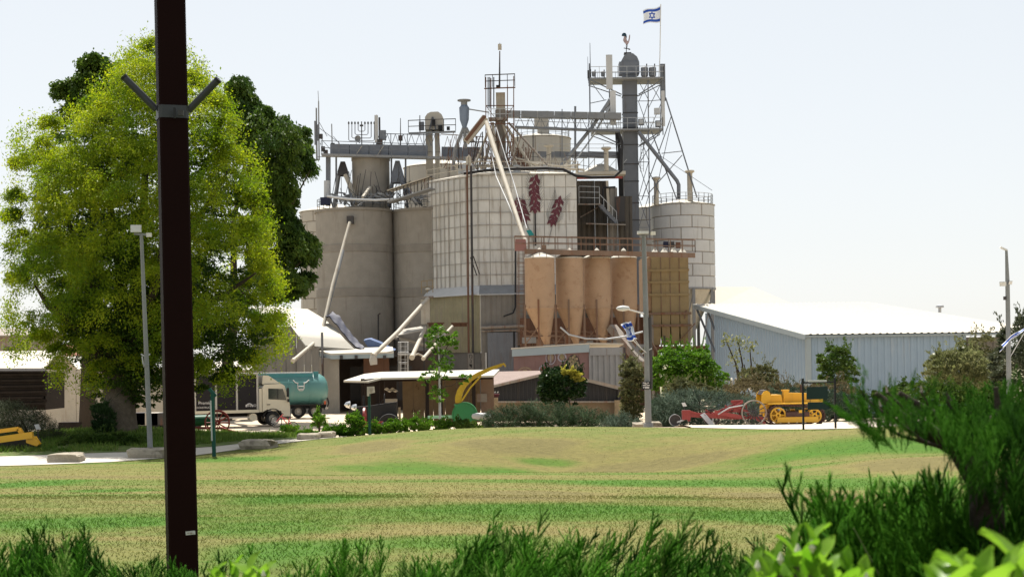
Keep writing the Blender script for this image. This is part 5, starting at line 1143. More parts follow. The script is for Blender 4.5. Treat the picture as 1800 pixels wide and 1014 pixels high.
for k in range(26):
    a, r = k * 2.4, (k / 26) ** .5; disc(1008 + 10 * r * math.cos(a), 640 + 16 * r * math.sin(a), 2.1, 2.4, m_mur3 if k % 3 else m_mur1, .014 + .0007 * k, 'mural_fruit')
D = 98
DS = thing('low_shed', 'low dark corrugated shed with a pinkish-grey sheet roof behind the clipped junipers', 'building', on(975, D))
ap = P(972, 654, D); ll, rr = P(858, 681, D), P(1091, 684, D); zg = gz(2, D) - .2; back = Vector((0, 9, 0))
n = 8
for k in range(n):
    for s, e0 in ((0, ll), (1, rr)):
        p, q = (e0.lerp(ap, k / n), e0.lerp(ap, (k + 1) / n)) if s == 0 else (ap.lerp(e0, k / n), ap.lerp(e0, (k + 1) / n))
        G().corr((p.x, p.y), (q.x, q.y), Z(706, D, 970), p.z - .06, q.z - .06, .3, .04).out('gable_sheet', m_gable, DS)
m_pinkroof = M('pinkish_tin_roof', (.42, .33, .29), .6, stain=(.28, .22, .2), amt=.5)
for k in range(5):
    t0, t1 = k / 5, (k + 1) / 5; o = Vector((-.3, -.25, 0))
    la, lb_, ra, rb_ = ll + o, P(858, 654.5, D + 8), ap + o, P(974, 652, D + 8); G().corr_roof(la.lerp(lb_, t0), la.lerp(lb_, t1), ra.lerp(rb_, t1), ra.lerp(rb_, t0), .45, .05).out('roof_sheet', m_pinkroof, DS)
    o = Vector((.3, -.25, 0)); G().corr_roof(rr + o + back * t0, rr + o + back * t1, ap + back * t1 + Vector((0, -.25, 0)), ap + back * t0 + Vector((0, -.25, 0)), .45, .05).out('roof_sheet', m_pinkroof, DS)
g = G(); o = Vector((0, -.3, 0)); g.bar(ll + o, ap + o, .06, .16); g.bar(ap + o, rr + o + Vector((.3, 0, 0)), .06, .2); g.out('verge_trim', m_rib, DS)
G().bar(P(858, 706, D - .1), P(1088, 706, D - .1), .1).out('sill_rail', m_rib, DS); G().slab([P(860, 707, D + .2), P(1085, 707, D + .2), P(1085, 740, D + .2), P(860, 740, D + .2)], (0, .2, 0)).out('low_wall', M('tan_low_wall', (.24, .18, .12), .9, stain=(.12, .09, .06)), DS)
for px in (1089, 1094): G().bar(P(px, 745, D), P(px, 682, D), .2).out('corner_post', m_dark, DS)
G().bar(P(1092, 700, D), P(1128, 700, D), .3).out('side_beam', m_rusty, DS); G().bar(P(1087, 745, D - .3), P(1087, 703, D - .3), .5).out('corner_post', m_mur1, DS)
t = thing('small_barrow', 'small maroon tipped barrow standing by the corner of the low dark shed', 'barrow', on(870, 90)); G().slab([P(860, 692, 90), P(878, 692, 90), P(875, 701, 90), P(862, 701, 90)], (0, .6, 0)).out('tray', M('maroon_paint', (.09, .02, .025), .5), t); g = G(); [g.bar(P(864 + 5 * k, 690, 90), P(866 + 5 * k, 688, 90), .07) for k in range(3)]; g.out('handle', m_galv, t); G().box(P(868, 706, 90), (.5, .4, .5)).out('foot', m_mur1, t)
t = thing('leaning_stake', 'pale leaning wooden stake beside the yellow-topped bush', 'stake', on(978, 88)); G().tube([P(980, 712, 88), P(974, 662, 88)], .06, 6).out('pole', m_panel3, t)

# ---------------------------------------------------------------- open shelter with the old machines
D = 83
m_brownwood = M('dark_brown_timber', (.02, .012, .009), .8, var=.3); m_ply = M('tan_plywood', (.19, .135, .08), .8, var=.25, stain=(.06, .03, .018), amt=.9, streak=False, cover=.57, scale=2.5)
SH = thing('open_shelter', 'open brown timber shelter with a white sheet roof and stained plywood back wall', 'shelter', on(740, D))
G().slab([P(670, 664, D - 1.4), P(868, 659.5, D - 1.4), P(878, 649, D + 3.5), P(668, 653.5, D + 3.5)], (0, 0, -.1)).out('roof', m_white, SH)
G().slab([P(604, 668.5, D), P(648, 669.5, D - 1.6), P(669.8, 664, D - 1.4), P(667.8, 653.5, D + 3.5), P(640, 657, D + 3)], (0, 0, -.1)).out('roof_wing', m_white, SH)
g = G(); g.bar(P(640, 669.8, D - 1.2), P(668, 667, D - 1), .14, .2); g.bar(P(668, 667.5, D - 1), P(866, 662.5, D - 1), .14, .22); g.out('roof_beam', m_brownwood, SH)
for px, dd in ((637, -1.0), (663, -1), (750, -.9), (774, -.9), (832, -.8), (672, 3), (857, 3)):
    q = on(px, D + dd); G().box((q.x, q.y, (q.z + Z(667, D + dd, px)) / 2), (.19, .19, Z(667, D + dd, px) - q.z + .1)).out('post', m_brownwood, SH)
xs = [697, 716, 735, 751, 772, 793, 814, 834]
for p, q in zip(xs, xs[1:]):
    a, b = P(p, 0, D + 2.6), P(q, 0, D + 2.6); za, zb_ = Z(742, D + 2.6, p), Z(667, D + 2.6, p); G().box(((a.x + b.x) / 2, a.y, (za + zb_) / 2), (b.x - a.x - .02, .05, zb_ - za)).out('wall_board', m_ply, SH)
a, b = P(835, 0, D + 1.5), P(858, 0, D + 1.5); G().box(((a.x + b.x) / 2, a.y, 2.0), (b.x - a.x, .08, 3.1)).out('end_wall', m_brownst, SH)
G().box(P(847, 699, D + 1.3), (.55, .06, .45)).out('notice', m_rib, SH)
G().slab([P(641, 668, D + 4), P(697, 668, D + 4), P(697, 745, D + 4), P(641, 745, D + 4)], (0, .05, 0)).out('back_wall', m_brownwood, SH)
t = thing('white_hub_part', 'pale dusty engine parts on a shelf inside the shelter', 'engine parts', P(688, 690, D + 2)); g = G(); [g.lathe([(.02, -.08), (.16, 0), (.02, .1)], P(680 + 5 * k, 684 + 3 * (k % 2), D + 2.4), 10) for k in range(4)]; g.out('disc', m_panel3, t, True); G().box(P(687, 704, D + 2.5), (.7, .3, .2)).out('block', m_panel3, t)

def wheel(g_rim, c, R, w, axis='Y', n=28, rr=None, spokes=0, hub=.1):
    """(rim, spokes+hub) builders"""
    rim = G(); r = rr or R * .2; rim.lathe([(R - r, -w / 2), (R, -w / 2), (R, w / 2), (R - r, w / 2), (R - r, -w / 2)], c, n, axis=axis)
    sp = G(); c = Vector(c)
    for k in range(spokes):
        a = 2 * math.pi * k / spokes; d = Vector((math.cos(a), 0, math.sin(a))) if axis == 'Y' else Vector((0, math.cos(a), math.sin(a))); sp.tube([c + d * hub * .6, c + d * (R - r * .6)], g_rim, 5)
    sp.lathe([(hub * .4, -w * .7), (hub, -w * .5), (hub, w * .5), (hub * .4, w * .7)], c, 14, axis=axis); return rim, sp
# old black tractor in the shelter
VT = thing('vintage_tractor', 'old black tractor with chrome headlamps parked under the shelter', 'tractor', on(640, 80))
m_red = M('bright_red_paint', (.24, .022, .02), .45, stain=(.2, .03, .02), amt=.4); m_tyre = M('black_rubber', (.02, .02, .02), .85); m_chrome = M('chrome', (.7, .7, .7), .25, .9)
d = 80; q = on(640, d)
G().slab([P(x, y, d - .4) for x, y in ((614, 716), (650, 713), (682, 708), (697, 706), (697, 752), (640, 748), (614, 742))], (0, .8, 0)).out('bonnet', m_black, VT)
for px, py, R in ((630, 743, .40), (684, 738, .55)):
    for s in (-.75, .75):
        c = P(px, py, d + s); c.z = gz(c.x, c.y) + R; G().lathe([(R * .55, -.16), (R * .95, -.16), (R, -.08), (R, .08), (R * .95, .16), (R * .55, .16)], c, 28, axis='Y').out('wheel', m_tyre, VT, True, ang=50); G().lathe([(.02, -.1), (R * .55, -.06), (R * .55, .06), (.02, .1)], c, 20, axis='Y').out('wheel_rim', m_red if R < .5 else m_black, VT, True)
for px, py in ((612, 711), (623, 716)): G().lathe([(.02, -.2), (.14, -.1), (.19, .08), (.17, .12), (.02, .1)], P(px, py, d - .6), 16, axis='X').out('headlamp', m_chrome, VT, True); 
G().lathe([(.02, -.03), (.06, -.03), (.06, .5), (.02, .5)], P(640, 712, d), 10).out('exhaust', m_black, VT, True)
g = G(); g.ring(P(676, 700, d), .24, .02, 20, 5, 'X'); g.bar(P(664, 712, d), P(676, 700, d), .04); g.out('steering_wheel', m_black, VT)
t = thing('iron_ornament', 'narrow red iron wheel leaning in front of the old black tractor', 'wheel', on(641, 77)); rim, sp = wheel(.025, P(641, 735, 77) , .55, .1, 'X', 28, .07, 10); rim.out('rim', m_red, t, True); sp.out('spoke', m_red, t)
t = thing('red_rake', 'small red slatted implement among weeds beside the black litter bin', 'implement', on(663, 76)); g = G(); [g.bar(P(654 + 3.4 * k, 741, 76), P(654 + 3.4 * k, 751, 76), .05) for k in range(6)]; g.bar(P(653, 742, 76), P(673, 741, 76), .06); g.bar(P(653, 750, 76), P(673, 749, 76), .06); g.out('frame', m_red, t)
t = thing('litter_bin', 'short black litter bin standing in the weeds before the shelter', 'bin', on(679, 75)); c = on(679, 75); G().lathe([(.24, c.z), (.27, c.z + .6), (.29, c.z + .62), (.29, c.z + .68), (.2, c.z + .7), (.02, c.z + .7)], (c.x, c.y, 0), 18).out('body', m_black, t, True, ang=30)
t = thing('wooden_stump', 'pale upright wooden board leaning by the plywood wall', 'board', on(702, 80)); G().bar(P(703, 745, 80), P(702, 716, 80), .12).out('plank', m_mur1, t)
# forage blower
FB = thing('forage_blower', 'forage blower with a curved yellow spout and green fan housing', 'farm machine', on(815, 79)); d = 79
m_yel = M('dull_yellow_paint', (.40, .27, .02), .5, stain=(.22, .14, .02), amt=.4); m_grn = M('bright_green_paint', (.01, .17, .045), .45, stain=(.02, .1, .04), amt=.4)
pts = [(806, 708), (806, 698), (809, 687), (816, 676), (827, 666), (842, 657), (862, 648), (882, 641)]; ws = [.27, .28, .27, .24, .21, .18, .15, .13]
v = []
for i, (x, y) in enumerate(pts):
    p = P(x, y, d); t_ = (P(*pts[min(i + 1, 7)], d) - P(*pts[max(i - 1, 0)], d)).normalized(); nn = Vector((-t_.z, 0, t_.x)); w_ = ws[i]
    v += [p + nn * w_ * .6 + Vector((0, -w_ * .7, 0)), p + nn * w_ * .6 + Vector((0, w_ * .7, 0)), p - nn * w_ * .6 + Vector((0, w_ * .7, 0)), p - nn * w_ * .6 + Vector((0, -w_ * .7, 0))]
G().add(v, [(4 * i + j, 4 * i + (j + 1) % 4, 4 * i + 4 + (j + 1) % 4, 4 * i + 4 + j) for i in range(7) for j in range(4)] + [(3, 2, 1, 0), (28, 29, 30, 31)]).out('spout', m_yel, FB)
g = G(); g.bar(P(879, 640.5, d), P(888, 640, d), .36, .08); g.bar(P(884, 638, d), P(889, 644, d), .45, .08); g.out('deflector', m_yel, FB)
G().tube([P(812, 704, d - .3), P(826, 682, d - .3), P(846, 660, d - .3)], .05, 6).out('stay', m_yel, FB)
c = P(817, 729, d); R = .6; G().lathe([(.02, -.25), (R * .98, -.25), (R, -.2), (R, .2), (R * .98, .25), (.02, .25)], c, 32, axis='Y').out('fan_housing', m_grn, FB, True, ang=30)
G().lathe([(R, -.27), (R + .06, -.27), (R + .06, .27), (R, .27)], c, 32, axis='Y').out('housing_rim', m_grn, FB, True, ang=30)
g = G(); g.slab([P(x, y, d - .28) for x, y in ((798, 711), (822, 708), (812, 722), (803, 720))], (0, .5, 0)); g.out('neck', m_grn, FB)
g = G(); g.bar(P(752, 733, d), P(806, 732, d), .14); g.bar(P(800, 735, d + .4), P(846, 735, d), .2); g.out('drawbar', M('pale_green_paint', (.22, .42, .28), .6), FB)
t = thing('white_float', 'whitish rounded float lying by the green fan housing', 'float', on(846, 78.5)); G().lathe([(.02, -.5), (.12, -.45), (.17, -.2), (.17, .2), (.12, .45), (.02, .5)], P(846, 731, 78.5), 14, axis='X').out('body', m_panel2, t, True)
t = thing('direction_sign', 'small pale board on a dark green post before the shelter', 'sign', on(648, 72)); q = on(648, 72); G().box((q.x, q.y, (q.z + Z(683, 72, 648)) / 2), (.12, .12, Z(683, 72, 648) - q.z)).out('post', M('dark_green_paint', (.008, .05, .035), .5), t)
G().slab([P(645, 679.5, 71.8), P(658, 679, 71.8), P(659, 690, 71.8), P(649, 692, 71.8), P(649, 696, 71.8), P(645, 696, 71.8)], (0, .04, 0)).out('board', m_panel3, t); g = G(); [g.box(P(652.5, 683 + 2.6 * k, 71.77), (.18 - .03 * k, .01, .03)) for k in range(3)]; g.out('print', m_rib, t)

# ---------------------------------------------------------------- lorry, tanker, bicycle, seeder
m_cab = M('cream_cab_paint', (.60, .55, .42), .4, var=.06); m_box = M('charcoal_side', (.016, .014, .015), .75, var=.3, scale=1.5); m_alu = M('dull_aluminium', (.42, .40, .36), .5, .2); m_glass = M('dark_glass', (.02, .03, .025), .08, var=.1); m_glass.node_tree.nodes['Principled BSDF'].inputs['Specular IOR Level'].default_value = .8
m_chassis = M('chassis_black', (.02, .018, .017), .8)
def truck_wheel(t, x, y, R=.5, face=-1):
    c = (x, y, R); G().lathe([(R * .56, -.15), (R * .93, -.15), (R, -.09), (R, .09), (R * .93, .15), (R * .56, .15)], c, 28, axis='Y').out('tyre', m_tyre, t, True, ang=50)
    o = G().lathe([(R * .56, -.1), (R * .52, .02), (R * .25, .04 * face), (R * .2, .13 * face), (.02, .14 * face)], c, 20, axis='Y').out('wheel_rim', m_alu, t, True)
LO = thing('box_lorry', 'cream-cabbed lorry with a dark charcoal box body parked beside the tree', 'lorry', (0, 0, 0))
prof = [(-.7, .95), (-.7, 2.6), (-.55, 2.82), (.62, 2.85), (.85, 2.72), (1.16, 1.75), (1.22, 1.2), (1.22, .62), (.66, .62), (.62, .95), (.35, 1.14), (-.35, 1.14)]
G().slab([(x, -1.22, z) for x, z in prof], (0, 2.44, 0)).out('cab', m_cab, LO)
o = G().slab([(.62, -1.235, 1.0), (-.42, -1.235, 1.12), (-.42, -1.235, 2.62), (.6, -1.235, 2.62), (1.08, -1.235, 1.7), (1.1, -1.235, 1.0)], (0, .012, 0)).out('door', m_cab, LO)
G().slab([(-.3, -1.247, 1.82), (.98, -1.247, 1.72), (.72, -1.247, 2.5), (-.3, -1.247, 2.55)], (0, .012, 0)).out('window', m_glass, o); G().box((-.3, -1.26, 1.45), (.22, .03, .05)).out('handle', m_black, o)
g = G(); g.slab([(.32, -1.25, 1.8), (.38, -1.25, 1.8), (.38, -1.25, 2.5), (.32, -1.25, 2.5)], (0, .004, 0)); g.out('window_bar', m_black, o)
G().slab([(-.66, -1.0, 2.84), (-.6, -1.0, 3.45), (-.2, -1.0, 3.42), (.6, -1.0, 2.88)], (0, 2.0, 0)).out('wind_deflector', m_cab, LO)
G().slab([(1.18, -1.1, 1.8), (.88, -1.1, 2.66), (.9, 1.1, 2.66), (1.2, 1.1, 1.8)], (.02, 0, .01)).out('windscreen', m_glass, LO)
G().box((1.02, -1.42, 2.25), (.12, .22, .62)).out('mirror', m_black, LO); G().box((1.06, -1.38, 1.7), (.1, .16, .22)).out('mirror', m_black, LO); G().box((1.2, 0, .62), (.16, 2.4, .42)).out('bumper', m_steel, LO)
g = G(); g.lathe([(.62, -1.24), (.68, -1.24), (.68, -.9), (.62, -.9)], (0, 0, .5), 24, 0.1, math.pi - .1, axis='Y'); g.out('wheel_arch', m_chassis, LO)
G().box((-.83, -.95, 1.75), (.2, .45, 1.6)).out('air_intake', m_cab, LO)
G().box((-5.0, 0, 2.3), (8.0, 2.4, 2.45)).out('box_body', m_box, LO)
for k in range(6):
    x = -1.05 - 1.42 * k; G().box((x, -1.215, 2.3), (.13, .05, 2.45)).out('side_post', m_alu, LO)
for k in range(5): x = -1.05 - 1.42 * k - .71; G().box((x, -1.207, 2.33), (1.22, .03, 2.25)).out('side_panel', m_box, LO)
G().box((-5.0, -1.2, 1.03), (8.05, .1, .2)).out('floor_rail', m_cab, LO); G().box((-5.0, -1.2, 3.54), (8.05, .1, .12)).out('roof_rail', m_alu, LO)
G().box((-3.9, 0, .78), (8.4, .9, .3)).out('chassis', m_chassis, LO); G().box((-3.2, -1.1, .62), (3.6, .06, .12)).out('side_guard', m_alu, LO); G().box((-3.2, -1.1, .36), (3.6, .06, .1)).out('side_guard', m_alu, LO)
G().lathe([(.02, -.3), (.26, -.3), (.28, -.25), (.28, .3), (.02, .3)], (-1.35, -.85, .62), 18, axis='Y').out('fuel_tank', m_cab, LO, True, ang=30)
for x, y in ((0, -1.05), (0, 1.05), (-5.2, -1.02), (-5.2, 1.02), (-6.5, -1.02)): truck_wheel(LO, x, y)
m_print = M('white_print', (.62, .6, .58), .7)
g = G(); g.ring((-1.62, -1.226, 1.32), .22, .035, 20, 4, 'Y', 0, math.pi); g.out('logo_arch', m_print, LO)
text_mesh('lettering', 'ONNOT', m_print, LO, (-1.45, -1.228, 1.4), .24); text_mesh('lettering', 'CONSTRUCTION', m_print, LO, (-4.55, -1.228, 1.35), .17); text_mesh('lettering', 'Premium', m_print, LO, (-4.55, -1.228, 1.66), .3)
q = on(470, 106); LO.location = q; LO.rotation_euler = (0, 0, math.radians(24))
TK = thing('tanker_lorry', 'teal tanker lorry standing behind the cream-cabbed lorry', 'lorry', (0, 0, 0))
m_tank = M('teal_tank_paint', (.085, .22, .21), .4, stain=(.15, .24, .22), amt=.5, var=.12); m_tankd = M('dark_teal_paint', (.04, .2, .22), .45)
prof = [(.02, -3.6), (.7, -3.5), (1.18, -3.2), (1.28, -2.6), (1.28, 2.3), (1.2, 2.75), (.98, 3.08), (.6, 3.3), (.02, 3.38)]
G().lathe([(r, x) for r, x in prof], (0, 0, 2.15), 40, axis='X').out('tank', m_tank, TK, True, ang=60)
G().box((-.6, 0, 3.46), (5.6, 1.5, .12)).out('top_walkway', m_whitep, TK); G().box((-.6, -.78, 3.28), (5.7, .08, .3)).out('top_rail', m_tankd, TK); G().box((2.45, 0, 3.35), (.35, 1.4, .4)).out('rear_hood', m_tankd, TK)
for x in (-1.2, .4, 2.0): G().lathe([(1.285, x - .05), (1.31, x - .04), (1.31, x + .04), (1.285, x + .05)], (0, 0, 2.15), 40, axis='X').out('tank_band', m_tank, TK, True)
G().box((-.3, 0, .85), (7.0, .9, .28)).out('chassis', m_chassis, TK); G().box((1.6, -1.15, 1.0), (2.6, .3, .1)).out('mudguard', m_chassis, TK)
for x in (1.1, 2.35, -4.2): 
    for y in (-1.0, 1.0): truck_wheel(TK, x, y, .5)
G().box((3.25, 0, .72), (.14, 2.3, .14)).out('rear_bar', m_alu, TK); G().box((3.15, -.8, 1.15), (.14, .5, .25)).out('tail_lamp', M('orange_lens', (.4, .07, .02), .3), TK); g = G(); [g.tube([(3.3, -.5 + .25 * k, 1.5), (3.42, -.5 + .25 * k, 1.1), (3.3, -.4 + .25 * k, .8)], .05, 6) for k in range(4)]; g.out('hose', m_black, TK)
G().box((-5.0, 0, 1.9), (2.2, 2.4, 2.4)).out('cab', m_tankd, TK)
def tank_pt(x, ang): return Vector((x, -1.30 * math.cos(ang), 2.15 + 1.30 * math.sin(ang)))
g = G(); g.poly([tank_pt(x, a) for x, a in ((-.9, .5), (-.25, .5), (.25, -.1), (.35, -.25), (-.9, -.25))]); g.out('warning_panel', M('yellow_panel', (.55, .5, .03), .5), TK)
g = G(); PT = lambda x, a: tank_pt(x, a) + (tank_pt(x, a) - Vector((x, 0, 2.15))).normalized() * .02
for pl in ([(.75, .62), (.95, .45), (1.15, .42)], [(1.95, .62), (1.75, .45), (1.55, .42)], [(1.1, .38), (1.12, .1), (1.22, -.02), (1.48, -.02), (1.58, .1), (1.6, .38)], [(1.15, .22), (1.55, .22)], [(1.18, .06), (1.5, .06)]): g.tube([PT(*s) for s in pl], .035, 5)
g.out('cow_emblem', m_print, TK)
q = on(499, 119); TK.location = q; TK.rotation_euler = (0, 0, math.radians(5))
BI = thing('bicycle', 'red bicycle with dark wheels propped up in the weeds by the sandy yard', 'bicycle', on(500, 95)); d = 95; m_pink = M('faded_red_paint', (.45, .09, .10), .5)
for (px, py), R in (((485.5, 741), .37), ((515, 751), .37)):
    c = P(px, py, d); rim, sp = wheel(.008, c, R, .04, 'Y', 28, .045, 14, .04); rim.out('tyre', m_tyre, BI, True); sp.out('spokes', m_galv, BI)
g = G(); B = lambda p, q, r=.03: g.tube([P(*p, d), P(*q, d)], r, 6)
B((485.5, 741), (494, 731)); B((494, 731), (498, 727)); B((494, 731), (506, 747)); B((506, 747), (515, 751)); B((497, 733), (508, 738)); B((508, 738), (506, 747)); B((508, 738), (515, 751)); B((508, 738), (510, 733), .02); g.out('frame', m_pink, BI)
g = G(); g.tube([P(496, 726, d - .25), P(498, 727, d), P(496, 726, d + .25)], .025, 6); g.out('handlebar', m_dark, BI); G().box(P(510.5, 732.5, d), (.28, .12, .06)).out('saddle', m_black, BI); g = G(); g.lathe([(.02, -.02), (.1, -.02), (.1, .02), (.02, .02)], P(506, 747, d), 14, axis='Y'); g.out('crank', m_dark, BI)
SE = thing('horse_seeder', 'old seed drill with red spoked wheels and a green hopper beside the verge', 'farm machine', on(382, 73)); d = 73
for dd in (-.9, .9):
    c = P(382, 752, d + dd); c.z = gz(c.x, c.y) + .6; rim, sp = wheel(.022, c, .6, .07, 'Y', 36, .06, 12, .08); rim.out('wheel_rim', m_red, SE, True); sp.out('spokes', m_red, SE)
G().tube([P(340, 739, d), P(372, 738, d)], .26, 14).out('hopper', m_grn if False else M('dark_green_hopper', (.02, .10, .055), .5), SE, True)
g = G(); g.bar(P(338, 751, d), P(400, 753, d), .1); g.bar(P(388, 752, d), P(423, 763, d - .4), .12); g.bar(P(392, 757, d), P(420, 763, d - .4), .09); g.bar(P(350, 748, d), P(346, 770, d), .07); g.bar(P(414, 762, d - .4), P(414, 772, d - .4), .08); g.bar(P(362, 742, d), P(372, 764, d), .06); g.out('frame', m_red, SE)
m_gpost = M('green_post_paint', (.006, .065, .05), .5)
t = thing('green_post', 'thin dark green signpost with a tilted cap standing at the road edge', 'post', on(373, 59)); q = on(374, 59); zt_ = Z(692, 59, 373); G().bar((q.x, q.y, q.z - .1), (q.x - .03, q.y, zt_), .13).out('post', m_gpost, t); G().bar((q.x - .06, q.y - .075, q.z + .6), (q.x - .09, q.y - .075, zt_ - .25), .06, .02).out('side_strip', m_galv, t); G().bar((q.x - .15, q.y, zt_ + .2), (q.x + .1, q.y, zt_ - .1), .06, .12).out('cap', m_gpost, t)

# ---------------------------------------------------------------- crawler tractor and plough
CT = thing('crawler_tractor', 'yellow crawler tractor with rusty brown tracks parked on the gravel path', 'tractor', (0, 0, 0))
m_cat = M('crawler_yellow', (.62, .33, .012), .42, var=.07, stain=(.45, .24, .02), amt=.35); m_track = M('track_brown', (.075, .04, .034), .75, stain=(.14, .09, .06), amt=.6)
def trackpath(k):      # side outline of a track, rear sprocket higher than the idler
    L = []; 
    for a in np.linspace(math.pi / 2, 3 * math.pi / 2, 10): L.append((-.72 + .43 * math.cos(a), .47 + .43 * math.sin(a)))
    for a in np.linspace(-math.pi / 2, math.pi / 2, 10): L.append((.83 + .40 * math.cos(a), .42 + .40 * math.sin(a)))
    return L
pth = [Vector((x, 0, z)) for x, z in trackpath(0)]; seg = []; 
for i, p in enumerate(pth):
    q = pth[(i + 1) % len(pth)]; n = max(1, round((q - p).length / .13)); seg += [(p.lerp(q, j / n), (q - p).normalized()) for j in range(n)]
pad = G().box((0, 0, 0), (.115, .36, .035)).add([(-.05, -.18, -.06), (-.02, -.18, -.06), (-.02, .18, -.06), (-.05, .18, -.06), (-.05, -.18, -.017), (-.02, -.18, -.017), (-.02, .18, -.017), (-.05, .18, -.017)], [(0, 1, 5, 4), (2, 3, 7, 6), (3, 2, 1, 0), (1, 2, 6, 5), (3, 0, 4, 7)]).mesh('track_pad'); pad.materials.append(m_track)
for y in (-.62, .62):
    tr = G(); tr.add([(p.x, y + s * .1, p.z) for s in (-1, 1) for p in pth] + [(p.x * .95 + .003, y + s * .1, .045 + p.z * .9) for s in (-1, 1) for p in pth], [(i, (i + 1) % 20, 20 + (i + 1) % 20, 20 + i) for i in range(20)] + [(i, 40 + i, 40 + (i + 1) % 20, (i + 1) % 20) for i in range(20)] + [(20 + i, 20 + (i + 1) % 20, 60 + (i + 1) % 20, 60 + i) for i in range(20)] + [(40 + i, 60 + i, 60 + (i + 1) % 20, 40 + (i + 1) % 20) for i in range(20)])
    tr = tr.out('track', m_track, CT)
    for p, dv in seg:
        o = bpy.data.objects.new('track_pad', pad); COL.objects.link(o); o.parent = tr; nz = Vector((0, 1, 0)).cross(dv); nz = -nz if nz.dot(p - Vector((0, 0, .45))) > 0 else nz
        o.location = (p.x, y, p.z); xv = dv; zv = -nz; yv = zv.cross(xv); o.rotation_euler = Matrix((xv, yv, zv)).transposed().to_euler(); o.location -= zv * -.02
    s = -1 if y < 0 else 1
    for x, z, R, nm in ((-.72, .47, .34, 'sprocket'), (.83, .42, .30, 'idler_wheel')):
        rim, sp = wheel(.035, (x, y + s * .06, z), R, .1, 'Y', 26, .06, 6, .12); o = rim.out(nm, m_cat, CT, True); sp.out('spokes', m_cat, o)
    G().box((.1, y + s * .13, .27), (1.75, .1, .23)).out('track_frame', m_cat, CT); G().box((.1, y + s * .1, .5), (1.0, .1, .2)).out('track_guard', m_track, CT); G().box((.25, y + s * .14, .62), (.2, .06, .12)).out('carrier_bracket', m_cat, CT)
    for k in range(4): G().lathe([(.02, -.08), (.11, -.06), (.11, .06), (.02, .08)], (-.45 + .36 * k, y, .16), 14, axis='Y').out('roller', m_track, CT, True)
    G().box((-.2, y, .965), (1.9, .42, .05)).out('fender', m_cat, CT)
G().box((-1.0, 0, .62), (.5, .9, .6)).out('rear_case', m_cat, CT); G().box((-1.25, 0, .45), (.3, .3, .1)).out('drawbar', m_track, CT)
G().slab([(-.18, -.28, .99), (1.18, -.28, .95), (1.2, -.28, 1.36), (-.18, -.28, 1.42)], (0, .56, 0)).out('bonnet', m_cat, CT); G().box((1.24, 0, .98), (.12, .62, .86)).out('radiator', m_cat, CT)
G().slab([(-.3, -.3, .99), (-.18, -.3, .99), (-.18, -.3, 1.42), (-.3, -.3, 1.42)], (0, .6, 0)).out('bulkhead', m_track, CT)
G().box((-.28, -.2, 1.22), (.22, .3, .56)).out('air_cleaner', m_cat, CT); G().box((-.28, -.2, 1.52), (.28, .34, .06)).out('air_cleaner_cap', m_cat, CT)
G().lathe([(.04, 1.4), (.04, 1.75)], (.45, 0, 0), 10).out('exhaust', m_track, CT, True)
G().slab([(-1.05, -.5, .99), (-.48, -.5, .99), (-.52, -.5, 1.34), (-1.05, -.5, 1.34)], (0, 1.0, 0)).out('seat_box', m_cat, CT)
for y in (-.56, .5):
    G().slab([(-1.38, y, .98), (-1.02, y, .98), (-.96, y, 1.28), (-1.03, y, 1.46), (-1.14, y, 1.53), (-1.26, y, 1.50), (-1.36, y, 1.36)], (0, .06, 0)).out('seat_side', m_cat, CT)
G().slab([(-1.34, -.5, 1.36), (-1.25, -.5, 1.53), (-1.13, -.5, 1.56), (-1.02, -.5, 1.49), (-.95, -.5, 1.33), (-1.0, -.5, 1.33), (-1.06, -.5, 1.44), (-1.14, -.5, 1.50), (-1.24, -.5, 1.47), (-1.3, -.5, 1.34)], (0, 1.0, 0)).out('seat_back', M('brown_leather', (.04, .03, .025), .6), CT)
for x, y in ((-.4, .1), (-.42, .22), (-.38, -.02)): G().tube([(x, y, .98), (x - .06, y, 1.32)], .015, 5).out('lever', m_black, CT)
q = on(1390, 66.5); CT.location = q + Vector((-.02, 0, -.02)); CT.rotation_euler = (0, 0, math.radians(3)); CT.scale = (1.02, 1.02, 1.0)
PW = thing('wheeled_plough', 'red wheeled plough hitched behind the yellow crawler, with one big iron wheel', 'plough', on(1260, 65.5)); d = 65.5
def groundc(px, R, dd=0): q = on(px, d + dd); q.z += R; return q
m_iron = M('old_iron', (.05, .045, .045), .6, stain=RUST, amt=.5)
rim, sp = wheel(.022, groundc(1324, .54, -.3), .54, .13, 'Y', 40, .05, 14, .09); rim.out('wheel_rim', m_rib, PW, True); sp.out('spokes', m_iron, PW)
c = groundc(1185, .24, .2); G().lathe([(.02, -.05), (.2, -.05), (.24, -.07), (.24, .07), (.2, .05), (.02, .05)], c, 26, axis='Y').out('small_wheel', m_iron, PW, True, ang=40); G().lathe([(.235, -.075), (.255, -.075), (.255, .075), (.235, .075)], c, 26, axis='Y').out('wheel_rim', m_galv, PW, True)
c = groundc(1249, .36, .5); rim, sp = wheel(.03, c, .36, .08, 'Y', 26, .07, 8, .1); rim.out('wheel_rim', m_iron, PW, True); sp.out('spokes', m_iron, PW)
g = G(); B = lambda p, q, w_=.09, dd=0, h_=None: g.bar(P(*p, d + dd), P(*q, d + dd), w_, h_)
B((1200, 728), (1300, 733), .12, 0, .2); B((1300, 733), (1345, 735), .12); g.out('main_beam', m_red, PW)
g = G(); B((1250, 729), (1300, 707), .1, .2); B((1262, 731), (1306, 706), .08, -.2); B((1285, 706), (1306, 705), .12); B((1292, 712), (1318, 726), .09, -.2); B((1270, 722), (1312, 722), .07, .1); g.out('lift_frame', m_red, PW)
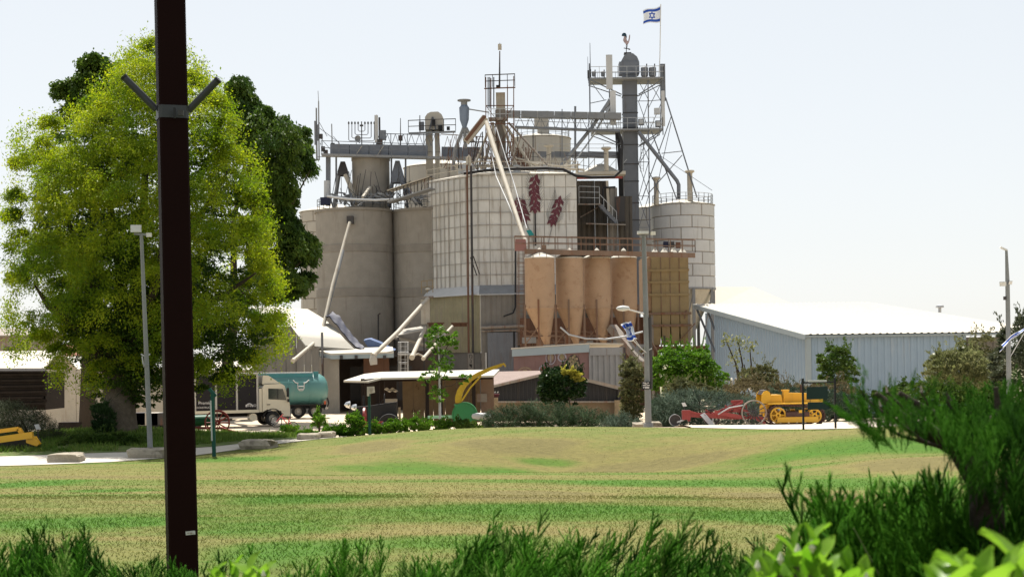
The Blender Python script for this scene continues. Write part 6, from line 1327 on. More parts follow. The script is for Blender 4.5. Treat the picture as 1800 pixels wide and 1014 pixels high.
g = G(); B((1228, 727), (1300, 722), .06, .3); B((1240, 720), (1262, 733), .06, .3); B((1275, 712), (1282, 734), .06, -.1); B((1298, 706), (1300, 734), .07, .1); B((1310, 708), (1316, 733), .07, 0); B((1256, 724), (1310, 734), .12, -.25, .16); B((1318, 730), (1345, 744), .1, -.2); B((1200, 724), (1212, 740), .1); B((1210, 722), (1240, 730), .07, -.1); g.box(P(1206, 729, d), (.35, .25, .4)); g.box(P(1296, 716, d), (.35, .3, .4)); g.out('bracket', m_red, PW)
g = G(); B((1190, 742), (1202, 738), .06); B((1202, 738), (1206, 728), .06); g.tube([P(1262, 728, d - .3), P(1282, 716, d - .3), P(1306, 712, d - .3)], .03, 6); g.tube([P(1252, 744, d), P(1254, 730, d)], .04, 6); g.out('rod', m_galv, PW)
g = G(); v = []
for i in range(9):
    t_ = i / 8; x = 1232 + 20 * t_ + 4 * t_ * t_; y = 727 + 24 * t_ ** 1.15
    for j in range(4): v.append(P(x + (j - 1.5) * 2.6 + 2.5 * (1 - t_), y - (j - 1.5) * 1.3, d - .35 + .10 * j * (1 - t_) + .05 * math.sin(j)))
g.add(v, [(4 * i + j, 4 * i + j + 1, 4 * i + j + 5, 4 * i + j + 4) for i in range(8) for j in range(3)]); g.add([q + Vector((0, .03, 0)) for q in v], [(4 * i + j, 4 * i + j + 4, 4 * i + j + 5, 4 * i + j + 1) for i in range(8) for j in range(3)]); g.out('mouldboard', M('polished_steel', (.42, .40, .38), .35, .6), PW, True)
t = thing('plant_label', 'small white tilted plate on a stick among the junipers by the plough', 'label', on(1202, 69)); G().slab([P(1198, 708, 69), P(1204, 707, 69), P(1207.5, 713.5, 69), P(1201, 714.5, 69)], (0, .02, 0)).out('plate', m_panel2, t); G().bar(P(1203, 714, 69), P(1203, 735, 69), .03).out('stick', m_dark, t)
t = thing('plant_label', 'white tilted plate stuck in the shrub above the yellow machine arms', 'label', on(66, 64)); G().slab([P(60, 746, 64), P(68, 745, 64), P(72, 754, 64), P(64, 755, 64)], (0, .02, 0)).out('plate', m_panel2, t); G().bar(P(67, 754, 64), P(67, 778, 64), .04).out('stick', m_dark, t)
# hanging notice board by the path
NB = thing('notice_board', 'black steel frame with two dark green hanging boards beside the crawler', 'sign', on(1438, 59.5)); d = 59.5
for px in (1410.5, 1467): q = on(px, d); G().bar((q.x, q.y, q.z - .1), (q.x, q.y, Z(665, d, px)), .075).out('post', m_black, NB)
G().bar(P(1411, 672.5, d), P(1467, 671, d), .06).out('crossbar', m_black, NB); m_bdark = M('dark_green_board', (.012, .03, .028), .5)
G().slab([P(1418, 680, d), P(1455, 679, d), P(1455, 701, d), P(1418, 702, d)], (0, .05, 0)).out('board', m_bdark, NB); G().slab([P(1420, 707, d), P(1458, 706, d), P(1458, 719, d), P(1420, 720, d)], (0, .05, 0)).out('board', m_bdark, NB)
g = G(); [g.bar(P(x, 672, d), P(x, 680, d), .02) for x in (1424, 1450)]; [g.bar(P(x, 702, d), P(x, 707, d), .02) for x in (1424, 1450)]; g.out('hanger', m_black, NB); G().box(P(1437, 669.5, d), (.7, .12, .07)).out('top_lamp', m_panel2, NB)

# ---------------------------------------------------------------- lamp posts
m_lpole = M('lamp_pole_grey', (.19, .20, .20), .6, stain=(.13, .12, .11), amt=.4); m_lamp = M('lamp_housing', (.55, .55, .54), .5)
def floodlight(t, q, s=1., face=(0, -1, -.4), mat=None):
    g = G(); f = Vector(face).normalized(); u = f.cross(Vector((0, 0, 1))).normalized(); w_ = u.cross(f); q = Vector(q); a = [q + (u * x + w_ * z) * .3 * s for x, z in ((-1, -.7), (1, -.7), (1, .7), (-1, .7))]; b = [p - f * .16 * s for p in a]; b = [q - f * .18 * s + (p - (q - f * .16 * s)) * .6 for p in b]
    g.add(a + b, [(0, 1, 2, 3), (7, 6, 5, 4)] + [(i, i + 4, (i + 1) % 4 + 4, (i + 1) % 4) for i in range(4)]); o = g.out('floodlight', mat or m_dark, t); G().slab([q + f * .004 + (p - q) * .86 for p in a], f * .012).out('lens', m_lamp, o)
L1 = thing('lamp_post', 'grey lamp post with a black notice and a flag, standing before the orange bins', 'lamp post', on(1138, 68.5)); d = 68.5; q = on(1138, d)
top = P(1131.5, 414, d); G().tube([(q.x, q.y, q.z - .1), (q.x - .01, q.y, q.z + 3.2), top], [.15, .13, .1], 12).out('pole', m_lpole, L1, True)
G().lathe([(.02, q.z + .2), (.2, q.z + .18), (.24, q.z), (.24, q.z - .1)], (q.x, q.y, 0), 14).out('base', m_lpole, L1, True, ang=30)
G().bar(P(1122, 412, d), P(1142, 411, d), .08).out('top_bracket', m_lpole, L1); G().box(P(1130, 409, d - .1), (.5, .3, .12)).out('lamp_head', m_lamp, L1); floodlight(L1, P(1148, 410, d - .2), .45)
o = G().tube([P(1134, 552, d), P(1120, 548, d - .3), P(1105, 544, d - .5)], .035, 8).out('lamp_arm', m_lamp, L1, True); G().lathe([(.02, -.3), (.09, -.22), (.13, 0), (.08, .26), (.02, .3)], P(1095, 542, d - .55), 12, axis='X').out('lamp_head', m_lamp, o, True)
G().tube([P(1141.5, 558, d), P(1143.5, 684, d)], .1, 8).out('cable_duct', m_dark, L1, True)
o = G().slab([P(1128.5, 670.5, d - .2), P(1143, 670, d - .2), P(1143, 683.5, d - .2), P(1128.5, 684, d - .2)], (0, .03, 0)).out('notice', m_black, L1)
def bars(par, lst, dd, mat):
    g = G(); [g.slab([P(x0, y, dd), P(x1, y, dd), P(x1, y + h_, dd), P(x0, y + h_, dd)], (0, .006, 0)) for x0, x1, y, h_ in lst]; g.out('print', mat, par)
bars(o, [(1130, 1136, 672, 1.4), (1137.5, 1141, 672, 1.2), (1133, 1138, 674, .8), (1130, 1136, 676, 1.3), (1136.8, 1142, 676, 1.3), (1130, 1141.5, 679, .9), (1131, 1132, 679, 3), (1133.5, 1141.2, 680.3, 1.8)], d - .21, m_print)
g = G(); g.tube([P(1139, 622, d), P(1128, 613, d - .4), P(1112, 597, d - 1.6)], .02, 6); g.bar(P(1128, 622, d), P(1146, 612, d - .1), .05); g.out('flag_bracket', m_galv, L1)
flag('blue and white Israeli flag drooping from a short stick on the middle lamp post', g2, [P(1128, 613, d - .4), P(1099, 572, d - 2.0)], .015, m_galv)
L2 = thing('lamp_post', 'slim grey lamp post with floodlights standing in front of the big tree', 'lamp post', on(262, 61)); d = 61; q = on(262, d); top = P(248.5, 413, d)
G().tube([(q.x, q.y, q.z - .1), Vector(q).lerp(top, .4), top], [.11, .095, .07], 12).out('pole', m_lpole, L2, True); G().lathe([(.02, q.z + .16), (.15, q.z + .14), (.17, q.z), (.17, q.z - .1)], (q.x, q.y, 0), 14).out('base', m_dark, L2, True)
G().bar(P(236, 411, d), P(264, 413, d), .09).out('top_bracket', m_lpole, L2); floodlight(L2, P(239, 402, d - .15), .7, (.2, -1, .1), m_lamp); floodlight(L2, P(262, 413, d - .1), .4, (-.2, -1, -.1), m_lamp)
g = G(); g.bar(P(248, 622, d), P(256, 627, d), .05); g.bar(P(256, 627, d), P(264, 622, d), .05); g.bar(P(250, 626, d), P(252, 640, d), .05); g.out('flag_bracket', m_galv, L2); G().lathe([(.11, 0), (.12, .02), (.12, .14), (.11, .16)], P(257, 645, d), 12).out('pole_joint', m_lpole, L2, True)
L3 = thing('lamp_post', 'dark slim lamp post at the edge of the frame beyond the shed, carrying a flag', 'lamp post', on(1773, 70)); d = 70; q = on(1773, d); top = P(1769, 440, d)
G().tube([(q.x, q.y, q.z - .1), P(1771, 498, d), top], [.12, .1, .06], 12).out('pole', m_lpole, L3, True); o = G().bar(P(1770, 440, d), P(1758, 434.5, d), .16, .07).out('lamp_head', m_lamp, L3)
floodlight(L3, P(1763, 499, d - .15), .5, (-.5, -1, -.3), m_galv); floodlight(L3, P(1776, 497, d - .1), .4, (.5, -1, -.3)); G().box(P(1767, 524, d), (.14, .14, .16)).out('junction_box', m_dark, L3)
G().tube([P(1773, 632, d), P(1806, 575, d - .5)], .02, 6).out('flag_bracket', m_galv, L3)
flag('blue and white Israeli flag hanging from the lamp post at the edge beside the shed', g3, [P(1806, 588, d - .5), P(1812, 560, d - .5)], .015, m_galv)

# ---------------------------------------------------------------- dark steel post close by
m_post = M('dark_brown_post_paint', (.011, .0038, .0034), .6, var=.12, bump=.05, bscale=60); m_post.node_tree.nodes['Principled BSDF'].inputs['Specular IOR Level'].default_value = .04; m_bracket = M('grey_bracket_steel', (.05, .052, .056), .5, .3)
D = 9.0; PO = thing('steel_post', 'dark brown square steel post standing close to the viewer with a grey clamp', 'post', (P(324, 0, D).x, D, 2.75))
b0, b1 = P(322, 990, D), P(297, -60, D); b0.z = 2.6; ax = (b1 - b0).normalized(); w_ = .2
u = Vector((math.cos(.33), math.sin(.33), 0)); vv = Vector((-math.sin(.33), math.cos(.33), 0)); a = w_ * .5 / (math.cos(.33) + math.sin(.33)) * 1.0 * 1.04
def sq(p, a, ch): return [p + u * (x * a) + vv * (y * a) for x, y in ((-1 + ch, -1), (1 - ch, -1), (1, -1 + ch), (1, 1 - ch), (1 - ch, 1), (-1 + ch, 1), (-1, 1 - ch), (-1, -1 + ch))]
r0, r1 = sq(b0, a * 1.03, .12), sq(b1, a, .12); G().add(r0 + r1, [(i, (i + 1) % 8, 8 + (i + 1) % 8, 8 + i) for i in range(8)] + [tuple(range(8))[::-1], tuple(range(8, 16))]).out('column', m_post, PO)
k0 = P(303, 211, D); k1 = P(303, 189, D); r0, r1 = sq(k0, a * 1.06, .2), sq(k1, a * 1.06, .2); G().add(r0 + r1, [(i, (i + 1) % 8, 8 + (i + 1) % 8, 8 + i) for i in range(8)]).out('clamp', m_bracket, PO)
for px, py, qx, qy in ((275, 193, 219, 137), (331, 195, 382, 142)):
    p, q = P(px, py, D - .02), P(qx, qy, D - .06); o = G().tube([p, q], .021, 12).out('arm', m_bracket, PO, True); G().tube([q - (q - p) * .01, q + (q - p).normalized() * .012], .0225, 12).out('end_cap', m_black, o, True)
G().box(P(318, 199, D - .135), (.03, .02, .03)).out('bolt', m_dark, PO); G().box(P(307, 199, D - .13), (.012, .02, .06)).out('clamp_flange', m_black, PO)
cface = P(332, 934, D) ; nrm = -vv
st = G(); fpt = lambda px, py: (lambda q: q)(P(px, py, D))
def onpost(px, py):
    q = P(px, py, D); cc = b0 + ax * ((q.z - b0.z) / ax.z); k = (q - cc).dot(u); return cc + u * k - vv * (a * 1.03 + .004)
G().slab([onpost(x, y) for x, y in ((323, 931), (340.5, 930), (341, 936.5), (323.5, 937.5))], nrm * .002).out('sticker', m_panel2, PO)
g = G(); [g.slab([onpost(x0, y0) + nrm * .003, onpost(x1, y0) + nrm * .003, onpost(x1, y0 + h_) + nrm * .003, onpost(x0, y0 + h_) + nrm * .003], nrm * .001) for x0, x1, y0, h_ in ((327, 328.5, 933, 2), (330, 335, 933, 1), (332, 334.5, 934.5, 1.2), (336.5, 338, 934.5, 1.2))]; g.out('print', m_rib, PO)

# ---------------------------------------------------------------- left edge: yard wall, wood shack, far houses, yellow machine
D = 92
YW = thing('yard_wall', 'long plain whitish wall behind the big tree', 'wall', on(150, D)); a, b = P(70, 0, D), P(330, 0, D + 3)
for k in range(5):
    p, q = a.lerp(b, k / 5), a.lerp(b, (k + 1) / 5); z0 = gz(p.x, p.y) - .3; G().slab([Vector((p.x + .012, p.y, z0)), Vector((q.x - .012, q.y, z0)), Vector((q.x - .012, q.y, Z(648, D, 200))), Vector((p.x + .012, p.y, Z(648, D, 200)))], (0, .18, 0)).out('wall_panel', m_cream, YW)
WS = thing('wood_shack', 'dark weathered shack of stacked timber with a ragged edge', 'shack', on(40, 82)); d = 82; m_oldwood = M('old_dark_wood', (.018, .013, .010), .9, var=.5, scale=3)
rows_ = np.linspace(712, 656, 12)
for k, (y0, y1) in enumerate(zip(rows_, rows_[1:])):
    x1_ = 80 + 4 * math.sin(k * 2.3); a_, b_ = P(-60, y0, d), P(x1_, y1, d); G().box(((a_.x + b_.x) / 2, d + .1 * (k % 2), (P(30, y0, d).z + P(30, y1, d).z) / 2), (b_.x - a_.x, .25, P(30, y1, d).z - P(30, y0, d).z - .02)).out('plank', m_oldwood, WS)
G().slab([P(-70, 655, d - .3), P(84, 655, d - .3), P(78, 650, d + 4), P(-70, 650, d + 4)], (0, 0, .1)).out('roof', m_oldwood, WS); G().slab([P(-70, 720, d + .3), P(80, 720, d + .3), P(80, 655, d + .3), P(-70, 655, d + .3)], (0, 3.5, 0)).out('body', m_oldwood, WS)
def house(label, pxs, ytop, D, wallm, roofm, gable, group='low buildings beyond the yard'):
    x0, x1 = pxs; t = thing('farm_building', label, 'building', on((x0 + x1) / 2, D), group); a, b = P(x0, ytop, D), P(x1, ytop, D); z0 = .1; zt_ = P((x0 + x1) / 2, ytop, D).z
    G().slab([(a.x, D, z0), (b.x, D, z0), (b.x, D, zt_), (a.x, D, zt_)], (0, 8, 0)).out('wall', wallm, t)
    h_ = S(gable, D); c = (a.x + b.x) / 2
    g = G(); g.slab([(a.x - .4, D - .4, zt_), (b.x + .4, D - .4, zt_), (b.x + .4, D + 4, zt_ + h_), (a.x - .4, D + 4, zt_ + h_)], (0, 0, .12)); g.slab([(a.x - .4, D + 8.4, zt_), (b.x + .4, D + 8.4, zt_), (b.x + .4, D + 4.01, zt_ + h_), (a.x - .4, D + 4.01, zt_ + h_)], (0, 0, .12)); g.out('roof', roofm, t)
    for k in range(2): G().box((a.x + (b.x - a.x) * (.3 + .4 * k), D - .03, zt_ - 1.4), (1.0, .1, 1.0)).out('window', m_dark, t)
m_tile = M('red_tile_roof', (.40, .17, .11), .8, var=.25)
house('white-roofed low building behind the timber shack', (-60, 66), 655, 104, m_panel3, m_white, 36); house('tall grey building at the edge beyond the white roof', (-80, 58), 592, 135, m_rib, m_rib, 14); house('red-tiled house seen under the tree crown', (70, 150), 628, 150, m_cream, m_tile, 20); house('pale building behind the yard wall under the big tree', (84, 215), 668, 118, m_panel3, m_white, 40); house('pale shed seen between foliage above the lorry', (380, 470), 652, 140, m_panel3, m_white, 34)
YM = thing('yellow_implement', 'yellow machine arms resting low beside the shrub', 'farm machine', on(30, 62)); d = 62
g = G(); g.bar(P(-20, 760, d), P(33, 753, d), .16); g.out('arm', m_cat, YM); g = G(); g.bar(P(-20, 775, d - .3), P(58, 764, d - .3), .2, .26); g.out('arm', m_cat, YM); G().slab([P(45, 768, d - .3), P(60, 767, d - .3), P(69, 780, d - .3), P(64, 784, d - .3), P(46, 778, d - .3)], (0, .3, 0)).out('blade', m_cat, YM); G().bar(P(33, 753, d), P(42, 767, d), .16).out('link', m_cat, YM); G().box(P(20, 783, d + .6), (2.2, .8, .5)).out('body', m_dark, YM)
YC = thing('yard_clutter', 'stacked pale boards and blocks near the whitish wall left of the trunk', 'boards', on(135, 82)); d = 82; G().box(P(128, 748, d), (1.3, .8, .4)).out('block', m_oldwood, YC); G().bar(P(136, 757, d), P(133, 745, d), .35, .1).out('board', m_panel3, YC); G().box(P(158, 757, d), (1.6, .8, .2)).out('board', m_mur1, YC)
for k, (px, col) in enumerate(((240, m_dark), (262, m_panel3), (280, m_dark))):
    t = thing('parked_trailer', ('dark trailer parked in the shade of the big tree beside its trunk', 'pale box trailer in the tree shade behind the lamp post', 'dark small trailer between lamp post and steel post')[k], 'trailer', on(px, 88)); c = on(px, 88); G().box((c.x, c.y, c.z + 1.0), (1.2, 1.4, .7)).out('box', col, t); G().box((c.x, c.y, c.z + .55), (1.4, 1.2, .12)).out('frame', m_dark, t)
    for s in (-1, 1): G().lathe([(.1, -.08), (.32, -.08), (.32, .08), (.1, .08)], (c.x, c.y + s * .7, c.z + .32), 18, axis='Y').out('wheel', m_tyre, t, True)

# ---------------------------------------------------------------- boulders and small stones
m_stone = M('pale_limestone', (.31, .275, .215), .9, var=.25, scale=2.5, stain=(.13, .11, .085), amt=.85, streak=False, cover=.5, bump=.6, bscale=9)
def boulder(label, px0, px1, y0, y1, D, seed, group='limestone boulders along the road'):
    r = np.random.default_rng(seed); n = 9; c = P((px0 + px1) / 2, (y0 + y1) / 2, D); sx, sz = S(px1 - px0, D) / 2, S(y1 - y0, D) / 2; sz = max(sz * 1.2, .17)
    g = gz(c.x, c.y); c.z = max(g + sz * .55, g + .1); vs = []; fs = []
    nu, nv = 22, 12; ph = r.random(8) * 6
    for j in range(nv + 1):
        th = math.pi * j / nv
        for i in range(nu):
            a = 2 * math.pi * i / nu; x, y, z = math.sin(th) * math.cos(a), math.sin(th) * math.sin(a), math.cos(th); p = lambda q: math.copysign(abs(q) ** .32, q)
            s = 1 + .09 * math.sin(3 * a + ph[0] + 2 * z) + .06 * math.sin(5 * a + ph[1] + 4 * z) + .05 * math.sin(9 * z + ph[2] + a * 2)
            vs.append((c.x + p(x) * sx * s, c.y + p(y) * .5 * s, c.z + p(z) * sz * (1 + .1 * math.sin(2 * a + ph[3]) + .07 * math.sin(4 * x + ph[4]))))
    fs = [(j * nu + i, (j + 1) * nu + i, (j + 1) * nu + (i + 1) % nu, j * nu + (i + 1) % nu) for j in range(nv) for i in range(nu)]
    gg = G(); gg.v = vs; gg.f = fs; o = gg.out('boulder', m_stone, None, True, ang=28); tag(o, label, 'boulder', group)
boulder('squared limestone boulder at the road edge below the shrub and yellow arms', 89, 146, 797, 813, 57.5, 1); boulder('squared limestone boulder beside the foot of the steel post', 229, 296, 788, 806, 59, 2); boulder('weathered long limestone boulder in front of the bicycle', 421, 484, 777, 793, 62, 3); boulder('low flat limestone rock where the lawn meets the weeds', 524, 562, 770, 781, 66, 4); boulder('smallest flat limestone rock next to the low flat one', 560, 588, 768, 775, 67, 5)
boulder('pale flat stone at the foot of the middle lamp post, on its shelter side', 1112, 1132, 749, 754, 69.5, 6, 'pale stones at the lamp foot'); boulder('pale flat stone at the foot of the middle lamp post, on its plough side', 1143, 1162, 749, 754, 69.3, 7, 'pale stones at the lamp foot'); boulder('pale rubble stone behind the red seed drill', 430, 460, 756, 765, 80, 8, 'rubble by the yard'); boulder('larger pale rubble stone behind the bicycle', 455, 484, 752, 764, 84, 9, 'rubble by the yard')
PT_ = thing('pipe_stack', 'row of pale ribbed pipe ends lying in the scrub before the shed wall', 'pipes', on(1310, 92)); 
for k in range(7): c = P(1286 + 8 * k, 675, 92); G().ring(c, .34, .05, 20, 6, 'X').out('pipe_rib', m_panel3, PT_, True)

# ---------------------------------------------------------------- vegetation
def quads(cen, nrm_dir, size, asp=.45, bend=0.):
    """one diamond leaf per point: cen (n,3), nrm_dir (n,3) = the leaf's long axis"""
    n = len(cen); a = nrm_dir / (np.linalg.norm(nrm_dir, axis=1, keepdims=True) + 1e-9); r = RNG.normal(size=(n, 3)); b = np.cross(a, r); b /= np.linalg.norm(b, axis=1, keepdims=True) + 1e-9
    s = size[:, None]; v = np.empty((n, 4, 3)); v[:, 0] = cen - a * s * .5; v[:, 1] = cen + b * s * asp * .5; v[:, 2] = cen + a * s * .5; v[:, 3] = cen - b * s * asp * .5
    return v.reshape(-1, 3), np.arange(4 * n).reshape(n, 4)
def inpoly(px, py, poly):
    x, y = px[:, None], py[:, None]; p = np.array(poly, float); q = np.roll(p, -1, 0); c = ((p[:, 1] > y) != (q[:, 1] > y)) & (x < (q[:, 0] - p[:, 0]) * (y - p[:, 1]) / (q[:, 1] - p[:, 1] + 1e-9) + p[:, 0]); return c.sum(1) % 2 == 1
def edist(px, py, poly):
    p = np.array(poly, float); q = np.roll(p, -1, 0); d = q - p; L = (d ** 2).sum(1); t = np.clip(((px[:, None] - p[:, 0]) * d[:, 0] + (py[:, None] - p[:, 1]) * d[:, 1]) / L, 0, 1); return np.hypot(px[:, None] - p[:, 0] - t * d[:, 0], py[:, None] - p[:, 1] - t * d[:, 1]).min(1)
def P_np(px, py, D):
    dx = (px - 900) / FP; dy = (HY - py) / FP; return np.stack([(dx * cr + dy * sr) * D, D, CH + (dy * cr - dx * sr) * D], 1)
def crown_pts(poly, D, nc, R, nl, thick=1., droop=.35, fill=.25):
    """leaf centres and axes of a crown whose outline (seen from the lawn) is poly; a rounded body in depth"""
    p = np.array(poly, float); lo, hi = p.min(0), p.max(0); px = np.empty(0); py = np.empty(0)
    while len(px) < nc:
        a = lo[0] + RNG.random(nc) * (hi[0] - lo[0]); b = lo[1] + RNG.random(nc) * (hi[1] - lo[1]); k = inpoly(a, b, poly); px = np.concatenate([px, a[k]]); py = np.concatenate([py, b[k]])
    px, py = px[:nc], py[:nc]; d = edist(px, py, poly); Rm = d.max(); h = np.sqrt(np.maximum(0, Rm ** 2 - (Rm - d) ** 2)) * D / FP * thick
    u = RNG.random(nc); s = np.where(RNG.random(nc) < fill, RNG.uniform(-1, 1, nc), np.where(u < .62, -1, 1) * (.75 + .25 * RNG.random(nc)))
    c = P_np(px, py, np.full(nc, float(D))); c[:, 1] += s * h
    rad = R * (.6 + .8 * RNG.random(nc)); rad = np.minimum(rad, np.maximum(.35 * R, d * D / FP * 1.1 + .1 * R))
    n = nc * nl; k = np.repeat(np.arange(nc), nl); w = RNG.normal(size=(n, 3)); w /= np.linalg.norm(w, axis=1, keepdims=True); w[:, 2] = np.where(w[:, 2] < -.2, -w[:, 2] * .7, w[:, 2])
    rr = (.45 + .6 * RNG.random(n)) * rad[k]; q = c[k] + w * rr[:, None] * np.array([1, 1, .8])
    ax = w + RNG.normal(0, .5, (n, 3)); ax[:, 2] -= droop * 2; return q, ax, c
def lobed(poly, D, nlobe, RL, ncl, nl, R, thick=1., droop=.3, fill=.2):
    """a crown of rounded boughs: lobes spread through the outline, leaf clumps on the upper side of each lobe"""
    p = np.array(poly, float); lo, hi = p.min(0), p.max(0); C3 = []; RR = []; tries = 0
    while len(C3) < nlobe and tries < 6000:
        tries += 1; a = lo + RNG.random(2) * (hi - lo)
        if not inpoly(a[:1], a[1:], poly)[0]: continue
        d = edist(a[:1], a[1:], poly)[0] * D / FP - .3 * RL / 1.5
        if d < .1: continue
        r = min(RL * RNG.uniform(.6, 1.15), max(d * 1.02, RL * .3))
        Rm = RL * 3.6 * thick; h = math.sqrt(max(0, Rm ** 2 - max(0, Rm - d) ** 2)) * .8; s = RNG.uniform(-1, 1) if RNG.random() < fill else (-1 if RNG.random() < .65 else 1) * RNG.uniform(.65, 1)
        c = P_np(a[:1], a[1:], np.array([float(D)]))[0]; c[1] += s * h
        if any(np.linalg.norm(c - q) < .6 * max(r, k) for q, k in zip(C3, RR)): continue
        C3.append(c); RR.append(r)
    C3 = np.array(C3); RR = np.array(RR); m = len(C3); k = np.repeat(np.arange(m), ncl); w = RNG.normal(size=(m * ncl, 3)); w /= np.linalg.norm(w, axis=1, keepdims=True); w[:, 2] = np.where(w[:, 2] < -.35, -w[:, 2], w[:, 2])
    cc = C3[k] + w * (RR[k] * (.7 + .35 * RNG.random(len(k))))[:, None] * np.array([1, 1, .85]); n = len(cc) * nl; j = np.repeat(np.arange(len(cc)), nl); rad = R * np.clip(RR[k] / RL, .5, 1.2)
    q = cc[j] + RNG.normal(size=(n, 3)) * rad[j][:, None] * np.array([.5, .5, .42]); ax = w[j] + RNG.normal(0, .6, (n, 3)); ax[:, 2] -= droop * 2
    return q, ax, C3
def tree_obj(name, label, cat, base, group=None): return thing(name, label, cat, base, group)
def put(root, name, v, f, mat, kind=None, attr=None):
    org = ORG[root.name]; me = np_mesh(name, v - np.array(org), f, mat, attr); o = link_mesh(name, me, None, root)
    if kind: o['kind'] = kind
    return o
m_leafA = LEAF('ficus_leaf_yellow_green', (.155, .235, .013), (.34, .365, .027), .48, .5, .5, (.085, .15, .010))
m_leafB = LEAF('dark_leaf_and_crown_shade', (.04, .08, .012), (.085, .13, .02), .3, .45, .5, (.028, .06, .01))  # own green of the dark trees; painted shade inside the big crown
m_bark = M('grey_bark', (.13, .105, .08), .95, var=.35, scale=5, bump=.7, bscale=12); m_barkd = M('dark_bark', (.05, .038, .028), .95, var=.3, bump=.6)
def limbs(root, base, tops, r0, mat, n=1):
    for q in tops:
        b = Vector(base); q = Vector(q); m1 = b.lerp(q, .4) + Vector((RNG.normal(0, .3), RNG.normal(0, .3), .5)); m2 = b.lerp(q, .72) + Vector((RNG.normal(0, .3), RNG.normal(0, .3), .3))
        G().tube([b, m1, m2, q], [r0, r0 * .6, r0 * .35, r0 * .08], 8).out('limb', mat, root, True)
# big tree
polyA = [(246, 72), (300, 62), (345, 110), (380, 150), (412, 190), (425, 235), (458, 290), (462, 340), (478, 400), (474, 440), (496, 490), (502, 550), (512, 575), (505, 612), (478, 632), (452, 648), (420, 668), (395, 690), (360, 690), (300, 680), (240, 668), (205, 690), (150, 668), (160, 690), (110, 690), (90, 665), (108, 640), (60, 600), (20, 625), (30, 575), (-5, 560), (25, 520), (15, 470), (22, 420), (8, 360), (20, 290), (15, 270), (40, 215), (75, 222), (120, 190), (150, 215), (160, 150), (195, 130), (215, 95)]
bA = on(206, 68); TA = thing('ficus_tree', 'huge yellow-green spreading tree with a thick pale trunk, in front of the dark ones', 'tree', bA)
q, ax, cA = lobed(polyA, 68, 150, 1.5, 34, 62, .40, 1., .6, .25); v, f = quads(q, ax, .07 + .075 * RNG.random(len(q)), .42); put(TA, 'crown', v, f, m_leafA)
e = np.array(polyA, float); e2 = np.roll(e, -1, 0); k = RNG.integers(0, len(e), 330); u = RNG.random(330) [:, None]; ed = e[k] * (1 - u) + e2[k] * u; ctr = np.array([260., 400.]); ed = ed + (ctr - ed) * (.0 + .07 * RNG.random(330))[:, None]
c = P_np(ed[:, 0], ed[:, 1], 68 + RNG.normal(0, 1.5, 330)); j = np.repeat(np.arange(330), 70); q = c[j] + RNG.normal(size=(len(j), 3)) * np.array([.22, .22, .3]); ax = RNG.normal(size=(len(j), 3)) + np.array([0, 0, -.8]); v, f = quads(q, ax, .08 + .08 * RNG.random(len(q)), .45); put(TA, 'outer_sprays', v, f, m_leafA)
q, ax, _ = crown_pts([(165, 430), (215, 400), (255, 420), (300, 470), (360, 500), (480, 560), (488, 600), (440, 640), (385, 672), (330, 712), (230, 718), (170, 700), (120, 600), (100, 500)], 68.6, 420, .8, 150, .7); v, f = quads(q, ax, .10 + .09 * RNG.random(len(q)), .5); put(TA, 'inner_foliage', v, f, m_leafB)  # darker leaves put the shade of the gaps between boughs into colour
q, ax, _ = crown_pts([(250, 130), (330, 160), (400, 260), (430, 400), (450, 540), (300, 640), (120, 600), (60, 420), (80, 280), (170, 200)], 69.5, 420, .8, 70, .6); v, f = quads(q, ax, .14 + .12 * RNG.random(len(q)), .5); put(TA, 'inner_foliage', v, f, m_leafB)  # deeper layer, crown shade painted by the same dark leaf
c0 = Vector((bA.x, bA.y, bA.z - .2)); G().tube([c0, c0 + Vector((.02, 0, .5)), c0 + Vector((.05, 0, 1.3)), c0 + Vector((.15, 0, 2.3)), c0 + Vector((.3, .2, 3.6))], [1.0, .82, .72, .75, .6], 18).out('trunk', m_bark, TA, True)
lb = c0 + Vector((.15, 0, 2.2)); limbs(TA, lb, [P(100, 330, 67), P(190, 240, 68.5), P(300, 180, 69), P(400, 300, 68), P(450, 480, 67), P(60, 500, 66.5), P(280, 430, 65), P(390, 560, 66), P(130, 560, 70)], .42, m_barkd)
# darker trees behind it
polyB = [(404, 128), (440, 140), (470, 185), (498, 195), (510, 215), (540, 205), (548, 250), (558, 300), (540, 320), (548, 350), (515, 365), (525, 395), (562, 415), (560, 480), (540, 530), (505, 535), (480, 560), (440, 500), (420, 300), (390, 200)]
bB = on(395, 114); TB = thing('dark_tree', 'dark green drooping tree whose crown shows to the right behind the yellow-green one', 'tree', bB, 'dark trees behind the big tree')
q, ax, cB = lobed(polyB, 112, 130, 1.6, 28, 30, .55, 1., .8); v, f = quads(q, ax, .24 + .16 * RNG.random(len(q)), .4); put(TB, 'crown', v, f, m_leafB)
G().tube([Vector((bB.x, bB.y, bB.z - .2)), P(400, 640, 113), P(420, 500, 112)], [.5, .42, .34], 12).out('trunk', m_barkd, TB, True); limbs(TB, P(412, 560, 112), [P(500, 250, 112), P(530, 460, 111), P(430, 180, 112), P(545, 300, 111)], .32, m_barkd)
polyC = [(150, 100), (175, 92), (205, 105), (215, 140), (180, 190), (150, 215), (110, 195), (88, 170), (95, 150), (130, 145)]
bC = on(150, 82); TC = thing('dark_tree', 'dark green tree top peeking out on the left behind the yellow-green crown', 'tree', bC, 'dark trees behind the big tree')
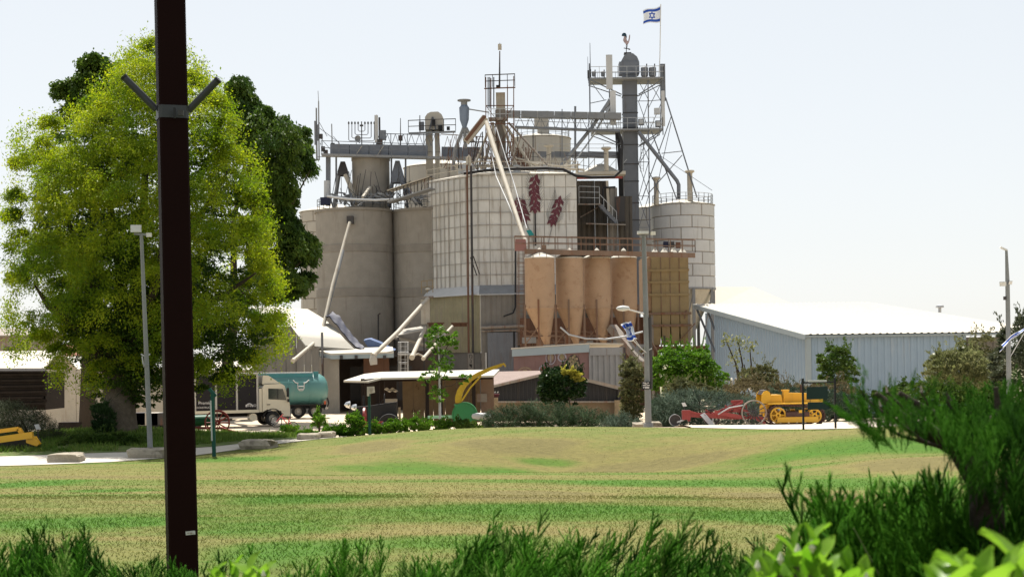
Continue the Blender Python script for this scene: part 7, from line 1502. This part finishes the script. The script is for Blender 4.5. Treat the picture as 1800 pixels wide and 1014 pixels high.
q, ax, cC = lobed(polyC, 80, 26, 1.2, 26, 26, .42, 1., .5); v, f = quads(q, ax, .16 + .12 * RNG.random(len(q)), .45); put(TC, 'crown', v, f, m_leafB); q, ax, _ = crown_pts([(110, 200), (200, 140), (260, 300), (240, 500), (120, 480), (60, 380)], 80, 200, .9, 60, .8); v, f = quads(q, ax, .2 + .12 * RNG.random(len(q)), .45); put(TC, 'inner_foliage', v, f, m_leafB)
G().tube([Vector((bC.x, bC.y, bC.z - .2)), P(160, 500, 82), P(165, 240, 81)], [.45, .35, .12], 10).out('trunk', m_barkd, TC, True)

def bush(name, label, poly, D, nc, R, nl, size, mat, thick=1.2, droop=0., asp=.5, group=None, stems=3, flowers=None, cat='shrub'):
    p = np.array(poly); bx = p[:, 0].mean(); b = on(bx, D); t = thing(name, label, cat, b, group)
    q, ax, c = crown_pts(poly, D, nc, R, nl, thick, droop, .35); k = q[:, 2] > gz_np(q[:, 0], q[:, 1]) - .05; q, ax = q[k], ax[k]; v, f = quads(q, ax, size * (.5 + .9 * RNG.random(len(q))), asp)
    ns = max(6, nc // 7); hi = c[np.argsort(c[:, 2] + RNG.normal(0, .35, len(c)))[-ns:]]; j = np.repeat(np.arange(ns), 26); tt = RNG.random(len(j)); dv = np.stack([RNG.normal(0, .35, ns), RNG.normal(0, .3, ns), np.ones(ns)], 1) * (R * (.7 + 1.1 * RNG.random(ns)))[:, None]
    qs = hi[j] + dv[j] * tt[:, None] + RNG.normal(0, .05, (len(j), 3)); v2, f2 = quads(qs, dv[j] + RNG.normal(0, .4 * R, (len(j), 3)), size * (.5 + .7 * RNG.random(len(j))), asp); f = np.concatenate([f, f2 + len(v)]); v = np.concatenate([v, v2]); put(t, 'foliage', v, f, mat)
    for s in range(stems):
        e = c[RNG.integers(len(c))]; G().tube([Vector((b.x + RNG.normal(0, .1), b.y, b.z - .1)), Vector(b).lerp(Vector(e), .5) + Vector((0, 0, .1)), Vector(e)], [.06, .04, .015], 6).out('stem', m_barkd, t, True)
    if flowers:
        m, n = flowers; idx = RNG.integers(0, len(q), n); v, f = quads(q[idx] + [0, -.05, .04], ax[idx], np.full(n, size * 1.3), .8); put(t, 'flowers', v, f, m, 'stuff')
    return t
m_jun = LEAF('juniper_green', (.022, .052, .016), (.05, .085, .028), .15, .6, .9); m_jun2 = LEAF('blue_juniper', (.05, .085, .055), (.10, .135, .085), .15, .6, .9); m_olv = LEAF('olive_scrub', (.10, .11, .045), (.17, .16, .075), .25, .6, .9); m_brt = LEAF('bright_leaf', (.055, .14, .012), (.13, .22, .03), .4, .45, 1.2); m_mid = LEAF('mid_leaf', (.045, .09, .015), (.10, .14, .03), .3, .45, 1.); m_gloss = LEAF('glossy_dark_leaf', (.012, .035, .008), (.04, .065, .02), .12, .22, 1.5); m_yfl = LEAF('yellow_leaf', (.36, .33, .05), (.42, .40, .12), .35, .5); m_brown = LEAF('dry_brown_scrub', (.12, .10, .05), (.2, .165, .09), .2, .7, .8); m_pale = LEAF('pale_leaf', (.14, .16, .06), (.26, .26, .13), .3, .4, 1.5)
bush('juniper_shrub', 'dark shaded juniper hollow beside the lamp post by the plough', [(1145, 700), (1190, 700), (1215, 735), (1180, 757), (1142, 755)], 72.5, 130, .35, 80, .14, m_jun, 1.0, -.2, .24)
bush('bright_bush', 'bright green rounded bush next to the lamp post in front of the ochre bin', [(1150, 625), (1175, 612), (1205, 620), (1240, 615), (1250, 635), (1275, 655), (1280, 682), (1240, 695), (1150, 692), (1143, 660)], 88, 230, .55, 110, .17, m_brt, 1.3, .2, .5, stems=4)
bush('pale_shrub', 'lighter feathery shrub between the bright bush and the dark junipers', [(1165, 678), (1200, 668), (1245, 680), (1300, 690), (1300, 705), (1170, 702)], 80, 120, .4, 90, .14, m_olv, 1.2)
bush('tall_scrub', 'tall pale-flowered scrub between the mural shed and the lamp post', [(1092, 640), (1112, 625), (1130, 640), (1130, 740), (1090, 742)], 90, 130, .42, 80, .16, m_olv, 1.0, .1, .45, flowers=(m_pale, 180))
bush('dry_scrub', 'dry brownish scrub in front of the blue-grey shed and behind the crawler', [(1270, 680), (1310, 668), (1360, 672), (1420, 676), (1480, 672), (1520, 690), (1520, 742), (1440, 740), (1340, 720), (1280, 705)], 79, 330, .42, 90, .14, m_brown, 1.3, -.1, .3)
bush('olive_scrub', 'olive green scrub strip right behind the crawler seat and bonnet', [(1340, 690), (1400, 682), (1470, 688), (1540, 700), (1560, 735), (1440, 742), (1350, 712)], 74, 200, .38, 90, .13, m_jun2, 1.0, -.1, .3)
bush('wall_bush', 'green bush growing against the long front wall of the shed', [(1440, 625), (1462, 608), (1485, 612), (1505, 640), (1510, 668), (1480, 690), (1440, 680)], 95, 120, .5, 80, .16, m_mid, 1.1)
bush('oleander', 'large round shrub with pale leaf tips at the end of the shed', [(1628, 640), (1650, 620), (1690, 612), (1725, 622), (1745, 650), (1745, 690), (1640, 690), (1625, 660)], 84, 230, .45, 70, .2, m_pale, 1.2, -.3, .3, flowers=(m_pale, 250))
bush('dark_tree', 'dark tree leaning in at the frame edge behind the lamp post with a flag', [(1790, 560), (1770, 575), (1755, 600), (1745, 650), (1760, 700), (1860, 700), (1870, 540)], 78, 230, .6, 80, .22, LEAF('grey_olive_leaf', (.06, .075, .04), (.13, .14, .09), .2, .5, .9), 1.1, .1, .35, cat='tree')
bush('olive_bush', 'soft olive bush between the shed end and the oleander', [(1690, 600), (1740, 590), (1760, 640), (1740, 700), (1690, 690)], 90, 110, .5, 80, .16, m_olv, 1.0)
bush('scrub_strip', 'low green scrub beyond the path near the frame edge', [(1530, 690), (1600, 672), (1700, 680), (1800, 690), (1850, 700), (1850, 742), (1700, 738), (1560, 735)], 74, 330, .4, 80, .15, m_mid, 1.0)
bush('wall_creepers', 'leggy pale-leaved plants in front of the gable wall of the shed', [(1300, 655), (1330, 640), (1365, 650), (1370, 690), (1290, 690)], 90, 90, .42, 60, .16, m_olv, .8, flowers=(m_pale, 120))
t = thing('leggy_shrub', 'leggy shrub with bare stems and leaf tufts before the gable wall', 'shrub', on(1310, 92)); d = 92
for (x0, y0), (x1, y1) in (((1300, 680), (1276, 598)), ((1305, 680), (1298, 602)), ((1300, 680), (1290, 630)), ((1318, 680), (1318, 612)), ((1310, 680), (1308, 640))):
    G().tube([P(x0, y0, d), P((x0 * .6 + x1 * .4) + 3, (y0 + y1) / 2, d), P(x1, y1, d)], [.07, .05, .03], 6).out('stem', m_barkd, t, True)
    if y1 < 635:
        n = 60; q = np.array(P(x1, y1, d))[None] + RNG.normal(0, .26, (n, 3)); v, f = quads(q, RNG.normal(size=(n, 3)), .18 + .1 * RNG.random(n), .5); put(t, 'foliage', v, f, m_pale)
bush('citrus_bush', 'dense glossy dark bush with a yellow crest before the low shed', [(948, 662), (965, 645), (985, 648), (1005, 652), (1026, 655), (1030, 690), (1010, 712), (960, 712), (945, 690)], 86, 150, .42, 90, .18, m_gloss, 1.2, .2, .5, stems=3)
bush('yellow_crest', 'spray of yellow leaves topping the glossy dark bush', [(986, 656), (1004, 648), (1022, 656), (1027, 668), (1012, 672), (996, 664)], 85, 30, .25, 40, .16, m_yfl, .6, 0, .6, stems=1)
# young tree before the shelter
YT = thing('young_tree', 'slender young tree with airy light green leaves before the open shelter', 'tree', on(772, 75)); d = 75; b = on(772, d)
for poly, n in (([(748, 590), (765, 568), (785, 575), (790, 600), (770, 625), (752, 618)], 60), ([(788, 590), (803, 582), (806, 610), (795, 622), (786, 615)], 26), ([(752, 625), (780, 605), (800, 630), (790, 665), (770, 690), (755, 672)], 60), ([(752, 688), (780, 680), (795, 700), (770, 712), (756, 704)], 14), ([(735, 660), (755, 655), (752, 680), (738, 676)], 12), ([(800, 660), (828, 656), (830, 668), (808, 676)], 12)):
    q, ax, _ = crown_pts(poly, d, max(6, int(n * .75)), .24, 17, 1.3, .1, .5); v, f = quads(q, ax, .12 + .1 * RNG.random(len(q)), .5); put(YT, 'foliage', v, f, m_brt)
G().tube([Vector((b.x, b.y, b.z - .1)), P(773, 700, d), P(772, 640, d), P(770, 585, d)], [.07, .06, .045, .015], 8).out('trunk', m_galv, YT, True)
for e in ((800, 595), (758, 600), (795, 640), (750, 668), (815, 664)): G().tube([P(772, 680 if e[1] > 630 else 640, d), P((772 + e[0]) / 2, e[1] + 14, d), P(*e, d)], [.03, .02, .008], 6).out('branch', m_barkd, YT, True)
# weeds before the shelter
for i, (px, w_, h_, lab) in enumerate(((622, 22, 40, 'upright weed clump beside the old tractor wheel'), (693, 26, 26, 'leafy weeds right of the litter bin'), (730, 30, 30, 'leafy weed bed before the plywood wall'), (775, 34, 26, 'leafy weeds at the foot of the young tree'), (818, 34, 26, 'leafy weeds under the green fan housing'), (655, 22, 20, 'weeds round the sign post'), (586, 28, 16, 'weeds at the yard edge near the flat rocks'), (600, 20, 16, 'weeds between yard edge and shelter'))):
    y1 = 762 + (640 - px) * .08 if px < 640 else 762; bush('weed_clump', lab, [(px - w_, y1), (px - w_ * .6, y1 - h_ * .8), (px, y1 - h_), (px + w_ * .7, y1 - h_ * .75), (px + w_, y1)], 73.5 if px > 640 else 72, 50, .24, 60, .13, m_brt if i != 4 else m_mid, 1.2, -.2, .5, 'weeds in front of the shelter', 2)
for px, y1, w_, h_, D, lab in ((560, 752, 14, 30, 78, 'tall thin weeds at the sandy yard edge'), (508, 765, 24, 20, 80, 'weeds growing through the bicycle'), (455, 772, 40, 10, 72, 'low weeds behind the long boulder'), (400, 780, 40, 10, 68, 'low weeds below the red seed drill'), (300, 776, 50, 12, 66, 'low weeds round the slim lamp post'), (540, 768, 30, 12, 72, 'weeds just behind the flat rocks')):
    bush('weed_clump', lab, [(px - w_, y1), (px - w_ * .5, y1 - h_ * .8), (px, y1 - h_), (px + w_ * .7, y1 - h_ * .7), (px + w_, y1)], D, 45, .22, 60, .12, m_brt, 1.0, -.3, .35, 'weeds along the verge', 2)
bush('verge_shrub', 'low green shrubs between the mound and the tree trunk', [(90, 785), (130, 765), (220, 762), (260, 770), (262, 785), (100, 792)], 63.5, 170, .28, 90, .12, m_mid, 1.2, -.2, .3)
bush('palm_shrub', 'dark spiky shrub at the foot of the big trunk', [(162, 715), (185, 705), (200, 725), (205, 760), (168, 765)], 66.5, 70, .35, 70, .2, m_jun, 1.0, -.4, .15)

# ---------------------------------------------------------------- junipers close to the viewer
def sprig(L, nb, seed, spread=.5, tri=7):
    """a feathery conifer shoot along +Z: axis, side shoots, and short scale-leaf spikes; 3-sided spikes"""
    r = np.random.default_rng(seed); V = []; F = []
    def spike(p, d, l, w):
        d = d / np.linalg.norm(d); a = np.cross(d, [.3, .5, .8]); a /= np.linalg.norm(a); b = np.cross(d, a); n = len(V)
        for k in range(3): an = 2.094 * k; V.append(p + (a * math.cos(an) + b * math.sin(an)) * w)
        V.append(p + d * l); F.extend([(n, n + 1, n + 3), (n + 1, n + 2, n + 3), (n + 2, n, n + 3)])
    bend = r.normal(0, .12, 2); axis = lambda t: np.array([bend[0] * t * t * L, bend[1] * t * t * L, t * L])
    for k in range(4): p, q = axis(k / 4), axis((k + 1.25) / 4); spike(p, q - p, np.linalg.norm(q - p), L * .012)
    for i in range(nb):
        t = .08 + .9 * i / nb; p = axis(t); a = i * 2.4 + r.normal(0, .3); l = L * (.42 * (1 - t) + .11) * (.7 + .5 * r.random()); d = np.array([math.cos(a) * spread, math.sin(a) * spread, .85 + .3 * r.random()]); spike(p, d, l, L * .0095)
        d = d / np.linalg.norm(d)
        for j in range(tri):
            u = .2 + .75 * j / tri; b = a + (1 if j % 2 else -1) * (1.2 + r.normal(0, .3)); e = d + np.array([math.cos(b), math.sin(b), .3]) * .42; spike(p + d * l * u, e, l * .3 * (1.1 - u * .6) + L * .022, L * .0085)
    return np.array(V), [tuple(dict.fromkeys(f)) for f in F]
def sprig_arr(*a, **k):
    V, F = sprig(*a, **k); T = []
    for f in F:
        T.append(f[:3]);
        if len(f) == 4: T.append((f[0], f[2], f[3]))
    return V, np.array(T)
SPR = [sprig_arr(1., 17, s, .4, 8) for s in range(6)]
def frame(d):
    d = d / np.linalg.norm(d, axis=1, keepdims=True); r = RNG.normal(size=d.shape); a = np.cross(d, r); a /= np.linalg.norm(a, axis=1, keepdims=True); return np.stack([a, np.cross(d, a), d], 2)
def stamp(pos, dirs, size, pool=SPR):
    """many shoots joined into one foliage mesh"""
    M3 = frame(dirs); VV = []; FF = []; b = 0; pick = RNG.integers(0, len(pool), len(pos))
    for s, (V, T) in enumerate(pool):
        k = np.where(pick == s)[0]
        if not len(k): continue
        v = np.einsum('nij,vj->nvi', M3[k], V) * size[k][:, None, None] + pos[k][:, None]; n = len(V); VV.append(v.reshape(-1, 3)); FF.append((T[None] + (np.arange(len(k)) * n)[:, None, None]).reshape(-1, 3) + b); b += n * len(k)
    return np.concatenate(VV), np.concatenate(FF)
m_fg = LEAF('near_juniper_green', (.026, .11, .006), (.085, .225, .018), .48, .7, 3., (.007, .035, .002), .03); m_fgp = LEAF('near_juniper_pale', (.13, .24, .045), (.22, .33, .08), .5, .6, 3., None, .05)
SPR2 = [sprig_arr(1., 8, 40 + s, .55, 2) for s in range(4)]
def far_juniper(name, label, poly, D, n, L, mat, lean=0., thick=1.2):
    p = np.array(poly, float); t = thing(name, label, 'shrub', on(p[:, 0].mean(), D)); q, ax, c = crown_pts(poly, D, n, .05, 1, thick, 0., .3)
    k = q[:, 2] > gz_np(q[:, 0], q[:, 1]) - .05; q = q[k]; m = len(q); side = (q[:, 0] - q[:, 0].mean()) / (np.ptp(q[:, 0]) + .1)
    d = np.stack([RNG.normal(0, .75, m) + side * 1.1 + lean, RNG.normal(-.25, .55, m), .35 + .5 * RNG.random(m)], 1); s = L * (.6 + .8 * RNG.random(m)); d /= np.linalg.norm(d, axis=1, keepdims=True)
    v, f = stamp(q - d * s[:, None] * .75, d, s, SPR2); put(t, 'foliage', v, f, mat)
    for k in range(4): e = Vector(q[RNG.integers(m)]); b = on(p[:, 0].mean(), D); G().tube([b, b.lerp(e, .5), e], [.06, .04, .015], 6).out('stem', m_barkd, t, True)
    return t
SPRL = [sprig_arr(1., 30, 70 + s, .5, 6) for s in range(4)]
m_twig = M('pale_green_twig', (.13, .17, .06), .8)
def near_juniper(label, spec, D0, D1, n, L, lean=(0, 0), pale=.14, zb=None):
    """spec: (px, top row) pairs of the bush's upper outline; shoots stand between depth D0 and D1"""
    xs = [s[0] for s in spec]; ys = [s[1] for s in spec]; c = P((xs[0] + xs[-1]) / 2, HY, (D0 + D1) / 2); c.z = 2.75; t = thing('near_juniper', label, 'shrub', c, 'junipers along the terrace edge')
    n = int(n * 1.35); px = xs[0] + RNG.random(n) * (xs[-1] - xs[0]); D = D0 + RNG.random(n) * (D1 - D0); top = np.interp(px, xs, ys); sz = L * (.55 + .75 * RNG.random(n))
    depth = RNG.random(n) ** 1.15 * .62 ; n_ = n; top = top + 12 + 18 * (fbm(px * .03, px * 0 + xs[0]) - .5) * 2                                         # how far below the outline the shoot ends
    dirs = np.stack([RNG.normal(lean[0], .33, n), RNG.normal(lean[1], .25, n), np.full(n, 1.)], 1); tip = P_np(px, top + 10 * RNG.random(n), D); tip[:, 2] -= depth
    pos = tip - dirs / np.linalg.norm(dirs, axis=1, keepdims=True) * sz[:, None]; v, f = stamp(pos, dirs, sz); put(t, 'foliage', v, f, m_fg)
    m = max(2, int(n * pale)); k = RNG.integers(0, n, m); v, f = stamp(pos[k] + [0, -.03, .03], dirs[k] + RNG.normal(0, .2, (m, 3)), sz[k]); put(t, 'foliage', v, f, m_fgp)
    nb_ = max(3, n // 28); kk = RNG.integers(0, n, nb_); dl = np.stack([RNG.normal(lean[0] * 1.5, .7, nb_), RNG.normal(-.1, .35, nb_), .35 + .5 * RNG.random(nb_)], 1); dl /= np.linalg.norm(dl, axis=1, keepdims=True); Lb = L * (1.2 + .7 * RNG.random(nb_)); pb = tip[kk] - dl * Lb[:, None] * .9 + np.array([0, -.05, -.03]); v, f = stamp(pb, dl, Lb, SPRL); put(t, 'long_sprays', v, f, m_fg)
    for i in range(nb_): a = Vector(pb[i]); G().tube([a, a + Vector(dl[i]) * Lb[i] * .5, a + Vector(dl[i]) * Lb[i] * .97], [.0035, .003, .001], 5).out('twig', m_twig, t, True)
    for s in range(9):
        a = Vector(pos[RNG.integers(n)]); b = Vector((a.x + RNG.normal(0, .3), a.y + .2, 2.75)); G().tube([b, b.lerp(a, .5) + Vector((RNG.normal(0, .08), 0, .05)), a], [.022, .016, .006], 6).out('branch', m_barkd, t, True)
    return t
far_juniper('juniper_hedge', 'broad dark green spreading juniper mass before the low dark shed', [(856, 722), (890, 710), (940, 707), (990, 709), (1020, 714), (1060, 722), (1100, 737), (1122, 752), (1060, 762), (850, 762), (846, 740)], 77, 1500, .75, m_jun)
far_juniper('low_juniper', 'greyish low junipers between the low shed corner and the lamp post', [(1060, 737), (1095, 723), (1130, 737), (1135, 757), (1050, 758)], 74, 350, .6, m_jun2)
far_juniper('juniper_shrub', 'layered grey-green juniper behind the red plough', [(1140, 703), (1175, 687), (1230, 684), (1300, 693), (1345, 708), (1345, 745), (1250, 752), (1150, 756), (1138, 730)], 71, 1500, .7, m_jun2)
far_juniper('rosemary_mound', 'big rounded grey-green shrub mound above the yellow machine arms', [(-30, 702), (30, 704), (70, 720), (95, 742), (125, 770), (120, 790), (60, 785), (-30, 770)], 66, 1300, .6, LEAF('rosemary_leaf', (.05, .065, .03), (.10, .11, .055), .15, .6, .9))
near_juniper('feathery juniper filling the lower corner on the steel post side', [(-40, 925), (50, 925), (90, 945), (120, 915), (150, 935), (180, 960), (215, 975), (260, 980), (300, 985), (420, 1000)], 3.6, 5.2, 420, .20)
near_juniper('dark taller juniper sprays standing left of the steel post', [(20, 918), (45, 905), (110, 900), (135, 895), (165, 915)], 3.8, 4.6, 60, .22, pale=.02)
near_juniper('juniper sprays round the foot of the steel post', [(190, 980), (260, 955), (300, 960), (340, 985), (380, 950), (420, 942), (450, 990)], 4.4, 6.2, 150, .2, pale=.06)
near_juniper('juniper with upright sprays between the post and the middle of the frame', [(470, 1000), (540, 985), (570, 945), (620, 930), (660, 925), (700, 955), (740, 965), (770, 960), (800, 970), (850, 930)], 3.4, 5.0, 380, .2)
near_juniper('tall feathery juniper near the middle, its sprays rising over the lawn', [(790, 970), (850, 930), (880, 908), (895, 904), (930, 928), (960, 920), (990, 930), (1010, 945)], 3.6, 4.6, 330, .23, (.15, 0))
near_juniper('juniper leaning over the lawn in long sideways sprays', [(985, 930), (1040, 915), (1100, 900), (1160, 895), (1210, 890), (1260, 905), (1290, 945)], 3.6, 4.6, 220, .23, (.55, .1), .12)
near_juniper('low juniper thicket in front of the leaning sprays', [(560, 995), (800, 985), (1000, 965), (1150, 985), (1300, 960), (1340, 940)], 2.9, 3.6, 330, .17, (.1, 0))
near_juniper('upright juniper before the dry lawn patch beside the bright leaves', [(1255, 950), (1300, 935), (1345, 905), (1375, 925), (1420, 950), (1440, 985)], 3.2, 4.2, 150, .2, pale=.02)
near_juniper('tall upright juniper with dark fingers left of the big conifer', [(1425, 850), (1440, 815), (1455, 830), (1500, 850), (1540, 850), (1580, 835), (1620, 820), (1650, 850), (1700, 880)], 2.5, 3.2, 560, .24, (-.1, 0), .02)
near_juniper('juniper mass at the lower corner under the big conifer', [(1600, 880), (1660, 830), (1700, 840), (1760, 860), (1850, 840)], 2.5, 3.4, 520, .24, (0, 0), .02)
# the big conifer leaning in from the right, out of focus
BC = thing('leaning_conifer', 'large soft-focus conifer leaning in over the path with a crooked dark stem', 'tree', (P(1740, HY, 2.6).x, 2.6, 2.75)); d = 2.6
pts = [P(1760, 1014, d), P(1735, 900, d), P(1725, 850, d), P(1680, 790, d), P(1620, 740, d - .05)]; pts[0].z = 2.7
G().tube(pts, [.034, .03, .024, .014, .006], 10).out('trunk', m_barkd, BC, True)
for e in (((1725, 850), (1760, 760), (1750, 680)), ((1700, 815), (1660, 740), (1580, 690)), ((1680, 790), (1600, 745), (1540, 690)), ((1735, 890), (1790, 830), (1830, 760)), ((1715, 835), (1700, 760), (1660, 690))): G().tube([P(*q, d) for q in e], [.014, .009, .004], 8).out('branch', m_barkd, BC, True)
def spray_in(poly, n, s0, s1, dd, lean):
    p = np.array(poly, float); lo, hi = p.min(0), p.max(0); a = lo + RNG.random((n * 4, 2)) * (hi - lo); a = a[inpoly(a[:, 0], a[:, 1], poly)][:n]; m = len(a); sz = s0 + (s1 - s0) * RNG.random(m)
    tip = P_np(a[:, 0], a[:, 1], d + RNG.normal(0, dd, m)); dirs = np.stack([RNG.normal(lean, .3, m), RNG.normal(0, .3, m), np.ones(m)], 1); dirs /= np.linalg.norm(dirs, axis=1, keepdims=True); return stamp(tip - dirs * sz[:, None], dirs, sz)
v, f = spray_in([(1488, 700), (1515, 695), (1560, 698), (1640, 690), (1700, 705), (1760, 700), (1800, 690), (1860, 695), (1860, 740), (1780, 745), (1720, 760), (1660, 740), (1600, 715), (1540, 702)], 260, .04, .085, .2, -.12); put(BC, 'foliage', v, f, m_fg)
v, f = spray_in([(1700, 770), (1760, 750), (1860, 745), (1860, 860), (1730, 860), (1700, 810)], 150, .05, .09, .2, -.1); put(BC, 'lower_foliage', v, f, m_fg)
fx_, fy_, fs_, fl_ = [], [], [], []
for x0, y0, L0, ln in ((1512, 628, 95, -.1), (1545, 668, 70, 0), (1572, 655, 80, .05), (1604, 648, 90, 0), (1640, 655, 80, .1), (1672, 672, 70, 0), (1702, 660, 95, .1), (1735, 680, 80, .1), (1768, 668, 90, .05), (1800, 655, 90, -.1), (1790, 640, 60, .2), (1480, 690, 60, -.5), (1500, 660, 60, -.3), (1440, 700, 50, -1.2), (1462, 706, 50, -1.)):
    for k in range(9): fx_.append(x0 + RNG.normal(0, 4) - ln * 9 * k); fy_.append(y0 + L0 * k / 8); fs_.append(.026 + .024 * k / 8 + .01 * RNG.random()); fl_.append(ln + RNG.normal(0, .18))
for x0, y0 in ((1520, 700), (1548, 715), (1575, 715), (1605, 720), (1640, 715), (1675, 725), (1705, 735), (1740, 740), (1490, 708), (1560, 690), (1620, 690), (1600, 735), (1650, 750)):
    b = P(1682 + RNG.normal(0, 3), 792 + RNG.normal(0, 3), d); e = P(x0, y0, d + RNG.normal(0, .08)); G().tube([b, b.lerp(e, .55) + Vector((.01, 0, -.02)), e, P(x0 + (x0 - 1660) * .03, y0 - 12, d)], [.004, .003, .002, .001], 6).out('twig', m_barkd, BC, True)
m = len(fx_); dirs = np.stack([np.array(fl_), RNG.normal(0, .2, m), np.ones(m)], 1); dirs /= np.linalg.norm(dirs, axis=1, keepdims=True); tip = P_np(np.array(fx_), np.array(fy_), d + RNG.normal(0, .05, m)); sz = np.array(fs_); v, f = stamp(tip - dirs * sz[:, None], dirs, sz); put(BC, 'foliage', v, f, m_fg)
n = 60; px = 1700 + 110 * RNG.random(n); tip = P_np(px, 640 + 60 * RNG.random(n) + 20, d + .5 + .3 * RNG.random(n)); dirs = np.stack([RNG.normal(-.3, .3, n), RNG.normal(0, .2, n), np.ones(n)], 1); v, f = stamp(tip - dirs * .1, dirs, .06 + .06 * RNG.random(n)); put(BC, 'rear_shoots', v, f, m_fg)

# broad bright leaves right under the viewer
m_pit = LEAF('bright_broad_leaf', (.12, .25, .018), (.22, .36, .05), .5, .3, 8., (.08, .2, .015)); m_bud = M('cream_bud', (.6, .6, .42), .6)
LEAFV = []
for i in range(7):
    t = i / 6; w_ = .5 * math.sin(math.pi * (t ** .8) * .97 + .03) * .62; z = .18 * math.sin(t * 2.4)
    for s in (-1, 0, 1): LEAFV.append((s * w_, t, z + (abs(s) * .12)))
LEAFV = np.array(LEAFV); LEAFF = np.array([(3 * i + j, 3 * i + j + 1, 3 * i + j + 4, 3 * i + j + 3) for i in range(6) for j in range(2)])
leafme = np_mesh('leaf', LEAFV[:, [0, 1, 2]], LEAFF, m_pit); leafme.polygons.foreach_set('use_smooth', [True] * len(leafme.polygons))
def broad(label, whorls, L, D, seed):
    r = np.random.default_rng(seed); x = np.mean([w[0] for w in whorls]); c = P(x, HY, D); c.z = 2.75; t = thing('broadleaf_shrub', label, 'shrub', c, 'bright broad-leaved shrubs')
    for px, py, k in whorls:
        dd = D + r.normal(0, .1); p = P(px, py, dd); G().tube([Vector((p.x + r.normal(0, .05), p.y + .05, 2.75)), p - Vector((0, 0, .3)), p], [.006, .005, .004], 6).out('stem', m_olv, t, True)
        for i in range(k):
            a = i * 2.4 + r.random(); el = .35 + .9 * r.random(); y = Vector((math.cos(a) * math.cos(el), math.sin(a) * math.cos(el), math.sin(el))); xx = y.cross(Vector((0, 0, 1))).normalized(); zz = xx.cross(y); l = L * (.65 + .5 * r.random())
            o = bpy.data.objects.new('leaf', leafme); COL.objects.link(o); o.parent = t; m = Matrix((xx * l, y * l, zz * l)).transposed().to_4x4(); m.translation = p - c + Vector((0, 0, -.012 * i + .02)); o.matrix_local = m
        if r.random() < .5:
            G().lathe([(.001, -.006), (.0045, 0), (.001, .009)], p + Vector((0, -.01, .02)), 8).out('bud', m_bud, t, True)
broad('bright broad-leaved shrub in the middle of the lower edge', [(1330, 1020, 7), (1370, 1010, 8), (1400, 995, 8), (1425, 990, 8), (1450, 1010, 8), (1410, 1035, 8), (1460, 1040, 8), (1350, 1045, 7), (1490, 1035, 7), (1520, 1045, 7), (1380, 1050, 8)], .04, 1.9, 3)
broad('large-leaved bright shrub nearest the viewer in the lower corner', [(1650, 1085, 7), (1690, 1075, 8), (1730, 1080, 8), (1770, 1070, 8), (1800, 1040, 7), (1830, 1060, 7)], .06, 1.55, 4)
broad('few small bright leaves at the foot of the steel post', [(380, 1030, 6), (410, 1034, 6), (440, 1026, 7), (465, 1030, 6)], .038, 2.6, 5)
